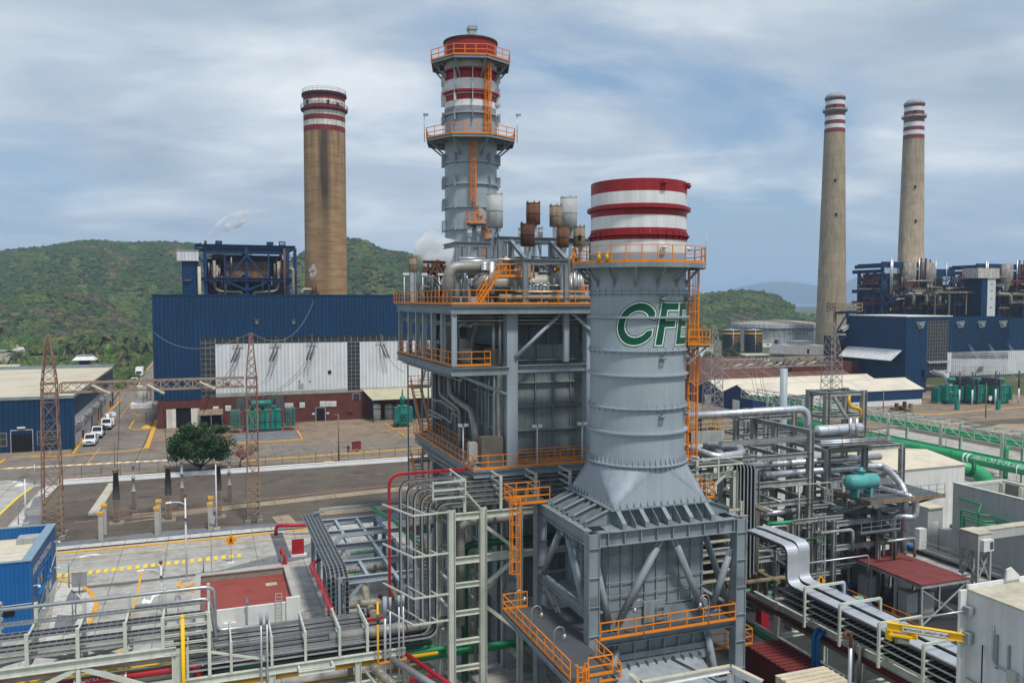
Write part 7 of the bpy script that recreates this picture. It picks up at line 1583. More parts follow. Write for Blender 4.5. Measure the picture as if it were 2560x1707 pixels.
u,v=PZ(88,1285);solo('manhole',MB().box(u-1.2,u+1.2,v-1,v-.8,0,.8).box(u-1.2,u+1.2,v+.8,v+1,0,.8).box(u-1.2,u-1.0,v-.8,v+.8,0,.8).box(u+1,u+1.2,v-.8,v+.8,0,.8),M.concl,'open square concrete manhole beside the white walkway','manhole')
u,v=PZ(578,1408);zt=PV(578,1350,v)[1];T=Th('road_sign','orange diamond sign with a walking figure at the gravel corner','road sign',u,v,0);T.add('post',MB().tube([(u,v,0),(u,v,zt)],.04,6),M.galv);T.add('footing',MB().box(u-.35,u+.35,v-.3,v+.3,0,.16),M.wwhite);s=.68
T.add('face',MB().extr([(u-s,v-.06,zt),(u,v-.06,zt-s),(u+s,v-.06,zt),(u,v-.06,zt+s)],(0,.03,0)),M.signo);b=MB().lathe((u+.02,v-.075,zt+.33),[(0,0),(.08,0),(.08,.01),(0,.01)],10,False,'v')
for a,c in(((0,.22),(0,-.02)),((0,0),(-.17,-.36)),((0,0),(.16,-.36)),((0,.18),(-.16,0)),((0,.18),(.17,.02))):b.beam((u+a[0],v-.07,zt+a[1]),(u+c[0],v-.07,zt+c[1]),.09,.014,(0,1,0))
T.add('walking_figure_logo',b,M.ink)
u,v=PZ(446,1560);zt=PV(446,1494,v)[1];T=Th('road_sign','white speed limit sign reading 10 behind the pipe bridge','road sign',u,v,0);T.add('post',MB().tube([(u,v,0),(u,v,zt)],.04,6),M.galv);T.add('face',MB().box(u-.33,u+.33,v-.06,v-.03,zt-.33,zt+.33).box(u-.33,u+.33,v-.06,v-.03,zt-.6,zt-.38),M.wwhite);T.add('black_ring',MB().lathe((u,v-.075,zt),[(.23,0),(.29,0),(.29,.012),(.23,.012)],24,False,'v'),M.ink);T.add('lettering',text_mb('10',.28,(u,v-.068,zt-.09),(1,0,0),(0,0,1),align='CENTER',off=.008),M.ink);T.add('lettering',text_mb('MAXIMO',.15,(u,v-.068,zt-.54),(1,0,0),(0,0,1),align='CENTER',off=.004),M.ink)
for px,py,yt,pw,lab in((173,1472,1406,0,'plain grey post beside the walkway corner'),(199,1488,1430,14,'grey backed sign seen from behind at the walkway corner'),(182,1555,1480,0,'twin grey conduit posts by the walkway'),(509,1432,1393,0,'slim grey post at the road edge by the gravel')):
 u,v=PZ(px,py);zt=PV(px,yt,v)[1];b=MB().tube([(u,v,0),(u,v,zt)],.06,6);
 if 'twin' in lab:b.tube([(u+.25,v+.1,0),(u+.25,v+.1,zt-.2)],.06,6)
 T=Th('post',lab,'post',u,v,0);T.add('shaft',b,M.steel)
 if pw:T.add('sign_plate',MB().box(u-.7,u+.7,v+.07,v+.1,zt-1.5,zt),M.galv)
u,v=PZ(745,1390);zt=PV(745,1347,v)[1];T=Th('screen_board','solid red board on a white base in the gravel','board',u,v,0);w=PV(760,1380,v)[0]-u;T.add('panel',MB().box(u-w,u+w,v-.08,v+.08,.3,zt),M.pipered);T.add('base',MB().box(u-w-.1,u+w+.3,v-.4,v+.4,0,.28),M.wwhite)
u,v=PZ(711,1412);T=Th('hydrant_monitor','bright red fire monitor leaning over the grey ramp','fire monitor',u,v,0);a=PV(704,1372,v+1.5);T.add('body',MB().tube(bend([(u,v,0),(u,v,1.0),(u-.3,v+.8,1.8),(a[0],v+1.5,a[1]-.5)],.3,4),.16,10),M.pipered);T.add('wheel',MB().lathe((u+.25,v,.8),[(.1,0),(.26,0),(.26,.08),(.1,.08)],14,False,'u'),M.pipered);T.add('nozzle',MB().tube([(a[0],v+1.5,a[1]-.5),(a[0]-.05,v+1.6,a[1])],[.2,.12],10),M.pipered);T.add('stand',MB().box(u-.3,u+.3,v-.3,v+.3,0,.35),M.pipered)
pp=[PZ(690,1334,.2),PZ(690,1330,1.3),PZ(708,1320,1.3),PZ(790,1312,1.3)];pipe('red pipe rising beside the kerb near the grey pump frame',[(pp[0][0],pp[0][1],.1),(pp[0][0],pp[0][1],1.3),(pp[3][0],pp[3][1],1.3)],.22,M.pipered,.6)
T=Th('pump_station','open grey steel frame over pumps and pipes behind the cable riser','steel frame',13,80,0);f0,f1,g0,g1,zf_=10.4,17.2,71.0,90.8,5.9
for v in(71,75.5,81.0,86,90.6):
 pbm(T,(f0+.2,v,zf_),(f1-.2,v,zf_),.6,.35,M.stackg)
 for u in(f0,f1):pcol(T,u,v,0,zf_+.3,.42,M.stackg)
for u in(f0,12.8,15.1,f1):
 for a,c in((71.2,75.3),(75.7,80.8),(81.2,85.8),(86.2,90.4)):
  if not(u==12.8 and a==75.7):pbm(T,(u,a,zf_+.06),(u,c,zf_+.06),.38,.3,M.stackg)
pbm(T,(15.1,66.5,zf_+.1),(15.1,70.9,zf_+.1),.35,.3,M.stackg)
for v in(71,81,90.6):T.add('knee_brace',MB().beam((f0+.2,v,3.6),(f0+1.9,v,zf_-.3),.25),M.stackg);T.add('knee_brace',MB().beam((f1-.2,v,3.6),(f1-1.9,v,zf_-.3),.25),M.stackg)
for k in range(5):tray('cable_tray',f'galvanised cable tray on the pump frame edge, {["outermost", "second", "third", "fourth", "innermost"][k]}',[(f0-.9+.36*k,91.5,6.7),(f0-.9+.36*k,72.5,6.7),(f0-.9+.36*k,71.6-.2*k,6.2),(f0-.9+.36*k,71.6-.2*k,1)],ulat,.30,M.cable,M.steel,.5,None)
for k in range(4):pipe(f'grey conduit along the pump frame top, {["first", "second", "third", "fourth"][k]} from the front',bend([(f0+.5,78.6+.32*k,6.6),(f0+1.4,79.4+.32*k,7.3),(f1+4,79.8+.32*k,7.3)],.3,3),.07,M.steel)
for k in range(3):pipe(f'grey conduit at the rear of the pump frame, {["first", "second", "third"][k]} from the front',[(f0,90.2+.3*k,7.0),(f0+2,90.8+.3*k,7.3),(f1+4,91+.3*k,7.2)],.07,M.steel)
pipe('green pipe crossing the rear of the pump frame',[(17,93,6.8),(17.6,88,6.8),(18.4,86.5,6.6),(19.2,78,6.0)],.22,M.green,.5);rr=random.Random(9)
for i,(a,c,d,e,r,m)in enumerate((((11,74,2.6),(14.5,74,2.6),(14.5,74,1.2),(14.5,72.2,1.2),.35,M.clad2),((11.5,77,3.3),(13.5,77,3.3),(13.5,75,2.2),(13.5,72,2.2),.36,M.clad2),((15.5,78,3.8),(15.5,74,3.8),(16.3,72.3,1.5),(16.3,71.5,1.0),.25,M.clad2),((11.2,72.5,1.2),(12.4,72.5,1.2),(12.4,70.6,1.2),(12.4,70.6,.2),.38,M.silver2),((12,79.5,4.0),(16.5,79.5,4.0),(16.5,79.5,2),(16.5,77,2),.35,M.clad2),((11.5,83,3.5),(16,83,3.5),(16,84.5,3),(16,86,1),.25,M.clad),((14,88,3),(17,88,3),(17,85,3),(17,83,1),.2,M.ltgreen))):
 pipe(f'{["beige lagged pipe with two bends low at the front", "beige lagged pipe elbowing forward", "thin beige lagged pipe on the slant", "silver pipe elbow at floor level", "beige header pipe across the middle", "grey lagged pipe further back", "pale green pipe at the far end"][i]} inside the pump frame',[a,c,d,e],r,m,r*1.8,ring=.6 if r>.3 else None)
for i,(u,v,m,l)in enumerate(((12,73.2,M.bluep,'blue pump near the front column'),(15.2,73.0,M.bluep,'blue pump under the low beam'),(14.2,76.2,M.pipered,'red valve set in the shade'),(12.3,84,M.yellow,'yellow valve head at the rear'),(13.8,87,M.ltgreen,'pale green pump at the rear'))):
 T=Th('pump',f'{l} of the pump frame','pump',u,v,0);T.add('motor',MB().lathe((u-.6,v,.9),[(0,0),(.36,.02),(.38,.1),(.38,.9),(.25,1.0),(0,1.02)],16,True,'u'),m);T.add('casing',MB().lathe((u+.5,v,.9),[(0,0),(.5,.02),(.52,.3),(0,.32)],18,True,'u'),m);T.add('skid',MB().box(u-.8,u+1,v-.4,v+.4,.03,.5),M.concd);T.add('flange_pipe',MB().tube([(u+.65,v,1.3),(u+.65,v,2.4)],.18,10),m)
RHV=206.0;ru=lambda px,y=900:PV(px,y,RHV)[0];rz=lambda y,px=2400:PV(px,y,RHV)[1]
e0=ru(2264,900);EH=24.6
T=Th('power_house','navy blue hall with tall dark windows and white panel at the right edge','building',e0,RHV,0)
vl=PU(2121,860,e0)[0]
zr=rz(985,2270)
T.add('side_wall',MB().box(e0,e0+.4,RHV+.41,vl,zr,EH),M.navyp)
T.add('navy_wall',MB().box(e0,ru(2317),RHV,RHV+.4,zr,EH).box(ru(2371),ru(2521),RHV,RHV+.4,rz(878,2450),EH).box(ru(2568),230,RHV,RHV+.4,rz(878,2450),EH).box(ru(2317),ru(2371),RHV,RHV+.4,rz(800),EH).box(ru(2521),ru(2568),RHV,RHV+.4,rz(797),EH),M.navy)
T.add('white_panel',MB().box(ru(2369),ru(2521),RHV+.05,RHV+.4,rz(938,2450),rz(878,2450)-.01),M.whclad);T.add('white_panel',MB().box(ru(2570),230,RHV+.05,RHV+.4,rz(938,2450),rz(878,2450)-.01),M.whclad)
winband(T,ru(2318),ru(2370),rz(945,2340),rz(801)-.1,8,16,RHV);winband(T,ru(2522),ru(2567),rz(938,2540),rz(798)-.1,8,16,RHV)
for y in(907,930):T.add('awning_sash',MB().extr([(ru(2318),RHV-.02,rz(y-4,2340)),(ru(2370),RHV-.02,rz(y-4,2340)),(ru(2370),RHV-.8,rz(y,2340)),(ru(2318),RHV-.8,rz(y,2340))],(0,0,.06)),M.steel)
T.add('brick_base',MB().box(e0+.6,230,RHV+.3,RHV+.7,0,zr-.01).box(e0+.6,e0+1,RHV+.71,vl,0,zr-.01),M.brick);T.add('brick_annex',MB().box(ru(2085),e0-.3,vl-6,vl+4,0,9),M.brick)
T.add('roof',MB().box(e0-.1,230,RHV-.1,vl+.2,EH+.002,EH+.3),M.wwhite)
for px in(2295,2394,2447,2500):
 u=ru(px);z=rz(812);T.add('roof_fan',MB().box(u-1.1,u+.4,RHV-.06,RHV-.002,z-1.2,z+1),M.black);T.add('fan_cowl',MB().extr([(u-1.2,RHV-.02,z+1),(u+1.2,RHV-1.2,z+1.2),(u+.5,RHV-1.2,z-.8),(u-.2,RHV-.02,z-1.2)],(.3,0,.1)),M.steel)
a,c=PU(2117,890,e0),PU(2255,902,e0)
T.add('side_canopy',MB().extr([(e0-.02,a[0],a[1]+3.4),(e0-.02,c[0],c[1]+3.4),(e0-3.6,c[0]+1,c[1]),(e0-3.6,a[0],a[1])],(0,0,.12)),M.wwhite)
T.add('wall_hood',MB().box(ru(2305),ru(2318),RHV-1.2,RHV-.01,rz(937,2310),rz(923,2310)),M.navyp);T.add('wall_vent',MB().extr([(ru(2438),RHV-.02,rz(934)),(ru(2456),RHV-.02,rz(931)),(ru(2452),RHV-1,rz(918)),(ru(2441),RHV-1,rz(918))],(0,-.1,.1)),M.lgrey)
for px in(2415,2464,2512):
 for s_ in(0,.8):sag('conductor',(ru(px)+s_,RHV-.6,rz(860)),(ru(px)-2.5+s_,RHV-14,rz(945)),1.0,.05,M.galv,'thin conductor dropping to the small teal transformers','conductors at the right transformers')
RBV=238.0;xu=lambda px,y=700:PV(px,y,RBV)[0];xz=lambda y,px=2300:PV(px,y,RBV)[1]
M.innards=mat('dark_rusty_innards',(.03,.028,.028),.8,dirt=.5,rust=.35,rustc=(.07,.035,.02))  # near-black with rust patches for everything inside the frames
def rboiler(x0,x1,xa,xb,lab,seed):
 T=Th('boiler_house',lab,'boiler',xu(x0),RBV,0);r=random.Random(seed);nv=M.navys
 zt1,zt2=xz(672),xz(656)
 def bm(p,q,w=.8,h=1.2,m=None,n='beam'):T.add(n,MB().ibeam(p,q,w,h,.09),m or nv)
 def cm(px,z1,v=RBV,w=.9):u=xu(px);T.add('column',MB().box(u-w/2,u+w/2,v,v+w,0,z1),nv)
 W_=x1-x0
 for px in(x0+2,(xa+xb)/2,xb,x1-3):cm(px,zt2-.6 if px<=xb else zt1-.6)
 us,dv=xu(x0+2),PU(x0-58,700,xu(x0))[0]-RBV
 for f in(.33,.66,1.):cm(x0+2,zt1-.6,RBV+dv*f)
 for z in(zt1-1,xz(728),xz(757)):bm((us,RBV+1,z),(us,RBV+dv+4,z),.7,1.3)
 for f in(0,.33,.66):
  for z0_,z1_ in((xz(728),zt1-2),(xz(757),xz(728))):T.add('raking_brace',MB().beam((us-.2,RBV+dv*f+.6,z0_),(us-.2,RBV+dv*(f+.33),z1_),.5),nv)
 for i in range(16):
  vv=RBV+dv*r.random();y=r.uniform(690,770);T.add('small_pipe',MB().tube([(us-r.uniform(.2,1.5),vv,xz(y)),(us-r.uniform(.2,1.5),min(vv+r.uniform(3,14),RBV+dv),xz(y))],r.uniform(.12,.4),6),r.choice([M.rust,M.clad,M.maroon,M.clad2]))if i%2 else T.add('catwalk_rail_frame',rail(MB(),[(us-1.5,RBV+dv*.02*i,xz(y)),(us-1.5,RBV+dv*(.3+.04*i),xz(y))],1.1,2.2,.35,.13),r.choice([M.rust,M.maroon,nv]))
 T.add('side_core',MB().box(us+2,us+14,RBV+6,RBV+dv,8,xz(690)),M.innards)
 T.add('deep_girder',MB().box(xu(xa)-.5,xu(xb)+.5,RBV-.3,RBV+.3,zt2-2.2,zt2+.0),nv);T.add('deep_girder',MB().box(xu(xb)+.6,xu(x1),RBV-.2,RBV+.3,zt1-1.9,zt1),nv);T.add('deep_girder',MB().box(xu((xa+xb)/2),xu(x1)-2,RBV-.6,RBV-.31,zt1-2.8,zt1-.4),nv)
 T.add('roof_deck',MB().box(xu(xa),xu(xb),RBV+.5,RBV+dv+1,zt2-.9,zt2-.5),M.navyp);T.add('roof_beam',MB().box(xu(xa)-.5,xu(xa)+.3,RBV+.5,RBV+dv+2,zt2-2.2,zt2-.91),nv)
 for y in(728,757):bm((xu(x0)-3 if y==728 else xu(x0),RBV-.4,xz(y)),(xu(x1),RBV-.4,xz(y)),.8,.9)
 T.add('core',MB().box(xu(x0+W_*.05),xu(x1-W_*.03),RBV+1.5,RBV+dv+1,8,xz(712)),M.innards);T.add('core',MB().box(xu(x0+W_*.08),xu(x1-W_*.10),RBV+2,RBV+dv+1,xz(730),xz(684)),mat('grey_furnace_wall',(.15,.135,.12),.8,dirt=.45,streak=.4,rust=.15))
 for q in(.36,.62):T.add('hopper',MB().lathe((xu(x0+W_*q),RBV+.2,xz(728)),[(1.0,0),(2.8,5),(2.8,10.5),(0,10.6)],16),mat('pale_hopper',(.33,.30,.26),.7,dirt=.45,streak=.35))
 for a,c in(((x0+2,684),(x0+W_*.14,725)),((x0+W_*.14,684),(x0+2,725)),((xa+4,690),(xa+20,725)),((x1-5,690),(x1-20,725)),((x0+6,735),(x0+W_*.2,762)),((x0+W_*.2,735),(x0+6,762)),((x1-W_*.3,735),(x1-W_*.15,764))):T.add('raking_brace',MB().beam((xu(a[0]),RBV-.2,xz(a[1])),(xu(c[0]),RBV-.2,xz(c[1])),.55),nv)
 for i in range(60):
  px=r.uniform(x0+3,x1-4);y=r.uniform(690,775);L=r.uniform(6,34);v=RBV-r.uniform(.5,6);m=r.choice([M.rust,M.maroon,M.navys,M.clad,M.clad2,M.innards])
  if i%3==0:T.add('catwalk_rail_frame',rail(MB(),[(xu(px),v,xz(y)),(xu(min(px+L,x1)),v,xz(y))],1.1,2.2,.35,.13),m)
  elif i%3==1:T.add('small_pipe',MB().tube([(xu(px),v,xz(y)),(xu(px),v,max(EH,xz(y+L*.8)))],r.uniform(.12,.4),6),m)
  else:T.add('small_pipe',MB().tube([(xu(px),v,xz(y)),(xu(min(px+L,x1)),v,xz(y))],r.uniform(.12,.35),6),m)
 for q in(.36,.54,.72):hpipe(T,'large_pipe',[(xu(x0+W_*(q-.17)),RBV-2.5,xz(735)),(xu(x0+W_*q),RBV-2.5,xz(735)),(xu(x0+W_*q),RBV-2.5,xz(762))],.7,M.clad2,2.2,12)
 for q,y,rr_,m in((.08,648,.3,M.galv),(.1,650,.3,M.galv),(.47,645,.28,M.galv),(.50,645,.3,M.rust),(.56,646,.4,M.rust2),(.62,648,.3,M.rust),(.66,650,.22,M.galv),(.70,649,.22,M.galv),(.85,654,.2,M.galv)):T.add('vent_pipe',MB().tube([(xu(x0+W_*q),RBV-1.2,xz(735)),(xu(x0+W_*q),RBV-1.2,xz(y))],rr_,8),m)
 T.add('yellow_gangway',MB().box(xu(x0+W_*.5),xu(x1+30),RBV-7.5,RBV-6.5,xz(731)-.3,xz(731)+.4),M.tanrust)
 for q in(.52,.72,.95):T.add('gangway_post',MB().box(xu(x0+W_*q)-.2,xu(x0+W_*q)+.2,RBV-7.2,RBV-6.8,EH,xz(731)),M.tanrust)
 return T
rboiler(2206,2386,2206,2320,'open navy boiler frames crowded with pipes behind the right hall, nearer the chimneys',5);rboiler(2442,2640,2442,2560,'open navy boiler frames crowded with pipes at the right edge of the picture',9)
T=Th('lift_tower','white and navy lift tower with a boxy white head between the two boiler frames','tower',xu(2415),RBV-9,0);T.add('head_box',MB().box(xu(2382),xu(2434),RBV-11,RBV-4,xz(696),xz(671)),mat('stained_white_sheet',(.62,.58,.52),.6,dirt=.2,streak=.35,corr=(.8,'h'),corr_shade=.12));T.add('navy_shaft',MB().box(xu(2394),xu(2408)-.01,RBV-10.5,RBV-4.5,10,xz(696)-.01),M.navy);T.add('white_shaft',MB().box(xu(2408),xu(2428),RBV-10.6,RBV-4.6,10,xz(696)-.01),M.whclad)
for y in(712,728,748,770):T.add('shaft_window',MB().box(xu(2415),xu(2421),RBV-10.66,RBV-10.601,xz(y),xz(y-4)),M.lgrey)
T=Th('coal_gallery','rusty orange and navy lattice gallery between the near slim chimney and the hall','gallery',PV(2105,800,232)[0],232,0);g0=lambda px,y:(PV(px,y,232)[0],232,PV(px,y,232)[1])
for x in(2088,2120,2144):T.add('column',MB().beam((g0(x,780)[0],232,0),g0(x,782),.7),M.navys)
for p,q in(((2086,782),(2150,780)),((2088,830),(2146,830)),((2088,855),(2146,855))):T.add('beam',MB().ibeam(g0(*p),g0(*q),.8,1.0),M.navys)
for p,q in(((2090,830),(2118,785)),((2118,830),(2144,785)),((2144,826),(2116,786)),((2090,852),(2144,834))):T.add('brace',MB().beam(g0(*p),g0(*q),.45),M.navys)
T.add('rust_lattice',lattice(MB(),[(g0(2083,779)[0],231,g0(2083,779)[2]),(g0(2150,779)[0],231,g0(2083,779)[2]),(g0(2150,779)[0],235,g0(2083,779)[2]),(g0(2083,779)[0],235,g0(2083,779)[2])],[(g0(2083,758)[0],231,g0(2083,758)[2]),(g0(2150,758)[0],231,g0(2083,758)[2]),(g0(2150,758)[0],235,g0(2083,758)[2]),(g0(2083,758)[0],235,g0(2083,758)[2])],2,.3,.2),M.tanrust)
T.add('rust_post',MB().beam((g0(2086,800)[0],231,0),g0(2086,782),.5),M.tanrust);T.add('dark_hopper',MB().box(g0(2100,840)[0],g0(2140,840)[0],233,240,3,g0(2120,840)[2]),M.innards);T.add('pale_chute',MB().beam(g0(2104,826),g0(2124,812),1.6,1.2),M.lgrey)
u,v,_=PD(1944,855,575);k=575/FPX;R_=112*k;zt=PD(1944,812,575-R_)[2]
T=Th('oil_tank','very wide pale storage tank with faded black lettering in front of the bay','tank',u,v,0);m=mat('stained_tank_white',(.50,.52,.53),.6,dirt=.25,scale=.06,streak=.35,rust=.06,rustc=(.28,.20,.12),seam=('z',2.4,.08,.8))
T.add('shell',MB().lathe((u,v,0),[(R_,0),(R_,zt)],96),m);T.add('roof',MB().lathe((u,v,zt),[(R_,0),(R_*.5,R_*.055),(0,R_*.085)],96),mat('rusty_tank_roof',(.40,.33,.25),.7,dirt=.3));T.add('rim_rail_frame',rail(MB(),[(u+R_*cos(2*pi*i/60),v+R_*sin(2*pi*i/60),zt)for i in range(61)],1.2,6,0,.16),M.lgrey)
for z in(zt*.83,):T.add('wind_girder',MB().lathe((u,v,z),[(R_,-.1),(R_+.7,-.1),(R_+.7,.2),(R_,.2)],96,False),M.steel)
b0_=math.atan2(-v,-u);b=MB()
for i in range(26):a=b0_-1.3+2.6*i/25;b.beam((u+(R_+.1)*cos(a),v+(R_+.1)*sin(a),0),(u+(R_+.1)*cos(a),v+(R_+.1)*sin(a),zt),.3,.12)
T.add('shell_rib',b,m)
def wrap(s,size,z,px0,sx):
 a0=b0_+math.asin(max(-1,min(1,(px0-1944)*k*1.03/R_)));return text_mb(s,size,(0,0,0),(1,0,0),(0,0,1),sx=sx,f=lambda x,y:(u+(R_+.28)*cos(a0+x/R_),v+(R_+.28)*sin(a0+x/R_),z+y))
fd=mat('faded_black_lettering',(.03,.03,.034),.8,dirt=.3,scale=.4)
T.add('lettering',wrap('COMISION FEDERAL DE ELECTRICIDAD',2.6,PD(1944,829,575-R_)[2],1868,1.06),fd);T.add('lettering',wrap('ALMACENAMIENTO DE COMBUSTOLEO No 2',1.7,PD(1944,836,575-R_)[2],1884,1.10),fd);T.add('lettering',wrap('CAPACIDAD 200 000 BLS',1.1,PD(1944,842,575-R_)[2],1916,1.15),fd)
T.add('valve_set',MB().beam((u+R_*cos(b0_-.02)*1.02,v+R_*sin(b0_-.02)*1.02,0),(u+R_*cos(b0_-.02)*1.02,v+R_*sin(b0_-.02)*1.02,4),1.6).beam((u+R_*cos(b0_-.05)*1.03,v+R_*sin(b0_-.05)*1.03,1),(u+R_*cos(b0_+.08)*1.03,v+R_*sin(b0_+.08)*1.03,1),.9),M.rust2)
for px,lab in((1828,'black upright tank with a yellow ring, left of the pair'),(1883,'black upright tank with a yellow ring, right of the pair')):
 u,v,_=PD(px,870,478);k2=478/FPX;R2_=22*k2;zt=PD(px,826,478-R2_)[2]
 T=Th('black_tank',lab,'tank',u,v,0,'black upright tanks');T.add('shell',MB().lathe((u,v,0),[(R2_,0),(R2_,zt*.83)],32).lathe((u,v,0),[(R2_,zt*.90),(R2_,zt)],32),mat('black_tank_paint',(.012,.016,.022),.5,dirt=.3));T.add('yellow_ring',MB().lathe((u,v,0),[(R2_,zt*.83),(R2_,zt*.90)],32),M.yellow);T.add('roof',MB().lathe((u,v,zt),[(R2_,0),(0,.9)],32),M.steel)
 a=b0_+.25;T.add('standpipe',MB().tube([(u+(R2_+.2)*cos(a),v+(R2_+.2)*sin(a),0),(u+(R2_+.2)*cos(a),v+(R2_+.2)*sin(a),zt)],.22,8),M.lgrey)
 b0b=math.atan2(-v,-u)
 for i in range(4):T.add('lettering',text_mb(('TANQUE DE DIA','COMBUSTOLEO','CAPACIDAD','No 1' if px<1850 else 'No 2')[i],.95,(0,0,0),(1,0,0),(0,0,1),f=lambda x,y,i=i:(u+(R2_+.06)*cos(b0b+.05+.05*i+x/R2_),v+(R2_+.06)*sin(b0b+.05+.05*i+x/R2_),zt*.70-1.35*i+y)),M.yellow)
BW,ze,za=13.6,4.4,6.9;wu0,wv0=PZ(1882,992,ze);wu1=PZ(2310,972,ze)[0]
def bay(T,u0,u1,v0,roofm,door=True):
 T.add('end_wall',MB().extr([(u0,v0,0),(u0,v0,ze),(u0,v0+BW/2,za),(u0,v0+BW,ze),(u0,v0+BW,0)],(.25,0,0)),M.navyp)
 T.add('roof',MB().extr([(u0-.3,v0-.25,ze+.02),(u0-.3,v0+BW/2,za+.1),(u0-.3,v0+BW-.02,ze+.02),(u0-.3,v0+BW-.02,ze-.1),(u0-.3,v0+BW/2,za-.02),(u0-.3,v0-.25,ze-.1)],(u1-u0+.6,0,0)),roofm)
 if door:T.add('end_door',MB().box(u0-.05,u0-.002,v0+BW*.42,v0+BW*.42+3.2,0,2.8),M.wwhite)
 T.add('ridge_cap',MB().extr([(u0-.35,v0+BW/2-.3,za+.05),(u0-.35,v0+BW/2,za+.22),(u0-.35,v0+BW/2+.3,za+.05)],(u1-u0+.7,0,0)),roofm)
rc=mat('cream_warehouse_roof',(.60,.54,.43),.65,dirt=.2,scale=.15,seam=('x',11,.35,.82));rb=mat('brown_warehouse_roof',(.115,.055,.040),.85,dirt=.3,scale=.2,seam=('x',7.5,.5,2.2))
T=Th('cream_warehouse','double gabled warehouse with cream roofs and navy walls at the right','building',wu0,wv0,0);bay(T,wu0,wu1,wv0,rc);bay(T,wu0-.02,wu1-1.5,wv0+BW,rc)
T.add('side_wall',MB().box(wu0+.26,wu1-.26,wv0,wv0+.3,1.5,ze-.12),M.navyp);T.add('side_plinth',MB().box(wu0+.26,wu1-.26,wv0-.02,wv0+.3,0,1.49),M.wwhite);T.add('white_door',MB().box(PV(2034,985,wv0)[0],PV(2061,985,wv0)[0],wv0-.06,wv0-.021,0,3.9),M.wwhite);T.add('far_end_wall',MB().extr([(wu1-.25,wv0,0),(wu1-.25,wv0,ze),(wu1-.25,wv0+BW/2,za),(wu1-.25,wv0+BW,ze),(wu1-.25,wv0+BW,0)],(.25,0,0)),M.navyp)
T=Th('brown_warehouse','row of gabled warehouses with weathered brown roofs behind the cream ones','building',wu0,wv0+2*BW,0)
for i in range(6):bay(T,wu0-.04-1.5*i,PV((2107,2060,1990,1940,1900,1850)[i],930-9*i,wv0+BW*(2.5+i))[0],wv0+BW*(2+i),rb,i==0)
v=118;u,z1=PV(1960,921,v);T=Th('vent_stack','plain grey upright vent pipe in front of the cream roofs','vent pipe',u,v,0);T.add('pipe',MB().lathe((u,v,0),[(.62,6),(.62,z1),(.55,z1),(.5,z1-1)],20),M.stackg);T.add('stem',MB().cyl((u,v,0),.4,6,14),M.steel);T.add('bracket',MB().box(u-.9,u+.9,v-.9,v+.9,7.2,7.5),M.dkmetal)
def rtower(px,py,yt,ym,lab,wpx,v):
 u=PV(px,ym,v)[0];s=wpx*(u*ST+v*CT)/FPX;zt=PV(px,yt,v)[1];zm=PV(px,ym,v)[1];T=Th('lattice_tower',lab,'tower',u,v,0);T.add('lower_lattice',lattice(MB(),sq(u,v,0,s*1.15),sq(u,v,zm,s),8,.14,.08),M.lattg);T.add('upper_lattice',lattice(MB(),sq(u,v,zm,s),sq(u,v,zt,s*.25),5,.12,.07),M.lattg);return u,zm
GV=163;ua_,zg1=rtower(1783,1000,812,900,'grey lattice tower in front of the brown roofs beside the lettered stack',33,GV);ub_,_=rtower(2080,980,806,890,'grey lattice tower beside the navy right hall',33,GV)
T=Th('lattice_girder','grey lattice girder in front of the brown warehouse roofs','girder',(ua_+ub_)/2,GV,zg1-2);b=MB()
for dv in(-.9,.9):
 for z in(zg1,zg1-2.0):b.beam((ua_+1.3,GV+dv,z),(ub_-1.3,GV+dv,z),.15)
 for i in range(18):p,q=ua_+1.3+(ub_-ua_-2.6)*i/18,ua_+1.3+(ub_-ua_-2.6)*(i+1)/18;b.beam((p,GV+dv,zg1-2),(q,GV+dv,zg1),.08).beam((p,GV+dv,zg1),(q,GV+dv,zg1-2),.08)
T.add('lattice_truss',b,M.lattg)
for px,lab in((1828,'first'),(1858,'second'),(1905,'third'),(1930,'fourth'),(1985,'fifth'),(2012,'sixth')):u=PV(px,905,GV)[0];t=Th('insulator',f'tan insulator string on the grey girder, {lab} from the lettered stack','insulator',u,GV-1,zg1-2,'insulators on the grey girder');t.add('insulator_tube',MB().tube([(u-.9,GV-1.1,zg1-1.9),(u+1.2,GV-2.2,zg1-.9)],.16,8),M.cream)
for px in(1868,1876,1888,1894):u=PV(px,960,GV)[0];sag('dropper',(u,GV-1,zg1-2),(u-.8,GV-6,3),.3,.035,M.cable,'thin dropper wire below the grey lattice girder','droppers of the grey girder')
v=262;T=Th('grey_duct_house','pale grey sheet metal duct house at the foot of the near slim chimney','duct house',PV(2020,880,v)[0],v,0);p=lambda px,y:PV(px,y,v);T.add('body',MB().extr([(p(1962,885)[0],v,p(1962,886)[1]),(p(1972,862)[0],v,p(1972,863)[1]),(p(2080,862)[0],v,p(2072,864)[1]),(p(2080,885)[0],v,p(2072,888)[1])],(0,10,0)),M.lgrey);T.add('rust_beam',MB().box(p(1960,888)[0],p(2080,888)[0],v-.3,v+9,p(2000,893)[1],p(2000,888)[1]),M.tanrust)
for px in(1965,2000,2040,2072):T.add('leg',MB().box(p(px,880)[0]-.4,p(px,880)[0]+.4,v,v+.8,0,p(px,893)[1]),M.rust)
T.add('door',MB().box(p(2018,870)[0],p(2023,870)[0],v-.05,v-.01,p(2020,884)[1],p(2020,873)[1]),M.black);T.add('upper_duct',MB().box(p(1997,860)[0],p(2040,855)[0],v+2,v+7,p(2000,863)[1],p(2020,853)[1]),M.galv)
u,v=PZ(1895,905);T=Th('white_shed','white shed with a cream flat roof before the grey duct house','shed',u,v,0);T.add('wall',MB().box(u-7,u+7,v,v+7,0,3.2),M.wwhite);T.add('roof',MB().box(u-8,u+8,v-1,v+8,3.21,3.6),M.cream)
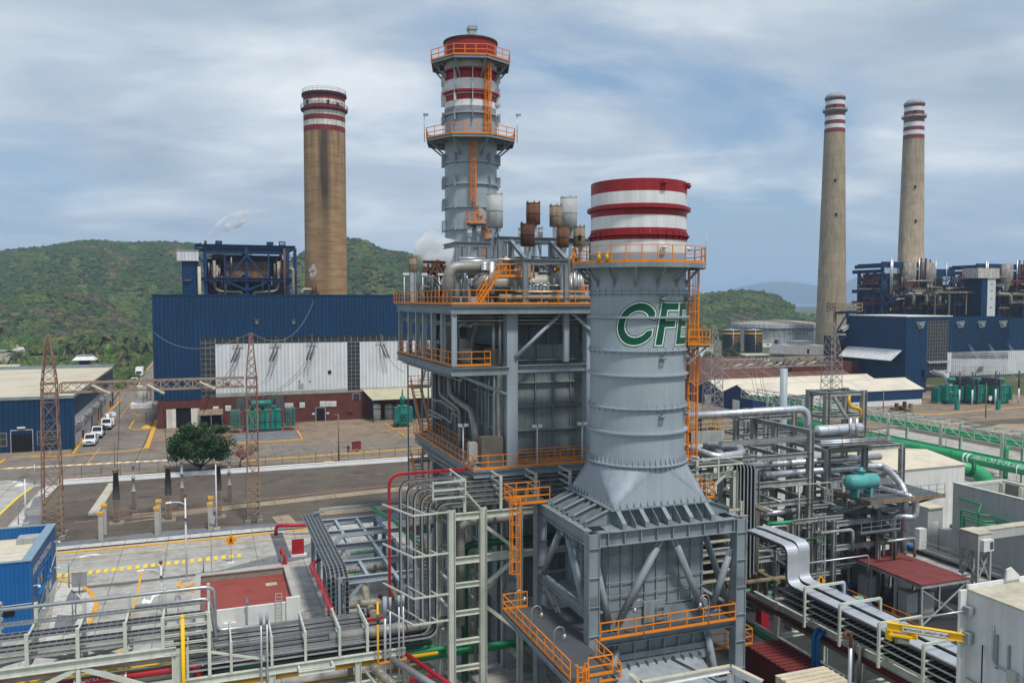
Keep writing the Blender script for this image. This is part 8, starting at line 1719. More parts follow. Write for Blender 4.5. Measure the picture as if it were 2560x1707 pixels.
for d in(-5.2,-1,1,3,5):T.add('window',MB().box(u+d-.5,u+d+.5,v-.04,v-.002,.8,2.6),M.black)
for px,lab in((2385,'first small teal transformer before the right hall, nearest the cream roofs'),(2448,'second small teal transformer before the right hall, in the middle'),(2508,'third small teal transformer before the right hall, nearest the picture edge')):
 u,v=PZ(px,1010);transformer(u,v,4.2,3.2,5.2,lab,False,1)
u,v=PZ(2352,1010);T=Th('radiator_bank','detached teal radiator bank beside the first small transformer','radiator',u,v,0,None);T.add('fin_rib',fins(MB(),u-1.2,v,.5,4.6,7,.36,.22,2.4),M.teal);T.add('base',MB().box(u-1.3,u+1.4,v,v+2.4,0,.49),M.concd)
for px,w in((2413,'first'),(2468,'second')):u,v=PZ(px,1010);T=Th('fire_wall',f'dark fire wall between the small transformers, {w} from the cream roofs','wall',u,v+3,0,'dark fire walls');T.add('slab',MB().box(u-.4,u+4.0,v+6,v+6.4,0,7.6),M.black if False else M.dkmetal);T.add('side_slab',MB().box(u+2.4,u+2.8,v-2,v+5.9,0,7.4),M.dkmetal)
for px,py,yt,lab in((2430,1013,930,'first'),(2488,1012,927,'second'),(2546,1010,926,'third'),(2398,1012,930,'fourth, behind the others')):
 u,v=PZ(px,py);zt=PV(px,yt,v)[1];T=Th('surge_arrester',f'tall grey arrester column among the small teal transformers, {lab}','insulator post',u,v,0,'arresters at the small transformers');T.add('white_post',MB().tube([(u,v,0),(u,v,zt*.48)],.22,8),M.pole);T.add('porcelain',MB().tube([(u,v,zt*.48),(u,v,zt)],.28,8),M.porc)
hpipe(Th('bus_duct','grey bus duct bending down to the first small transformer','duct',*PZ(2365,1000),0),'duct_pipe',[PZ(2332,1000)+(8.4,),PZ(2362,1005)+(8.0,),PZ(2372,1008)+(6.5,),PZ(2374,1010)+(3,)],.8,M.lgrey,2)
for px,w in((2395,'first'),(2498,'second')):u,v=PZ(px,1025);solo('control_cabinet',MB().box(u-.55,u+.55,v,v+.7,0,2.6),M.teal,f'slim teal cabinet in front of the small transformers, {w} from the cream roofs','cabinet','slim teal cabinets')
u,v=PZ(2475,1017);T=Th('notice_board','small white notice board on a post by the transformers','sign',u,v,0);T.add('post',MB().tube([(u,v,0),(u,v,3)],.05,6),M.galv);T.add('face',MB().box(u-.6,u+.6,v-.06,v-.02,1.9,3.1),M.wwhite)
lamp(2464,1045,957,None,None,'tan pole with white painted foot in the right yard',M.tanrust,.12,False,None);lamp(2208,1035,975,None,None,'bare tan pole before the cream roofed warehouse',M.tanrust,.12,False,None)
strip('kerb',[(2270,1036),(2340,1036),(2460,1026),(2575,1017)],.7,.16,M.ylwmark);strip('road_marking',[(2290,1044),(2450,1031),(2600,1020)],7,.07,G_road);sheet('path',pix((2320,1075),(2365,1078),(2430,1068),(2372,1052),(2320,1050)),.07,G_beige);sheet('path',pix((2450,1075),(2560,1090),(2620,1060),(2500,1060)),.07,G_beige)
for i,(px,py,c_)in enumerate(((2235,1030,M.rust),(2255,1026,M.rust2),(2270,1031,M.tanrust))):u,v=PZ(px,py);T=Th('pump',['rusty pump set in the brown pit, nearest','dark rusty pump set in the brown pit','tan rusty pump set at the pit edge'][i],'pump',u,v,0);T.add('motor',MB().cyl((u-1,v,.8),.5,1.4,12,'u'),c_);T.add('frame',MB().box(u-1.4,u+1.4,v-.6,v+.6,0,.3).box(u+.5,u+1.2,v-.4,v+.4,.3,2.4),c_)
FV=67.0;G2=M.grey2
def fp(px,y,v=FV):return(PV(px,y,v)[0],v,PV(px,y,v)[1])
def rack(name,label,cols,beams,v,rear=4.5,w=.55,m=G2,h=.5):
 """cols: (px, y of the top); beams: (px0, px1, y at px0)"""
 T=Th(name,label,'steel rack',PV(cols[0][0],1200,v)[0],v,0);us=[]
 for px,y in cols:
  u,z=PV(px,y,v);us.append(u)
  for dv in(0,rear):pcol(T,u,v+dv,0,z,w,m)
 for a,c,y in beams:
  p,z=PV(a,y,v);q=PV(c,y,v)[0]
  for dv in(0,rear):pbm(T,(p,v+dv,z),(q,v+dv,z),h,.3,m)
  for u in(p,q,(p+q)/2):pbm(T,(u,v+.15,z-.03),(u,v+rear-.15,z-.03),h*.8,.25,m)
 return T,us
T,us=rack('process_rack','tall warm grey steel rack of stacked beams right of the lettered stack',((1890,1175),(2026,1078)),((1800,1890,1150),(1890,2026,1146),(1890,2026,1213),(1890,2026,1264),(1890,2026,1328),(1890,2026,1400)),FV,5.5)
a=fp(2026,1080);pbm(T,a,(a[0]-.1,FV+9,a[2]),.5,.3,G2);pcol(T,a[0]-.1,FV+9,0,a[2]+.2,.6,G2);pcol(T,a[0]-2.4,FV+9,0,a[2]+.2,.5,G2)
for y in(1150,1210):z=fp(2026,y)[2];pbm(T,(us[0],FV+5,z),(us[1],FV+9,z),.4,.25,G2);pbm(T,(us[0]+2,FV+.3,z),(us[1],FV+6,z),.35,.25,G2)
T,us2=rack('process_rack','warm grey steel rack carrying the turquoise vessel and silver pipes',((2069,1123),(2162,1118),(2255,1111)),((2069,2255,1128),(2069,2162,1202),(2162,2255,1192),(2069,2255,1290),(2069,2255,1345)),FV+1.5,6,.5)
b0=fp(2118,1266,62.0);zd=b0[2];d0,d1=us2[0]+.1,us2[2]-.3
T.add('vessel_deck',MB().box(d0,d1,62.6,FV+1.2,zd-.15,zd),M.dkmetal);T.add('deck_edge',MB().box(d0-.05,d1,62.5,62.599,zd-.3,zd+.12).box(d0-.15,d0-.051,62.5,FV+1.2,zd-.3,zd+.12),M.tanrust);T.add('guardrail_frame',rail(MB(),[(d0,FV,zd),(d0,62.6,zd),(d1,62.6,zd)],1.1,1.1,0,.045),M.steel)
for u in(d0+.3,d1-.4):T.add('deck_strut',MB().beam((u,62.8,zd-.2),(u,FV+1,zd-2.6),.22),G2)
zt_=fp(2100,1118)[2];T.add('top_deck',MB().box(d0,us2[1]+1,FV-.5,FV+7,zt_+.12,zt_+.2),M.dkmetal);T.add('guardrail_frame',rail(MB(),[(d0,FV-.5,zt_+.2),(us2[1]+1,FV-.5,zt_+.2),(us2[1]+1,FV+7,zt_+.2)],1.1,1.1,.12,.045),M.tanrust)
zl_=fp(2100,1310)[2];T.add('lower_deck',MB().box(d0-.2,us2[1],63.5,FV+1,zl_-.12,zl_),M.dkmetal);T.add('guardrail_frame',rail(MB(),[(d0-.2,63.5,zl_),(us2[1],63.5,zl_)],1.1,1.2,.15,.045),M.steel)
for px,y0,y1,v in((2046,1500,1285,64),(2066,1262,1222,64.5)):p=fp(px,y0,v);T.add('caged_ladder_frame',ladder(MB(),(p[0],v,max(.5,p[2])),fp(px,y1,v)[2],(1,0,0),.5,.3,(0,-1,0),.05),M.lgrey)
vv=64.6;p,q=fp(2121,1206,vv),fp(2187,1206,vv);R_=.75
T=Th('pressure_vessel','turquoise horizontal pressure vessel with domed ends on a grey deck','vessel',p[0],vv,zd);T.add('shell',MB().lathe((p[0],vv,p[2]),[(0,-.32),(R_*.6,-.22),(R_*.9,-.06),(R_,.1),(R_,q[0]-p[0]-.1),(R_*.9,q[0]-p[0]+.06),(R_*.6,q[0]-p[0]+.22),(0,q[0]-p[0]+.32)],28,True,'u'),mat('turquoise_vessel_paint',(.10,.36,.35),.4,dirt=.25));T.add('dome',MB().lathe(((p[0]+q[0])/2-.1,vv,p[2]+R_*.8),[(.32,0),(.32,.45),(.42,.46),(.42,.55),(.2,.56),(.2,.8),(0,.82)],18),MATS['turquoise_vessel_paint'])
for f in(.25,.75):u=p[0]+(q[0]-p[0])*f;T.add('saddle',MB().box(u-.12,u+.12,vv-.5,vv+.5,zd+.01,p[2]-R_*.6),MATS['turquoise_vessel_paint'])
K=lambda*q:[fp(*x)for x in q]
SP=dict(ring=.9,cat='pipe')
pipe('fat silver pipe running level from the stack and elbowing down',K((1700,1042,75),(2019,1021,75),(2019,1150,75)),.42,M.silver2,1.3,**SP)
for lab,pts,r in(('silver pipe loop beside the stack ladder',K((1715,1118,68),(1790,1142,65),(1855,1134,66),(1850,1118,69),(1760,1112,72)),.36),('upper of two level silver pipes through the grey rack',K((1872,1164,70),(2090,1149,70),(2200,1141,70)),.34),('lower of two level silver pipes through the grey rack',K((1911,1188,69),(2205,1163,69),(2232,1185,67),(2262,1222,65),(2262,1330,64)),.36),('silver pipe bent in a hairpin right of the turquoise vessel',K((2190,1218,66),(2276,1240,63),(2290,1255,63),(2290,1296,63),(2232,1285,64),(2232,1400,65)),.33),('silver pipe low behind the grey rack beams',K((1895,1285,70),(2010,1275,70)),.33),('silver pipe dropping beside the hairpin',K((2258,1260,66),(2258,1410,66)),.33)):
 pipe(lab,pts,r,M.silver2,.9,**SP)
p=fp(2044,1078,72);q=fp(2150,1072,72);T=Th('heat_exchanger','silver clad drum lying on top of the grey rack','vessel',p[0],72,p[2]-.6);T.add('shell',MB().lathe((p[0],72,p[2]),[(0,-.3),(.6,-.1),(.62,0),(.62,q[0]-p[0]),(.6,q[0]-p[0]+.1),(0,q[0]-p[0]+.3)],24,True,'u'),M.silver2);T.add('band_rib',MB().lathe((p[0]+1,72,p[2]),[(.64,0),(.64,.08)],24,True,'u').lathe((p[0]+2.4,72,p[2]),[(.64,0),(.64,.08)],24,True,'u'),M.galv)
for i,(y,r)in enumerate(((1098,.13),(1103,.16),(1108,.1))):pipe(f'shiny thin pipe along the top deck edge, {["upper", "middle", "lower"][i]}',K((2050,y+6,FV-.2),(2225,y-4,FV-.2)),r,M.silver2)
pipe('yellow pipe hooking over the tall grey gantry',K((2122,988,78),(2122,1015,78),(2152,1022,78),(2152,1050,78)),.2,M.yellow,.5);pipe('green pipe low across the grey rack',K((1917,1309,66.6),(2015,1302,66.6)),.2,M.green);pipe('short green pipe behind the silver pipes',K((1915,1205,69),(1935,1203,69)),.26,M.green)
T,_u=rack('gantry_frame','tall grey portal gantry with the yellow pipe above the racks',((2067,980),(2159,975)),((2067,2159,986),(2067,2159,1044)),78,3,.6)
T.add('brace',MB().beam(fp(2085,992,78),fp(2115,1040,78),.35),G2)
for px in(2125,2141):p=fp(px,1092,70);T.add('vent_post',MB().tube([p,(p[0],p[1],p[2]+2.0)],.17,10),M.silver2)
T,_u=rack('process_rack','grey steel rack behind the fat silver pipe',((1915,1030),(1985,1020)),((1860,1985,1048),(1860,1985,1090)),84,4,.55);rr=random.Random(12)
for i in range(4):p,q=fp(1800,1106+i*3,66+i),fp(2012,1089+i*2,66+i);tray('cable_tray',f'flat galvanised tray left of the tall grey rack, {["front", "second", "third", "rear"][i]} of four',[p,(q[0],p[1],p[2])],vlat,.6,None,M.galv,.5,'flat trays',st=.3)
T,_u=rack('process_rack','dense grey rack full of small pipes under the turquoise vessel',((2085,1300),(2240,1290)),((2085,2240,1310),(2085,2240,1370)),65,3,.4)
rr=random.Random(31)
for i in range(120):
 u=rr.uniform(44,66);v=rr.uniform(62,82);z=rr.choice([1.2,2.4,3.6,5,6.4,7.8,9.2,10.6,12]);L=rr.uniform(2,8);m=rr.choice([M.clad,M.clad,M.silver2,M.galv,M.grey2,M.steel,M.dkgreen,M.tanrust,M.dkmetal]);r=rr.uniform(.06,.24)
 if v>78 and z>5:continue
 if i%3==0:hpipe(T,'rack_pipe',[(u,v,z),(min(u+L,67),v,z),(min(u+L,67),v,z-rr.uniform(.8,2.4))],r,m,n=8)
 elif i%3==1:hpipe(T,'rack_pipe',[(u,v,z),(u,min(v+L,84),z),(u+1,min(v+L,84),z),(u+1,min(v+L,84),.2)],r,m,n=8)
 else:T.add('rack_pipe',MB().tube([(u,v,0),(u,v,z)],r,8),m)
for i in range(26):
 u=rr.uniform(44,64);v=rr.uniform(63,80);z=rr.choice([3,6,9]);pbm(T,(u,v,z),(u+rr.uniform(3,6),v,z),.35,.25,G2);pcol(T,u,v,0,z,.35,G2)
for i in range(10):u=rr.uniform(48,60);v=rr.uniform(58,70);T.add('pump_body',MB().cyl((u,v,.8),.4,1.3,12,'u').box(u-.2,u+1.5,v-.5,v+.5,.1,.5),rr.choice([M.clad,M.galv,M.ltgreen,M.bluep]))
p=fp(1727,1083,74);q=fp(1808,1083,74);T=Th('valve_platform','small railed platform with a blue valve right of the lettered stack','platform',p[0],74,0);T.add('deck',MB().box(p[0],q[0],74,77,p[2]-.1,p[2]),M.dkmetal);T.add('deck_girder',MB().box(p[0],q[0],73.9,73.999,p[2]-1.1,p[2]+.12),M.lgrey);T.add('guardrail_frame',rail(MB(),[(p[0],77,p[2]),(p[0],74,p[2]),(q[0],74,p[2]),(q[0],77,p[2])],1.1,1,.14,.05),M.yellow);T.add('valve_body',MB().cyl(((p[0]+q[0])/2,75.5,p[2]),.25,1.2,12).cyl(((p[0]+q[0])/2,75.5,p[2]+1.2),.4,.8,12),M.bluep)
for u in(p[0]+.2,q[0]-.2):T.add('leg',MB().box(u-.15,u+.15,74.2,74.5,0,p[2]-.11),G2)
for k in range(6):
 v=RV+.4+.62*k;u=PV(1838+9*k,1200,v)[0];tray('cable_tray',f'dark cable tray dropping at the right end of the high rack, {["first", "second", "third", "fourth", "fifth", "sixth"][k]} from the stack',[(37.2,v,16.3-.22*k),(u,v,16.3-.22*k),(u,v,5)],vlat,.5,M.cable,M.steel if k%2 else M.galv,.7)
T=Th('riser_rack','pale steel support frame behind the lettered stack at the right','steel rack',40,RV,0)
for u in(39.3,42.0):pcol(T,u,RV,0,15.5,.5);pcol(T,u,RV+3.6,0,15.5,.45)
for z in(15.2,11.5,8.5):pbm(T,(36,RV,z),(42,RV,z),.45)
for a,c in(((38.0,12.8),(41.8,15.9)),((39.4,9),(41.8,11.2)),((36.5,11.2),(39.1,8.7))):T.add('brace',MB().beam((a[0],RV-.1,a[1]),(c[0],RV-.1,c[1]),.2),M.pale)
T.add('guard_frame',MB().beam((38,RV-.6,16.8),(42.4,RV-.6,16.8),.13).beam((38,RV-.6,16.2),(42.4,RV-.6,16.2),.12).beam((40,RV-.6,15),(40,RV-.6,16.8),.13).beam((42.4,RV-.6,16.2),(42.4,RV+2.5,16.2),.12),M.pale)
zc,zb=8.2,5.9;uA,vA=PZ(1968,1460,zc);ub0,vb0=PZ(1945,1507,zb);zu=PV(1968,1368,vA)[1]
T=Th('covered_tray_rack','pale pipe rack with hooped tray frames running to the lower right','steel rack',uA,vA,0);ux0,ux1=ub0,ub0+4.6
for v in(vb0,vb0-9,vb0-18,vb0-27):
 for u in(ux0,ux1):pcol(T,u,v,0,zb+.1,.45)
 pbm(T,(ux0,v,zb-.3),(ux1,v,zb-.3),.4);pbm(T,(ux0,v,3.2),(ux1,v,3.2),.35)
for u in(ux0,ux1):
 for z in(zb-.25,3.0):pbm(T,(u,vb0+3,z),(u,16,z),.5,.3)
for i in range(8):
 v=vA-2.6-3.6*i
 for u in(uA-.5,uA+3.1):T.add('hoop_post',MB().box(u-.08,u+.08,v-.08,v+.08,zb,zc+.65),M.pale)
 T.add('hoop_bar',MB().beam((uA-.5,v,zc+.65),(uA+3.1,v,zc+.65),.16),M.pale)
 for z in(6.3,6.8,7.3,7.8):T.add('hoop_rung',MB().beam((uA-.42,v,z),(uA+3.0,v,z),.1),M.pale)
for k,(du,w)in enumerate(((.45,'nearer the stack frame'),(1.95,'farther from the stack frame'))):
 u=uA+du;vs_=vA+.55*k;P_=bend([(u-4.5,vs_+5.6,zu+.02),(u-.6,vs_+5.4,zu+.02),(u,vs_+4.4,zu),(u,vs_,zu),(u,vs_,zc),(u,17,zc)],.75,7)
 t=Th('covered_cable_tray',f'silver lidded cable tray stepping down towards the lower right, {w}','cable tray',u,vs_,zc,'silver lidded cable trays');t.add('lid',sweep(MB(),P_[8:],(-1,0,0),-.52,.52,.0,.10),M.silver2);t.add('tray_body',sweep(MB(),P_[8:],(-1,0,0),-.48,.48,-.2,-.005),M.dkmetal)
for k in range(5):tray('cable_tray',f'black cable tray under the silver lids, {["top left", "top right", "middle left", "middle right", "bottom"][k]}',[(uA+.4+1.5*(k%2),vA+1,7.6-.5*(k//2)),(uA+.4+1.5*(k%2),17,7.6-.5*(k//2))],ulat,.9,M.cable,M.galv,.5,'trays under the silver lids')
for(du,z,r,m,l)in((-.15,5.2,.22,mat('deep_maroon_pipe',(.10,.012,.014),.45),'deep maroon'),(.6,4.7,.42,M.clad,'grey lagged'),(1.4,4.3,.2,M.green,'green upper'),(-.1,2.6,.24,M.green,'green lower'),(.7,2.5,.12,M.dkgreen,'dark green')):pipe(f'{l} pipe along the covered tray rack',[(ux0+du,vb0+6,z),(ux0+du,16,z)],r,m)
T=Th('tray_shelf','beige steel shelves packed with trays behind the right front column','steel rack',37,58,0)
for i in range(8):z=7.0+i*.82;T.add('shelf_beam',MB().beam((35.2,57.2,z),(uA-.2,57.2,z),.16),M.cream);T.add('shelf_fill',MB().box(35.2,uA-.4,57.6,61.0,z-.25,z-.1),M.dkmetal if i%2 else M.clad)
for u in(35.4,uA-.3):pcol(T,u,57.2,0,13.4,.3);pcol(T,u,61.2,0,13.4,.3)
for z in(4.8,9.5,12):pbm(T,(35.2,57.0,z),(uA+.2,57.0,z),.5,.3,G2)
u,v=PZ(2012,1575,6);
for k in(0,1):pipe(f'bright blue conduit looping off the covered tray rack, {["nearer", "farther"][k]}',[(ux0+1,v+.5*k,5.6),(ux0-.6,v+.5*k,5.6),(ux0-.6,v+.5*k,2.4),(ux0-3.6,v+.5*k-.3,2.2),(ux0-4.4,v-3,2.0)],.16,M.bluep,.5)
for k in(0,1):pipe(f'grey conduit looping beside the blue pair, {["left", "right"][k]}',[(ux0+1.5,v-3.3-.7*k,6.4),(ux0-.5,v-3.3-.7*k,6.4),(ux0-.5,v-3.3-.7*k,1)],.13,M.galv,.5)
zr=3.9;q=pix((2310,1467));cc=[PZ(px,py,zr)for px,py in((2124,1392),(2310,1468),(2416,1444),(2220,1371))]
x0,x1=(cc[0][0]+cc[1][0])/2,(cc[2][0]+cc[3][0])/2;y0,y1=(cc[1][1]+cc[2][1])/2,(cc[0][1]+cc[3][1])/2
T=Th('canopy_shelter','open shelter with a dusty red ribbed roof over equipment','shelter',(x0+x1)/2,(y0+y1)/2,0);T.add('roof',MB().box(x0,x1,y0,y1,zr,zr+.1),mat('dusty_red_roof',(.20,.048,.045),.75,dirt=.25,scale=.8,corr=(.5,'y'),corr_shade=.2));T.add('eave_frame',MB().box(x0,x1,y0+.05,y0+.2,zr-.3,zr-.002).box(x0+.05,x0+.2,y0+.2,y1,zr-.3,zr-.002).box(x1-.2,x1-.05,y0+.2,y1,zr-.3,zr-.002),M.lgrey)
for u in(x0+.2,x1-.2):
 for v in np.linspace(y0+.2,y1-.2,4):T.add('post',MB().box(u-.1,u+.1,v-.1,v+.1,0,zr-.31),M.lgrey)
for a,c in(((x0+.2,0),(x1-.2,zr-.4)),((x1-.2,0),(x0+.2,zr-.4))):T.add('cross_brace',MB().beam((a[0],y0+.2,a[1]),(c[0],y0+.2,c[1]),.1),M.lgrey)
for i,(u,v)in enumerate(((x0+1,y0+2),(x0+2.6,y0+1.6),(x0+.8,y0+7),(x0+2.8,y0+10))):T=Th('control_cabinet',f'grey cabinet under the red canopy, {["front corner", "front inner", "middle", "rear"][i]}','cabinet',u,v,0);T.add('cabinet_body',MB().box(u-.7,u+.7,v,v+1,.5,2.5),M.lgrey);T.add('plinth',MB().box(u-.7,u+.7,v,v+1,0,.49),M.concd);T.add('cabinet_door',MB().box(u-.62,u+.62,v-.03,v-.002,.6,2.4),M.wallgrey)
def hook(px,yt,ym,v,label,m1,m2):u,zt=PV(px,yt,v);zm=PV(px,ym,v)[1];T=Th('vent_post',label,'post',u,v,0);T.add('upper_pipe',MB().tube(bend([(u,v,zm),(u,v,zt),(u-.45,v,zt),(u-.45,v,zt-.3)],.22,4),.11,10),m1);T.add('lower_pipe',MB().tube([(u,v,0),(u,v,zm)],.12,10),m2)
hook(2237,1343,1425,64,'green and tan hooked vent post in front of the red canopy',M.dkgreen,M.tanrust);hook(2127,1578,1618,vb0-16,'rust tipped hooked vent post at the covered tray rack',M.rust,M.galv)
lamp(2082,1500,1412,2124,1413,'white street lamp between the covered trays and the red canopy',two=True)
u,v=PZ(2050,1520,2);zt=PV(2051,1452,v)[1];T=Th('road_sign','small orange diamond traffic light sign beside the caged ladder','road sign',u,v,0);T.add('post',MB().tube([(u,v,0),(u,v,zt)],.04,6),M.galv);T.add('face',MB().extr([(u-.55,v-.06,zt),(u,v-.06,zt-.55),(u+.55,v-.06,zt),(u,v-.06,zt+.55)],(0,.03,0)).box(u-.4,u+.4,v-.06,v-.03,zt-.95,zt-.65),M.signo);T.add('signal_logo',MB().box(u-.12,u+.12,v-.08,v-.062,zt-.3,zt+.3),M.ink)
T=Th('orange_railing','orange railing beside the ditch behind the silver lidded trays','railing',uA+5,60,0);T.add('guardrail_frame',rail(MB(),[PZ(2105,1495,1)+(1,),PZ(2300,1580,1)+(1,)],1.1,1.6,0,.06),M.orange)
solo('ditch_cover',MB().quad(*[(u,v,.09)for u,v in pix((2085,1465),(2110,1480),(2320,1600),(2300,1620),(2075,1500))]),mat('dark_ground',(.035,.035,.035),.7,dirt=.4),None,None,None,'structure');sheet('site_pavement',[(36,40),(74,40),(74,90),(36,90)],.085,MATS['dark_ground'])  # dark sheet paints the shadowed clutter under the racks onto the ground
k0=PZ(2419,1471,14.4);T=Th('filter_house','big white steel box with a cream dusty roof at the lower right corner','building',k0[0],k0[1],0);T.add('wall',MB().box(k0[0],k0[0]+14,k0[1]-14,k0[1],1,14.3),mat('white_steel_panel',(.60,.61,.60),.5,dirt=.14,streak=.12,panel=(3.4,None),panel_w=.03));T.add('roof',MB().box(k0[0]-.03,k0[0]+14,k0[1]-14,k0[1]+.03,14.31,14.4),M.cream);T.add('corner_flange',MB().box(k0[0]-.5,k0[0]-.001,k0[1]-.02,k0[1]+.14,1,14.35),M.wwhite);T.add('roof_lip',MB().box(k0[0],k0[0]+14,k0[1]-.05,k0[1]+.08,14.402,14.6),M.wwhite)
for u in(k0[0]+3.1,):T.add('lifting_eye',MB().extr([(u-.5,k0[1]-.2,14.6),(u+.7,k0[1]-.2,14.6),(u-.1,k0[1]-.2,15.3),(u-.45,k0[1]-.2,15.2)],(0,.1,0)),M.wwhite)
for dv,z0,z1 in((-1.9,10.8,12.6),(-2.6,10.4,12.3),(-1.3,7,9),(-4,5,8)):T.add('wall_channel',MB().box(k0[0]-.09,k0[0]-.001,k0[1]+dv-.06,k0[1]+dv+.06,z0,z1),M.steel)
for pts in([(k0[0]-.1,k0[1]-1.7,13),(k0[0]-.1,k0[1]-1.7,11),(k0[0]-.1,k0[1]-6,10.7)],[(k0[0]-.12,k0[1]-.2,9.6),(k0[0]-.12,k0[1]-6,8.9)]):T.add('conduit',MB().tube(bend(pts,.3,4),.05,6),M.galv)
for dv,z in((-2.9,10.8),(-.6,8.0)):T.add('junction_box',MB().box(k0[0]-.25,k0[0]-.001,k0[1]+dv-.25,k0[1]+dv+.25,z-.3,z+.3),M.concl)
zj=PV(2419,1586,k0[1])[1];j=PD(2217,1584,45.6);a=Vector((k0[0]-.3,k0[1]-.3,zj));c=Vector((j[0],j[1],zj));d=(c-a).normalized();nn=Vector((-d.y,d.x,0));nn=nn if nn.y<0 else-nn
T=Th('jib_crane','yellow jib crane beam with a capacity plate bolted to the white box','crane',*a);T.add('beam',MB().ibeam(a,c,.28,.42),M.ylled);T.add('hinge',MB().box(k0[0]-.45,k0[0]-.05,k0[1]-.5,k0[1]-.1,zj-.3,zj+.3).box(k0[0]-.45,k0[0]-.05,k0[1]-.5,k0[1]-.1,zj+1.3,zj+1.7),M.steel);T.add('tie_rod',MB().tube([a+Vector((0,0,1.5)),a.lerp(c,.84)+Vector((0,0,.35))],.05,8),M.galv)
o=a.lerp(c,.80)+nn*.17;xd=-d;T.add('plate',MB().extr([o+Vector((0,0,-.13)),o+xd*2.25+Vector((0,0,-.13)),o+xd*2.25+Vector((0,0,.14)),o+Vector((0,0,.14))],-nn*.02),M.wwhite);T.add('lettering',text_mb('MOTIVATION  CAPACITY 500 LBS',.185,o+nn*.006+xd*.06+Vector((0,0,-.065)),xd,(0,0,1),sx=.80,off=.004),M.ink)
hh=a.lerp(c,.82);T.add('trolley',MB().beam(hh-d*.6-Vector((0,0,.42)),hh+d*.6-Vector((0,0,.42)),.5,.12).beam(hh-d*.6-Vector((0,0,.2)),hh-d*.6-Vector((0,0,.5)),.1,.6).beam(hh+d*.6-Vector((0,0,.2)),hh+d*.6-Vector((0,0,.8)),.12,.4),M.ylled);T.add('hoist',MB().tube([hh-d*.45-Vector((0,0,.72)),hh+d*.3-Vector((0,0,.72))],.2,12),M.clad2)
sag('power_cable',(k0[0]-.1,k0[1]-1.1,zj-.1),(k0[0]-3,k0[1]-3.5,6),1.2,.04,M.cable,'black power cable hanging from the white box',None)
p=[PZ(x,y,8.4)for x,y in((1600,1706),(1827,1664),(1905,1702))];T=Th('roof_frame','white and beige steel beams in the bottom centre before the exhaust duct','steel frame',*p[1],0)
for a,c in((p[0],p[1]),(p[1],p[2]),(PZ(1574,1684,8.4),(p[0][0],p[0][1]-2))):T.add('beam',MB().ibeam(a+(8.25,),c+(8.25,),.28,.36),M.wwhite);T.add('beige_flange',MB().beam(a+(8.45,),c+(8.45,),.30,.03),M.cream)
T.add('post',MB().box(p[1][0]-.15,p[1][0]+.15,p[1][1]-.15,p[1][1]+.15,0,8.0),M.wwhite)
for nm,lab,pts,z,m in(('ribbed_shed','maroon ribbed shed roof right of the stack frame',((1868,1612),(1920,1600),(1988,1660),(1955,1700),(1868,1700)),3.0,M.maroon),('ribbed_container','cream ribbed container top at the bottom edge',((1930,1680),(2035,1668),(2095,1712),(2080,1745),(1930,1745)),4.5,M.offroof)):
 q=[PZ(x,y,z)for x,y in pts];u0,u1,v0,v1=q[0][0],q[1][0]+.8,q[3][1]-4,q[1][1];T=Th(nm,lab,'shed',u0,v0,0);T.add('wall',MB().box(u0,u1,v0,v1,0,z-.1),m);b=MB()
 for i in range(int((v1-v0)/.5)):b.box(u0-.02,u1+.02,v0+i*.5,v0+i*.5+.12,z+.002,z+.09)
 T.add('roof',MB().box(u0-.05,u1+.05,v0,v1,z-.099,z),m);T.add('roof_rib',b,m)
u,v=PZ(1912,1592);solo('red_box',MB().box(u-.4,u+.4,v,v+.8,0,2.6).box(u-.55,u+.55,v-.1,v+.9,0,.3),M.pipered,'bright red upright box behind the right front column','box')
w0=PZ(2383,1207.6,9.0);w1=PZ(2501,1196,9.0)[0];T=Th('walled_bay','roofless pale grey walled bay with inner columns at the right edge','building',*w0,0);T.add('near_wall',MB().box(w0[0],w0[0]+.35,30,w0[1],0,9),M.wallgrey);T.add('rear_wall',MB().box(w0[0]+.351,w1,w0[1]-.35,w0[1],0,8.6),M.wallgrey);T.add('far_wall',MB().box(w1,w1+.3,30,w0[1],0,8.6),mat('grey_inner_wall',(.20,.195,.185),.8,dirt=.25));T.add('coping',MB().box(w0[0]-.05,w0[0]+.4,30,w0[1]+.05,9.002,9.12).box(w0[0]+.401,w1+.4,w0[1]-.4,w0[1]+.05,8.61,8.9).box(w1-.1,w1+.4,30,w0[1]-.401,8.61,8.9),M.pale);T.add('bay_floor',MB().box(w0[0]+.36,w1,30,w0[1]-.36,5.3,5.5),M.cream)
for v in(w0[1]-.6,w0[1]-3,w0[1]-9,w0[1]-15):T.add('inner_column',MB().box(w1-.5,w1-.05,v-.2,v+.2,5.5,8.6),M.pale)
for i in range(4):
 z=6.6-.28*i;v=w0[1]-2.2-.25*i;pipe(f'small green pipe bundle on the pale bay wall, {["upper", "second", "third", "lowest"][i]} pipe',[(w0[0]-.3,v-6,z-.2),(w0[0]-.3,v-3,z),(w0[0]-1.2-.1*i,v-2.6,z),(w0[0]-1.2-.1*i,v,z),(w0[0]-1.2-.1*i,v,1)]if i!=1 else[(w0[0]-.3,v+1.5,7.6),(w0[0]-.3,v-1.6,7.5),(w0[0]-1.2,v-2,7),(w0[0]-1.2,v-2,1)],.09,M.green,.3,grp='small green pipes on the bay wall')
zt=7.6;f=PZ(2446,1334,zt);lf=PZ(2398,1320.6,zt);rg=PZ(2482,1330,zt);T=Th('air_unit','white air conditioning unit on lattice legs with a duct into the bay wall','air unit',*f,0);vA_,vB_=f[1],lf[1];uL,uR=f[0],rg[0]
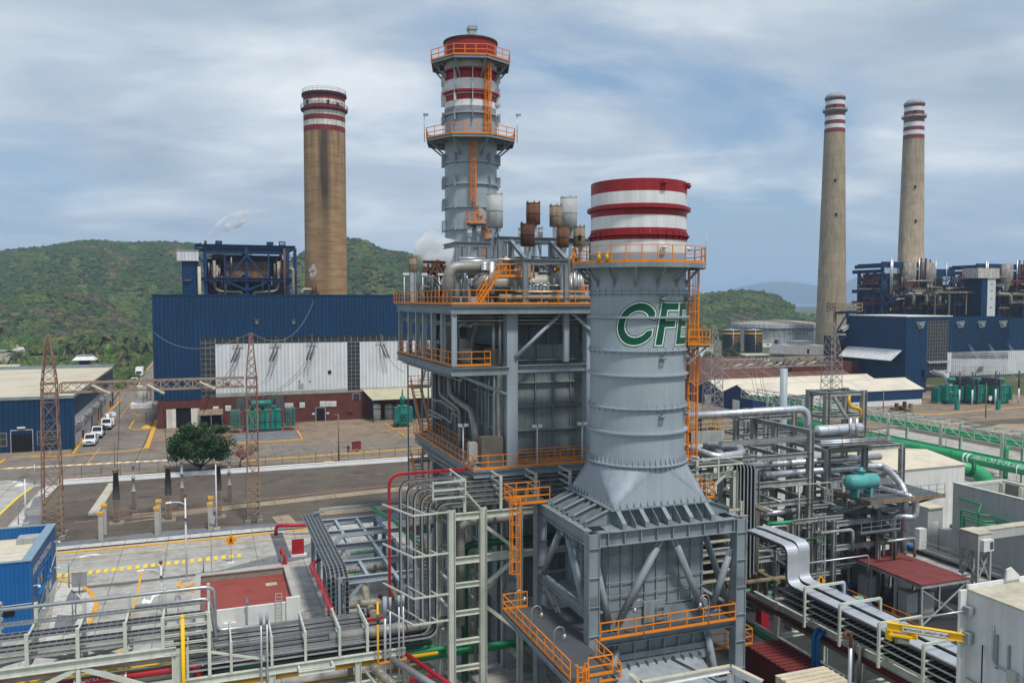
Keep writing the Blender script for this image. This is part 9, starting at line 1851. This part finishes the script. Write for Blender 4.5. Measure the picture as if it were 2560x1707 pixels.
T.add('casing',MB().box(uL,uR,vA_,vB_,5.8,zt-.08),M.wallgrey);T.add('roof',MB().box(uL-.08,uR+.08,vA_-.08,vB_+.08,zt-.079,zt),M.cream);T.add('duct',MB().box(uR+.001,w0[0]-.002,(vA_+vB_)/2-.2,vB_-.2,6.6,zt-.1),M.wallgrey);T.add('duct_top',MB().box(uR+.09,w0[0]-.002,(vA_+vB_)/2-.25,vB_-.15,zt-.098,zt-.02),M.cream);T.add('condenser',MB().box(uL+.3,uR-.2,vA_-.4,vA_-.002,5.9,7.0),M.wwhite);T.add('fan_grille',MB().box(uR-.7,uR-.3,vA_-.43,vA_-.401,6.1,6.8),M.dkmetal)
T.add('leg_lattice',lattice(MB(),[(uL+.1,vA_+.1,0),(uR-.1,vA_+.1,0),(uR-.1,vB_-.1,0),(uL+.1,vB_-.1,0)],[(uL+.1,vA_+.1,5.79),(uR-.1,vA_+.1,5.79),(uR-.1,vB_-.1,5.79),(uL+.1,vB_-.1,5.79)],2,.22,.1),M.lgrey)
e=PZ(2293,1224,5.4);T=Th('control_building','white panelled control building with stepped cream ribbed roofs','building',*e,0);h1=PV(2300,1170,e[1]+.01)[1];u9=PV(2412,1170,e[1])[0];u8=PV(2235,1170,e[1])[0]
T.add('upper_wall',MB().box(u8,u9,e[1],e[1]+13,0,h1),M.whpanel);T.add('upper_roof',MB().extr([(u8-.2,e[1]-.2,h1+.01),(u8-.2,e[1]+6.5,h1+.9),(u8-.2,e[1]+13.2,h1+.01)],(u9-u8+.4,0,0)),M.offroof);vf_=PZ(2382,1262,5.4)[1];T.add('annex_wall',MB().box(u8,w0[0]-.2,vf_,e[1]-.002,0,5.2),M.wallgrey);T.add('annex_roof',MB().box(u8-.1,w0[0]-.2,vf_-.15,e[1]-.22,5.21,5.4),M.offroof)
zz0=[PV(px,1330,vf_)[0]for px in(2300,2330,2345,2370,2387)];T.add('door',MB().box(zz0[1],zz0[2],vf_-.05,vf_-.002,.3,3.6),M.whpanel);T.add('cabinet',MB().box(zz0[2]+.1,zz0[3]-.1,vf_-.9,vf_-.06,.6,2.8),M.wwhite);T.add('cabinet',MB().box(zz0[0]-.9,zz0[0]+.2,vf_-.8,vf_-.06,.8,3.2),M.wwhite);T.add('green_plate',MB().box(zz0[3]+.2,zz0[3]+.9,vf_-.04,vf_-.002,2.6,3.1),M.green)
T=Th('walkway','grey railed walkway with yellow kerb below the pale bay wall','walkway',w0[0]-2,60,0);T.add('deck',MB().box(w0[0]-1.8,w0[0]-.3,45,84,.5,.7),M.steel);T.add('guardrail_frame',rail(MB(),[(w0[0]-1.8,45,.7),(w0[0]-1.8,84,.7)],1.1,1.6,.15,.05),M.cream)
pipe('bright blue conduit stepping down beside the white cabinets',[(w0[0]-6,86,3.6),(w0[0]-4.6,76,3.4),(w0[0]-4.6,74.5,1.8),(w0[0]-3.6,73,1.4)],.22,M.bluep,.7);pipe('silver pipe lying behind the red canopy',[(x1+.6,y1-2,3.2),(x1+2.4,y1-7,3.0),(x1+2.4,y1-7,.5)],.4,M.silver2,1,ring=.9)
gz=3.6;ga=PZ(2300,1120,gz);T=Th('cooling_pipe','fat green water pipe with white lettering and arrow at the right','pipe',ga[0],100,gz);g_u=ga[0];T.add('pipe_run',MB().tube([(g_u,160,gz),(g_u,60,gz)],.85,28),M.green)
for v in(ga[1],ga[1]-7,ga[1]-22,ga[1]-36):T.add('flange_ring',MB().lathe((g_u,v,gz),[(.86,-.12),(1.02,-.12),(1.02,.12),(.86,.12)],28,False,'v'),M.green)
cylf=lambda v0_:(lambda x,y:(g_u-.865*cos(.30+y/.86),v0_-x,gz+.865*sin(.30+y/.86)))
va_=PU(2424,1130,g_u-.8)[0];T.add('white_band_stripe',MB().lathe((g_u,va_+.6,gz),[(.862,-.35),(.862,.0)],28,True,'v').lathe((g_u,va_+1.4,gz),[(.862,-.35),(.862,.0)],28,True,'v'),M.whmark);T.add('lettering',text_mb('AGUA DE ENFRIAMIENTO   PRIM',1.0,(0,0,0),(1,0,0),(0,0,1),f=cylf(va_-.4),sx=1.0,off=.012),M.whmark);b=MB();vq=PU(2530,1155,g_u-.8)[0]
b.quad(*[cylf(vq)(x,y)for x,y in((0,.2),(1.1,.75),(1.1,.4),(2.6,.4),(2.6,0),(1.1,0),(1.1,-.35))]);T.add('arrow_logo',b,M.whmark)
pipe('second fat green water pipe behind the lettered one',[(g_u+2.6,160,gz),(g_u+2.6,60,gz)],.72,M.green,n=20);pz=5.6;s0=PZ(2300,1068,pz);s1=PU(2535,1115,s0[0])[0]
T=pipe('green sea water pipe turning down with vertical lettering',[(s0[0],165,pz),(s0[0],s1,pz),(s0[0]-2.6,s1-.6,pz-.3),(s0[0]-2.6,s1-.6,0)],.42,M.green,1.1,n=18);T.add('lettering',text_mb('AGUA DE MAR',.62,(s0[0]-3.03,s1-.85,.6),(0,0,1),(0,-1,0),off=.008),M.whmark)
el=PZ(2440,1160,5.6);T=Th('elbow_pipe','huge pale green pipe elbow dropping behind the white control building','pipe',*el,0);P_=bend([(el[0]-9,el[1]+4,5.0),(el[0]+.8,el[1],5.0),(el[0]+2.0,el[1]-1.5,0)],4,10);T.add('pipe_run',MB().tube(P_,[.7+.06*min(i,8)for i in range(len(P_))],26),M.green);T.add('collar',MB().tube([P_[3],P_[4]],1.25,26),M.dkgreen)
for k,(ua_,ub_,zz)in enumerate(((g_u+.6,g_u+6.2,6.6),)):
 T=Th('pipe_bridge','pale green trussed pipe bridge over the green water pipes','pipe bridge',ua_,120,0);b=MB()
 for u in(ua_+.9,ub_):
  for z in(zz,zz+1.8):b.beam((u,168,z),(u,62,z),.16)
  for i in range(36):p,q=168-106*i/36,168-106*(i+1)/36;b.beam((u,p,zz+1.8),(u,q,zz),.1).beam((u,p,zz),(u,p,zz+1.8),.1)
 for i in range(37):p=168-106*i/36;b.beam((ua_+.9,p,zz+1.8),(ub_,p,zz+1.8),.1)
 T.add('lattice_truss',b,M.pale)
 for v in(158,146,134,122,110,98,86):
  for u in(ua_+.9,ub_):T.add('column',MB().box(u-.2,u+.2,v-.2,v+.2,0,zz+2.0),M.pale)
for i,(du,z,r,m)in enumerate(((1.9,6.9,.2,M.green),(2.7,6.9,.28,M.dkgreen),(3.6,6.8,.2,M.ltgreen),(4.5,6.9,.3,M.green),(5.3,6.9,.15,M.ltgreen))):pipe(f'green pipe inside the trussed pipe bridge, {["first", "second", "third", "fourth", "fifth"][i]} from the left',[(g_u+du,168,z),(g_u+du,64,z)],r,m,grp='pipes in the truss bridge')
lamp(2364,1155,1085,None,None,'white double headed lamp before the fat green pipe',r=.09);lamp(2540,1230,1165,None,None,'white lamp pole at the right edge beyond the bay',r=.09)
def plume(label,pts,r,dens):
 m=bpy.data.materials.new('steam');k=NT(m);tc=k.n('TexCoord');at=k.n('Attribute',attribute_name='none');pv=k.n('VolumePrincipled');pv.inputs['Color'].default_value=(.95,.96,.97,1);pv.inputs['Anisotropy'].default_value=.2
 k.l(k.math('MULTIPLY',k.ramp(k.noise(tc.outputs['Object'],.9/r[-1],5,.62),[(.44,0),(.62,1)]),dens),pv.inputs['Density']);o=k.n('OutputMaterial');k.l(pv.outputs[0],o.inputs['Volume'])
 b=MB().tube(bend(pts,3,3),1,14);n=len(bend(pts,3,3));b=MB().tube(bend(pts,3,3),[.02 if i in(0,n-1)else(r[0]+(r[1]-r[0])*i/(n-1))*min(1,2.2*(n-1-i)/(n-1)+.1)for i in range(n)],16,False);o=solo('steam_plume',b,m,label,'steam',None,'stuff');bm=bmesh.new();bm.from_mesh(o.data);bmesh.ops.recalc_face_normals(bm,faces=bm.faces);bm.to_mesh(o.data);bm.free();return o
def Q(px,py,v):return(PV(px,py,v)[0],v,PV(px,py,v)[1])
plume('dense white steam blowing from the rusty silencer past the tall stack',[Q(1031,643,80.5),Q(1060,632,80.5),Q(1100,628,81),Q(1150,600,82)],(.8,3.4),3.2)
plume('thin pale steam drifting from the boiler house roof',[Q(514,597,BV+6),Q(535,580,BV+6),Q(570,557,BV+6),Q(620,538,BV+6),Q(690,522,BV+6)],(.7,3.6),1.8);plume('faint steam in front of the wide chimney',[Q(779,702,HV+20),Q(782,680,HV+20),Q(785,655,HV+20)],(.4,1.6),1.6)
hm=bpy.data.materials.new('air');k=NT(hm);pv=k.n('VolumePrincipled');pv.inputs['Color'].default_value=(.50,.66,.90,1);pv.inputs['Density'].default_value=.00016;o=k.n('OutputMaterial');k.l(pv.outputs[0],o.inputs['Volume'])
HAZE=solo('haze',MB().box(-9000,12000,-300,13000,-3,330),hm,None,None,None,'stuff',at=(0,0,-3))
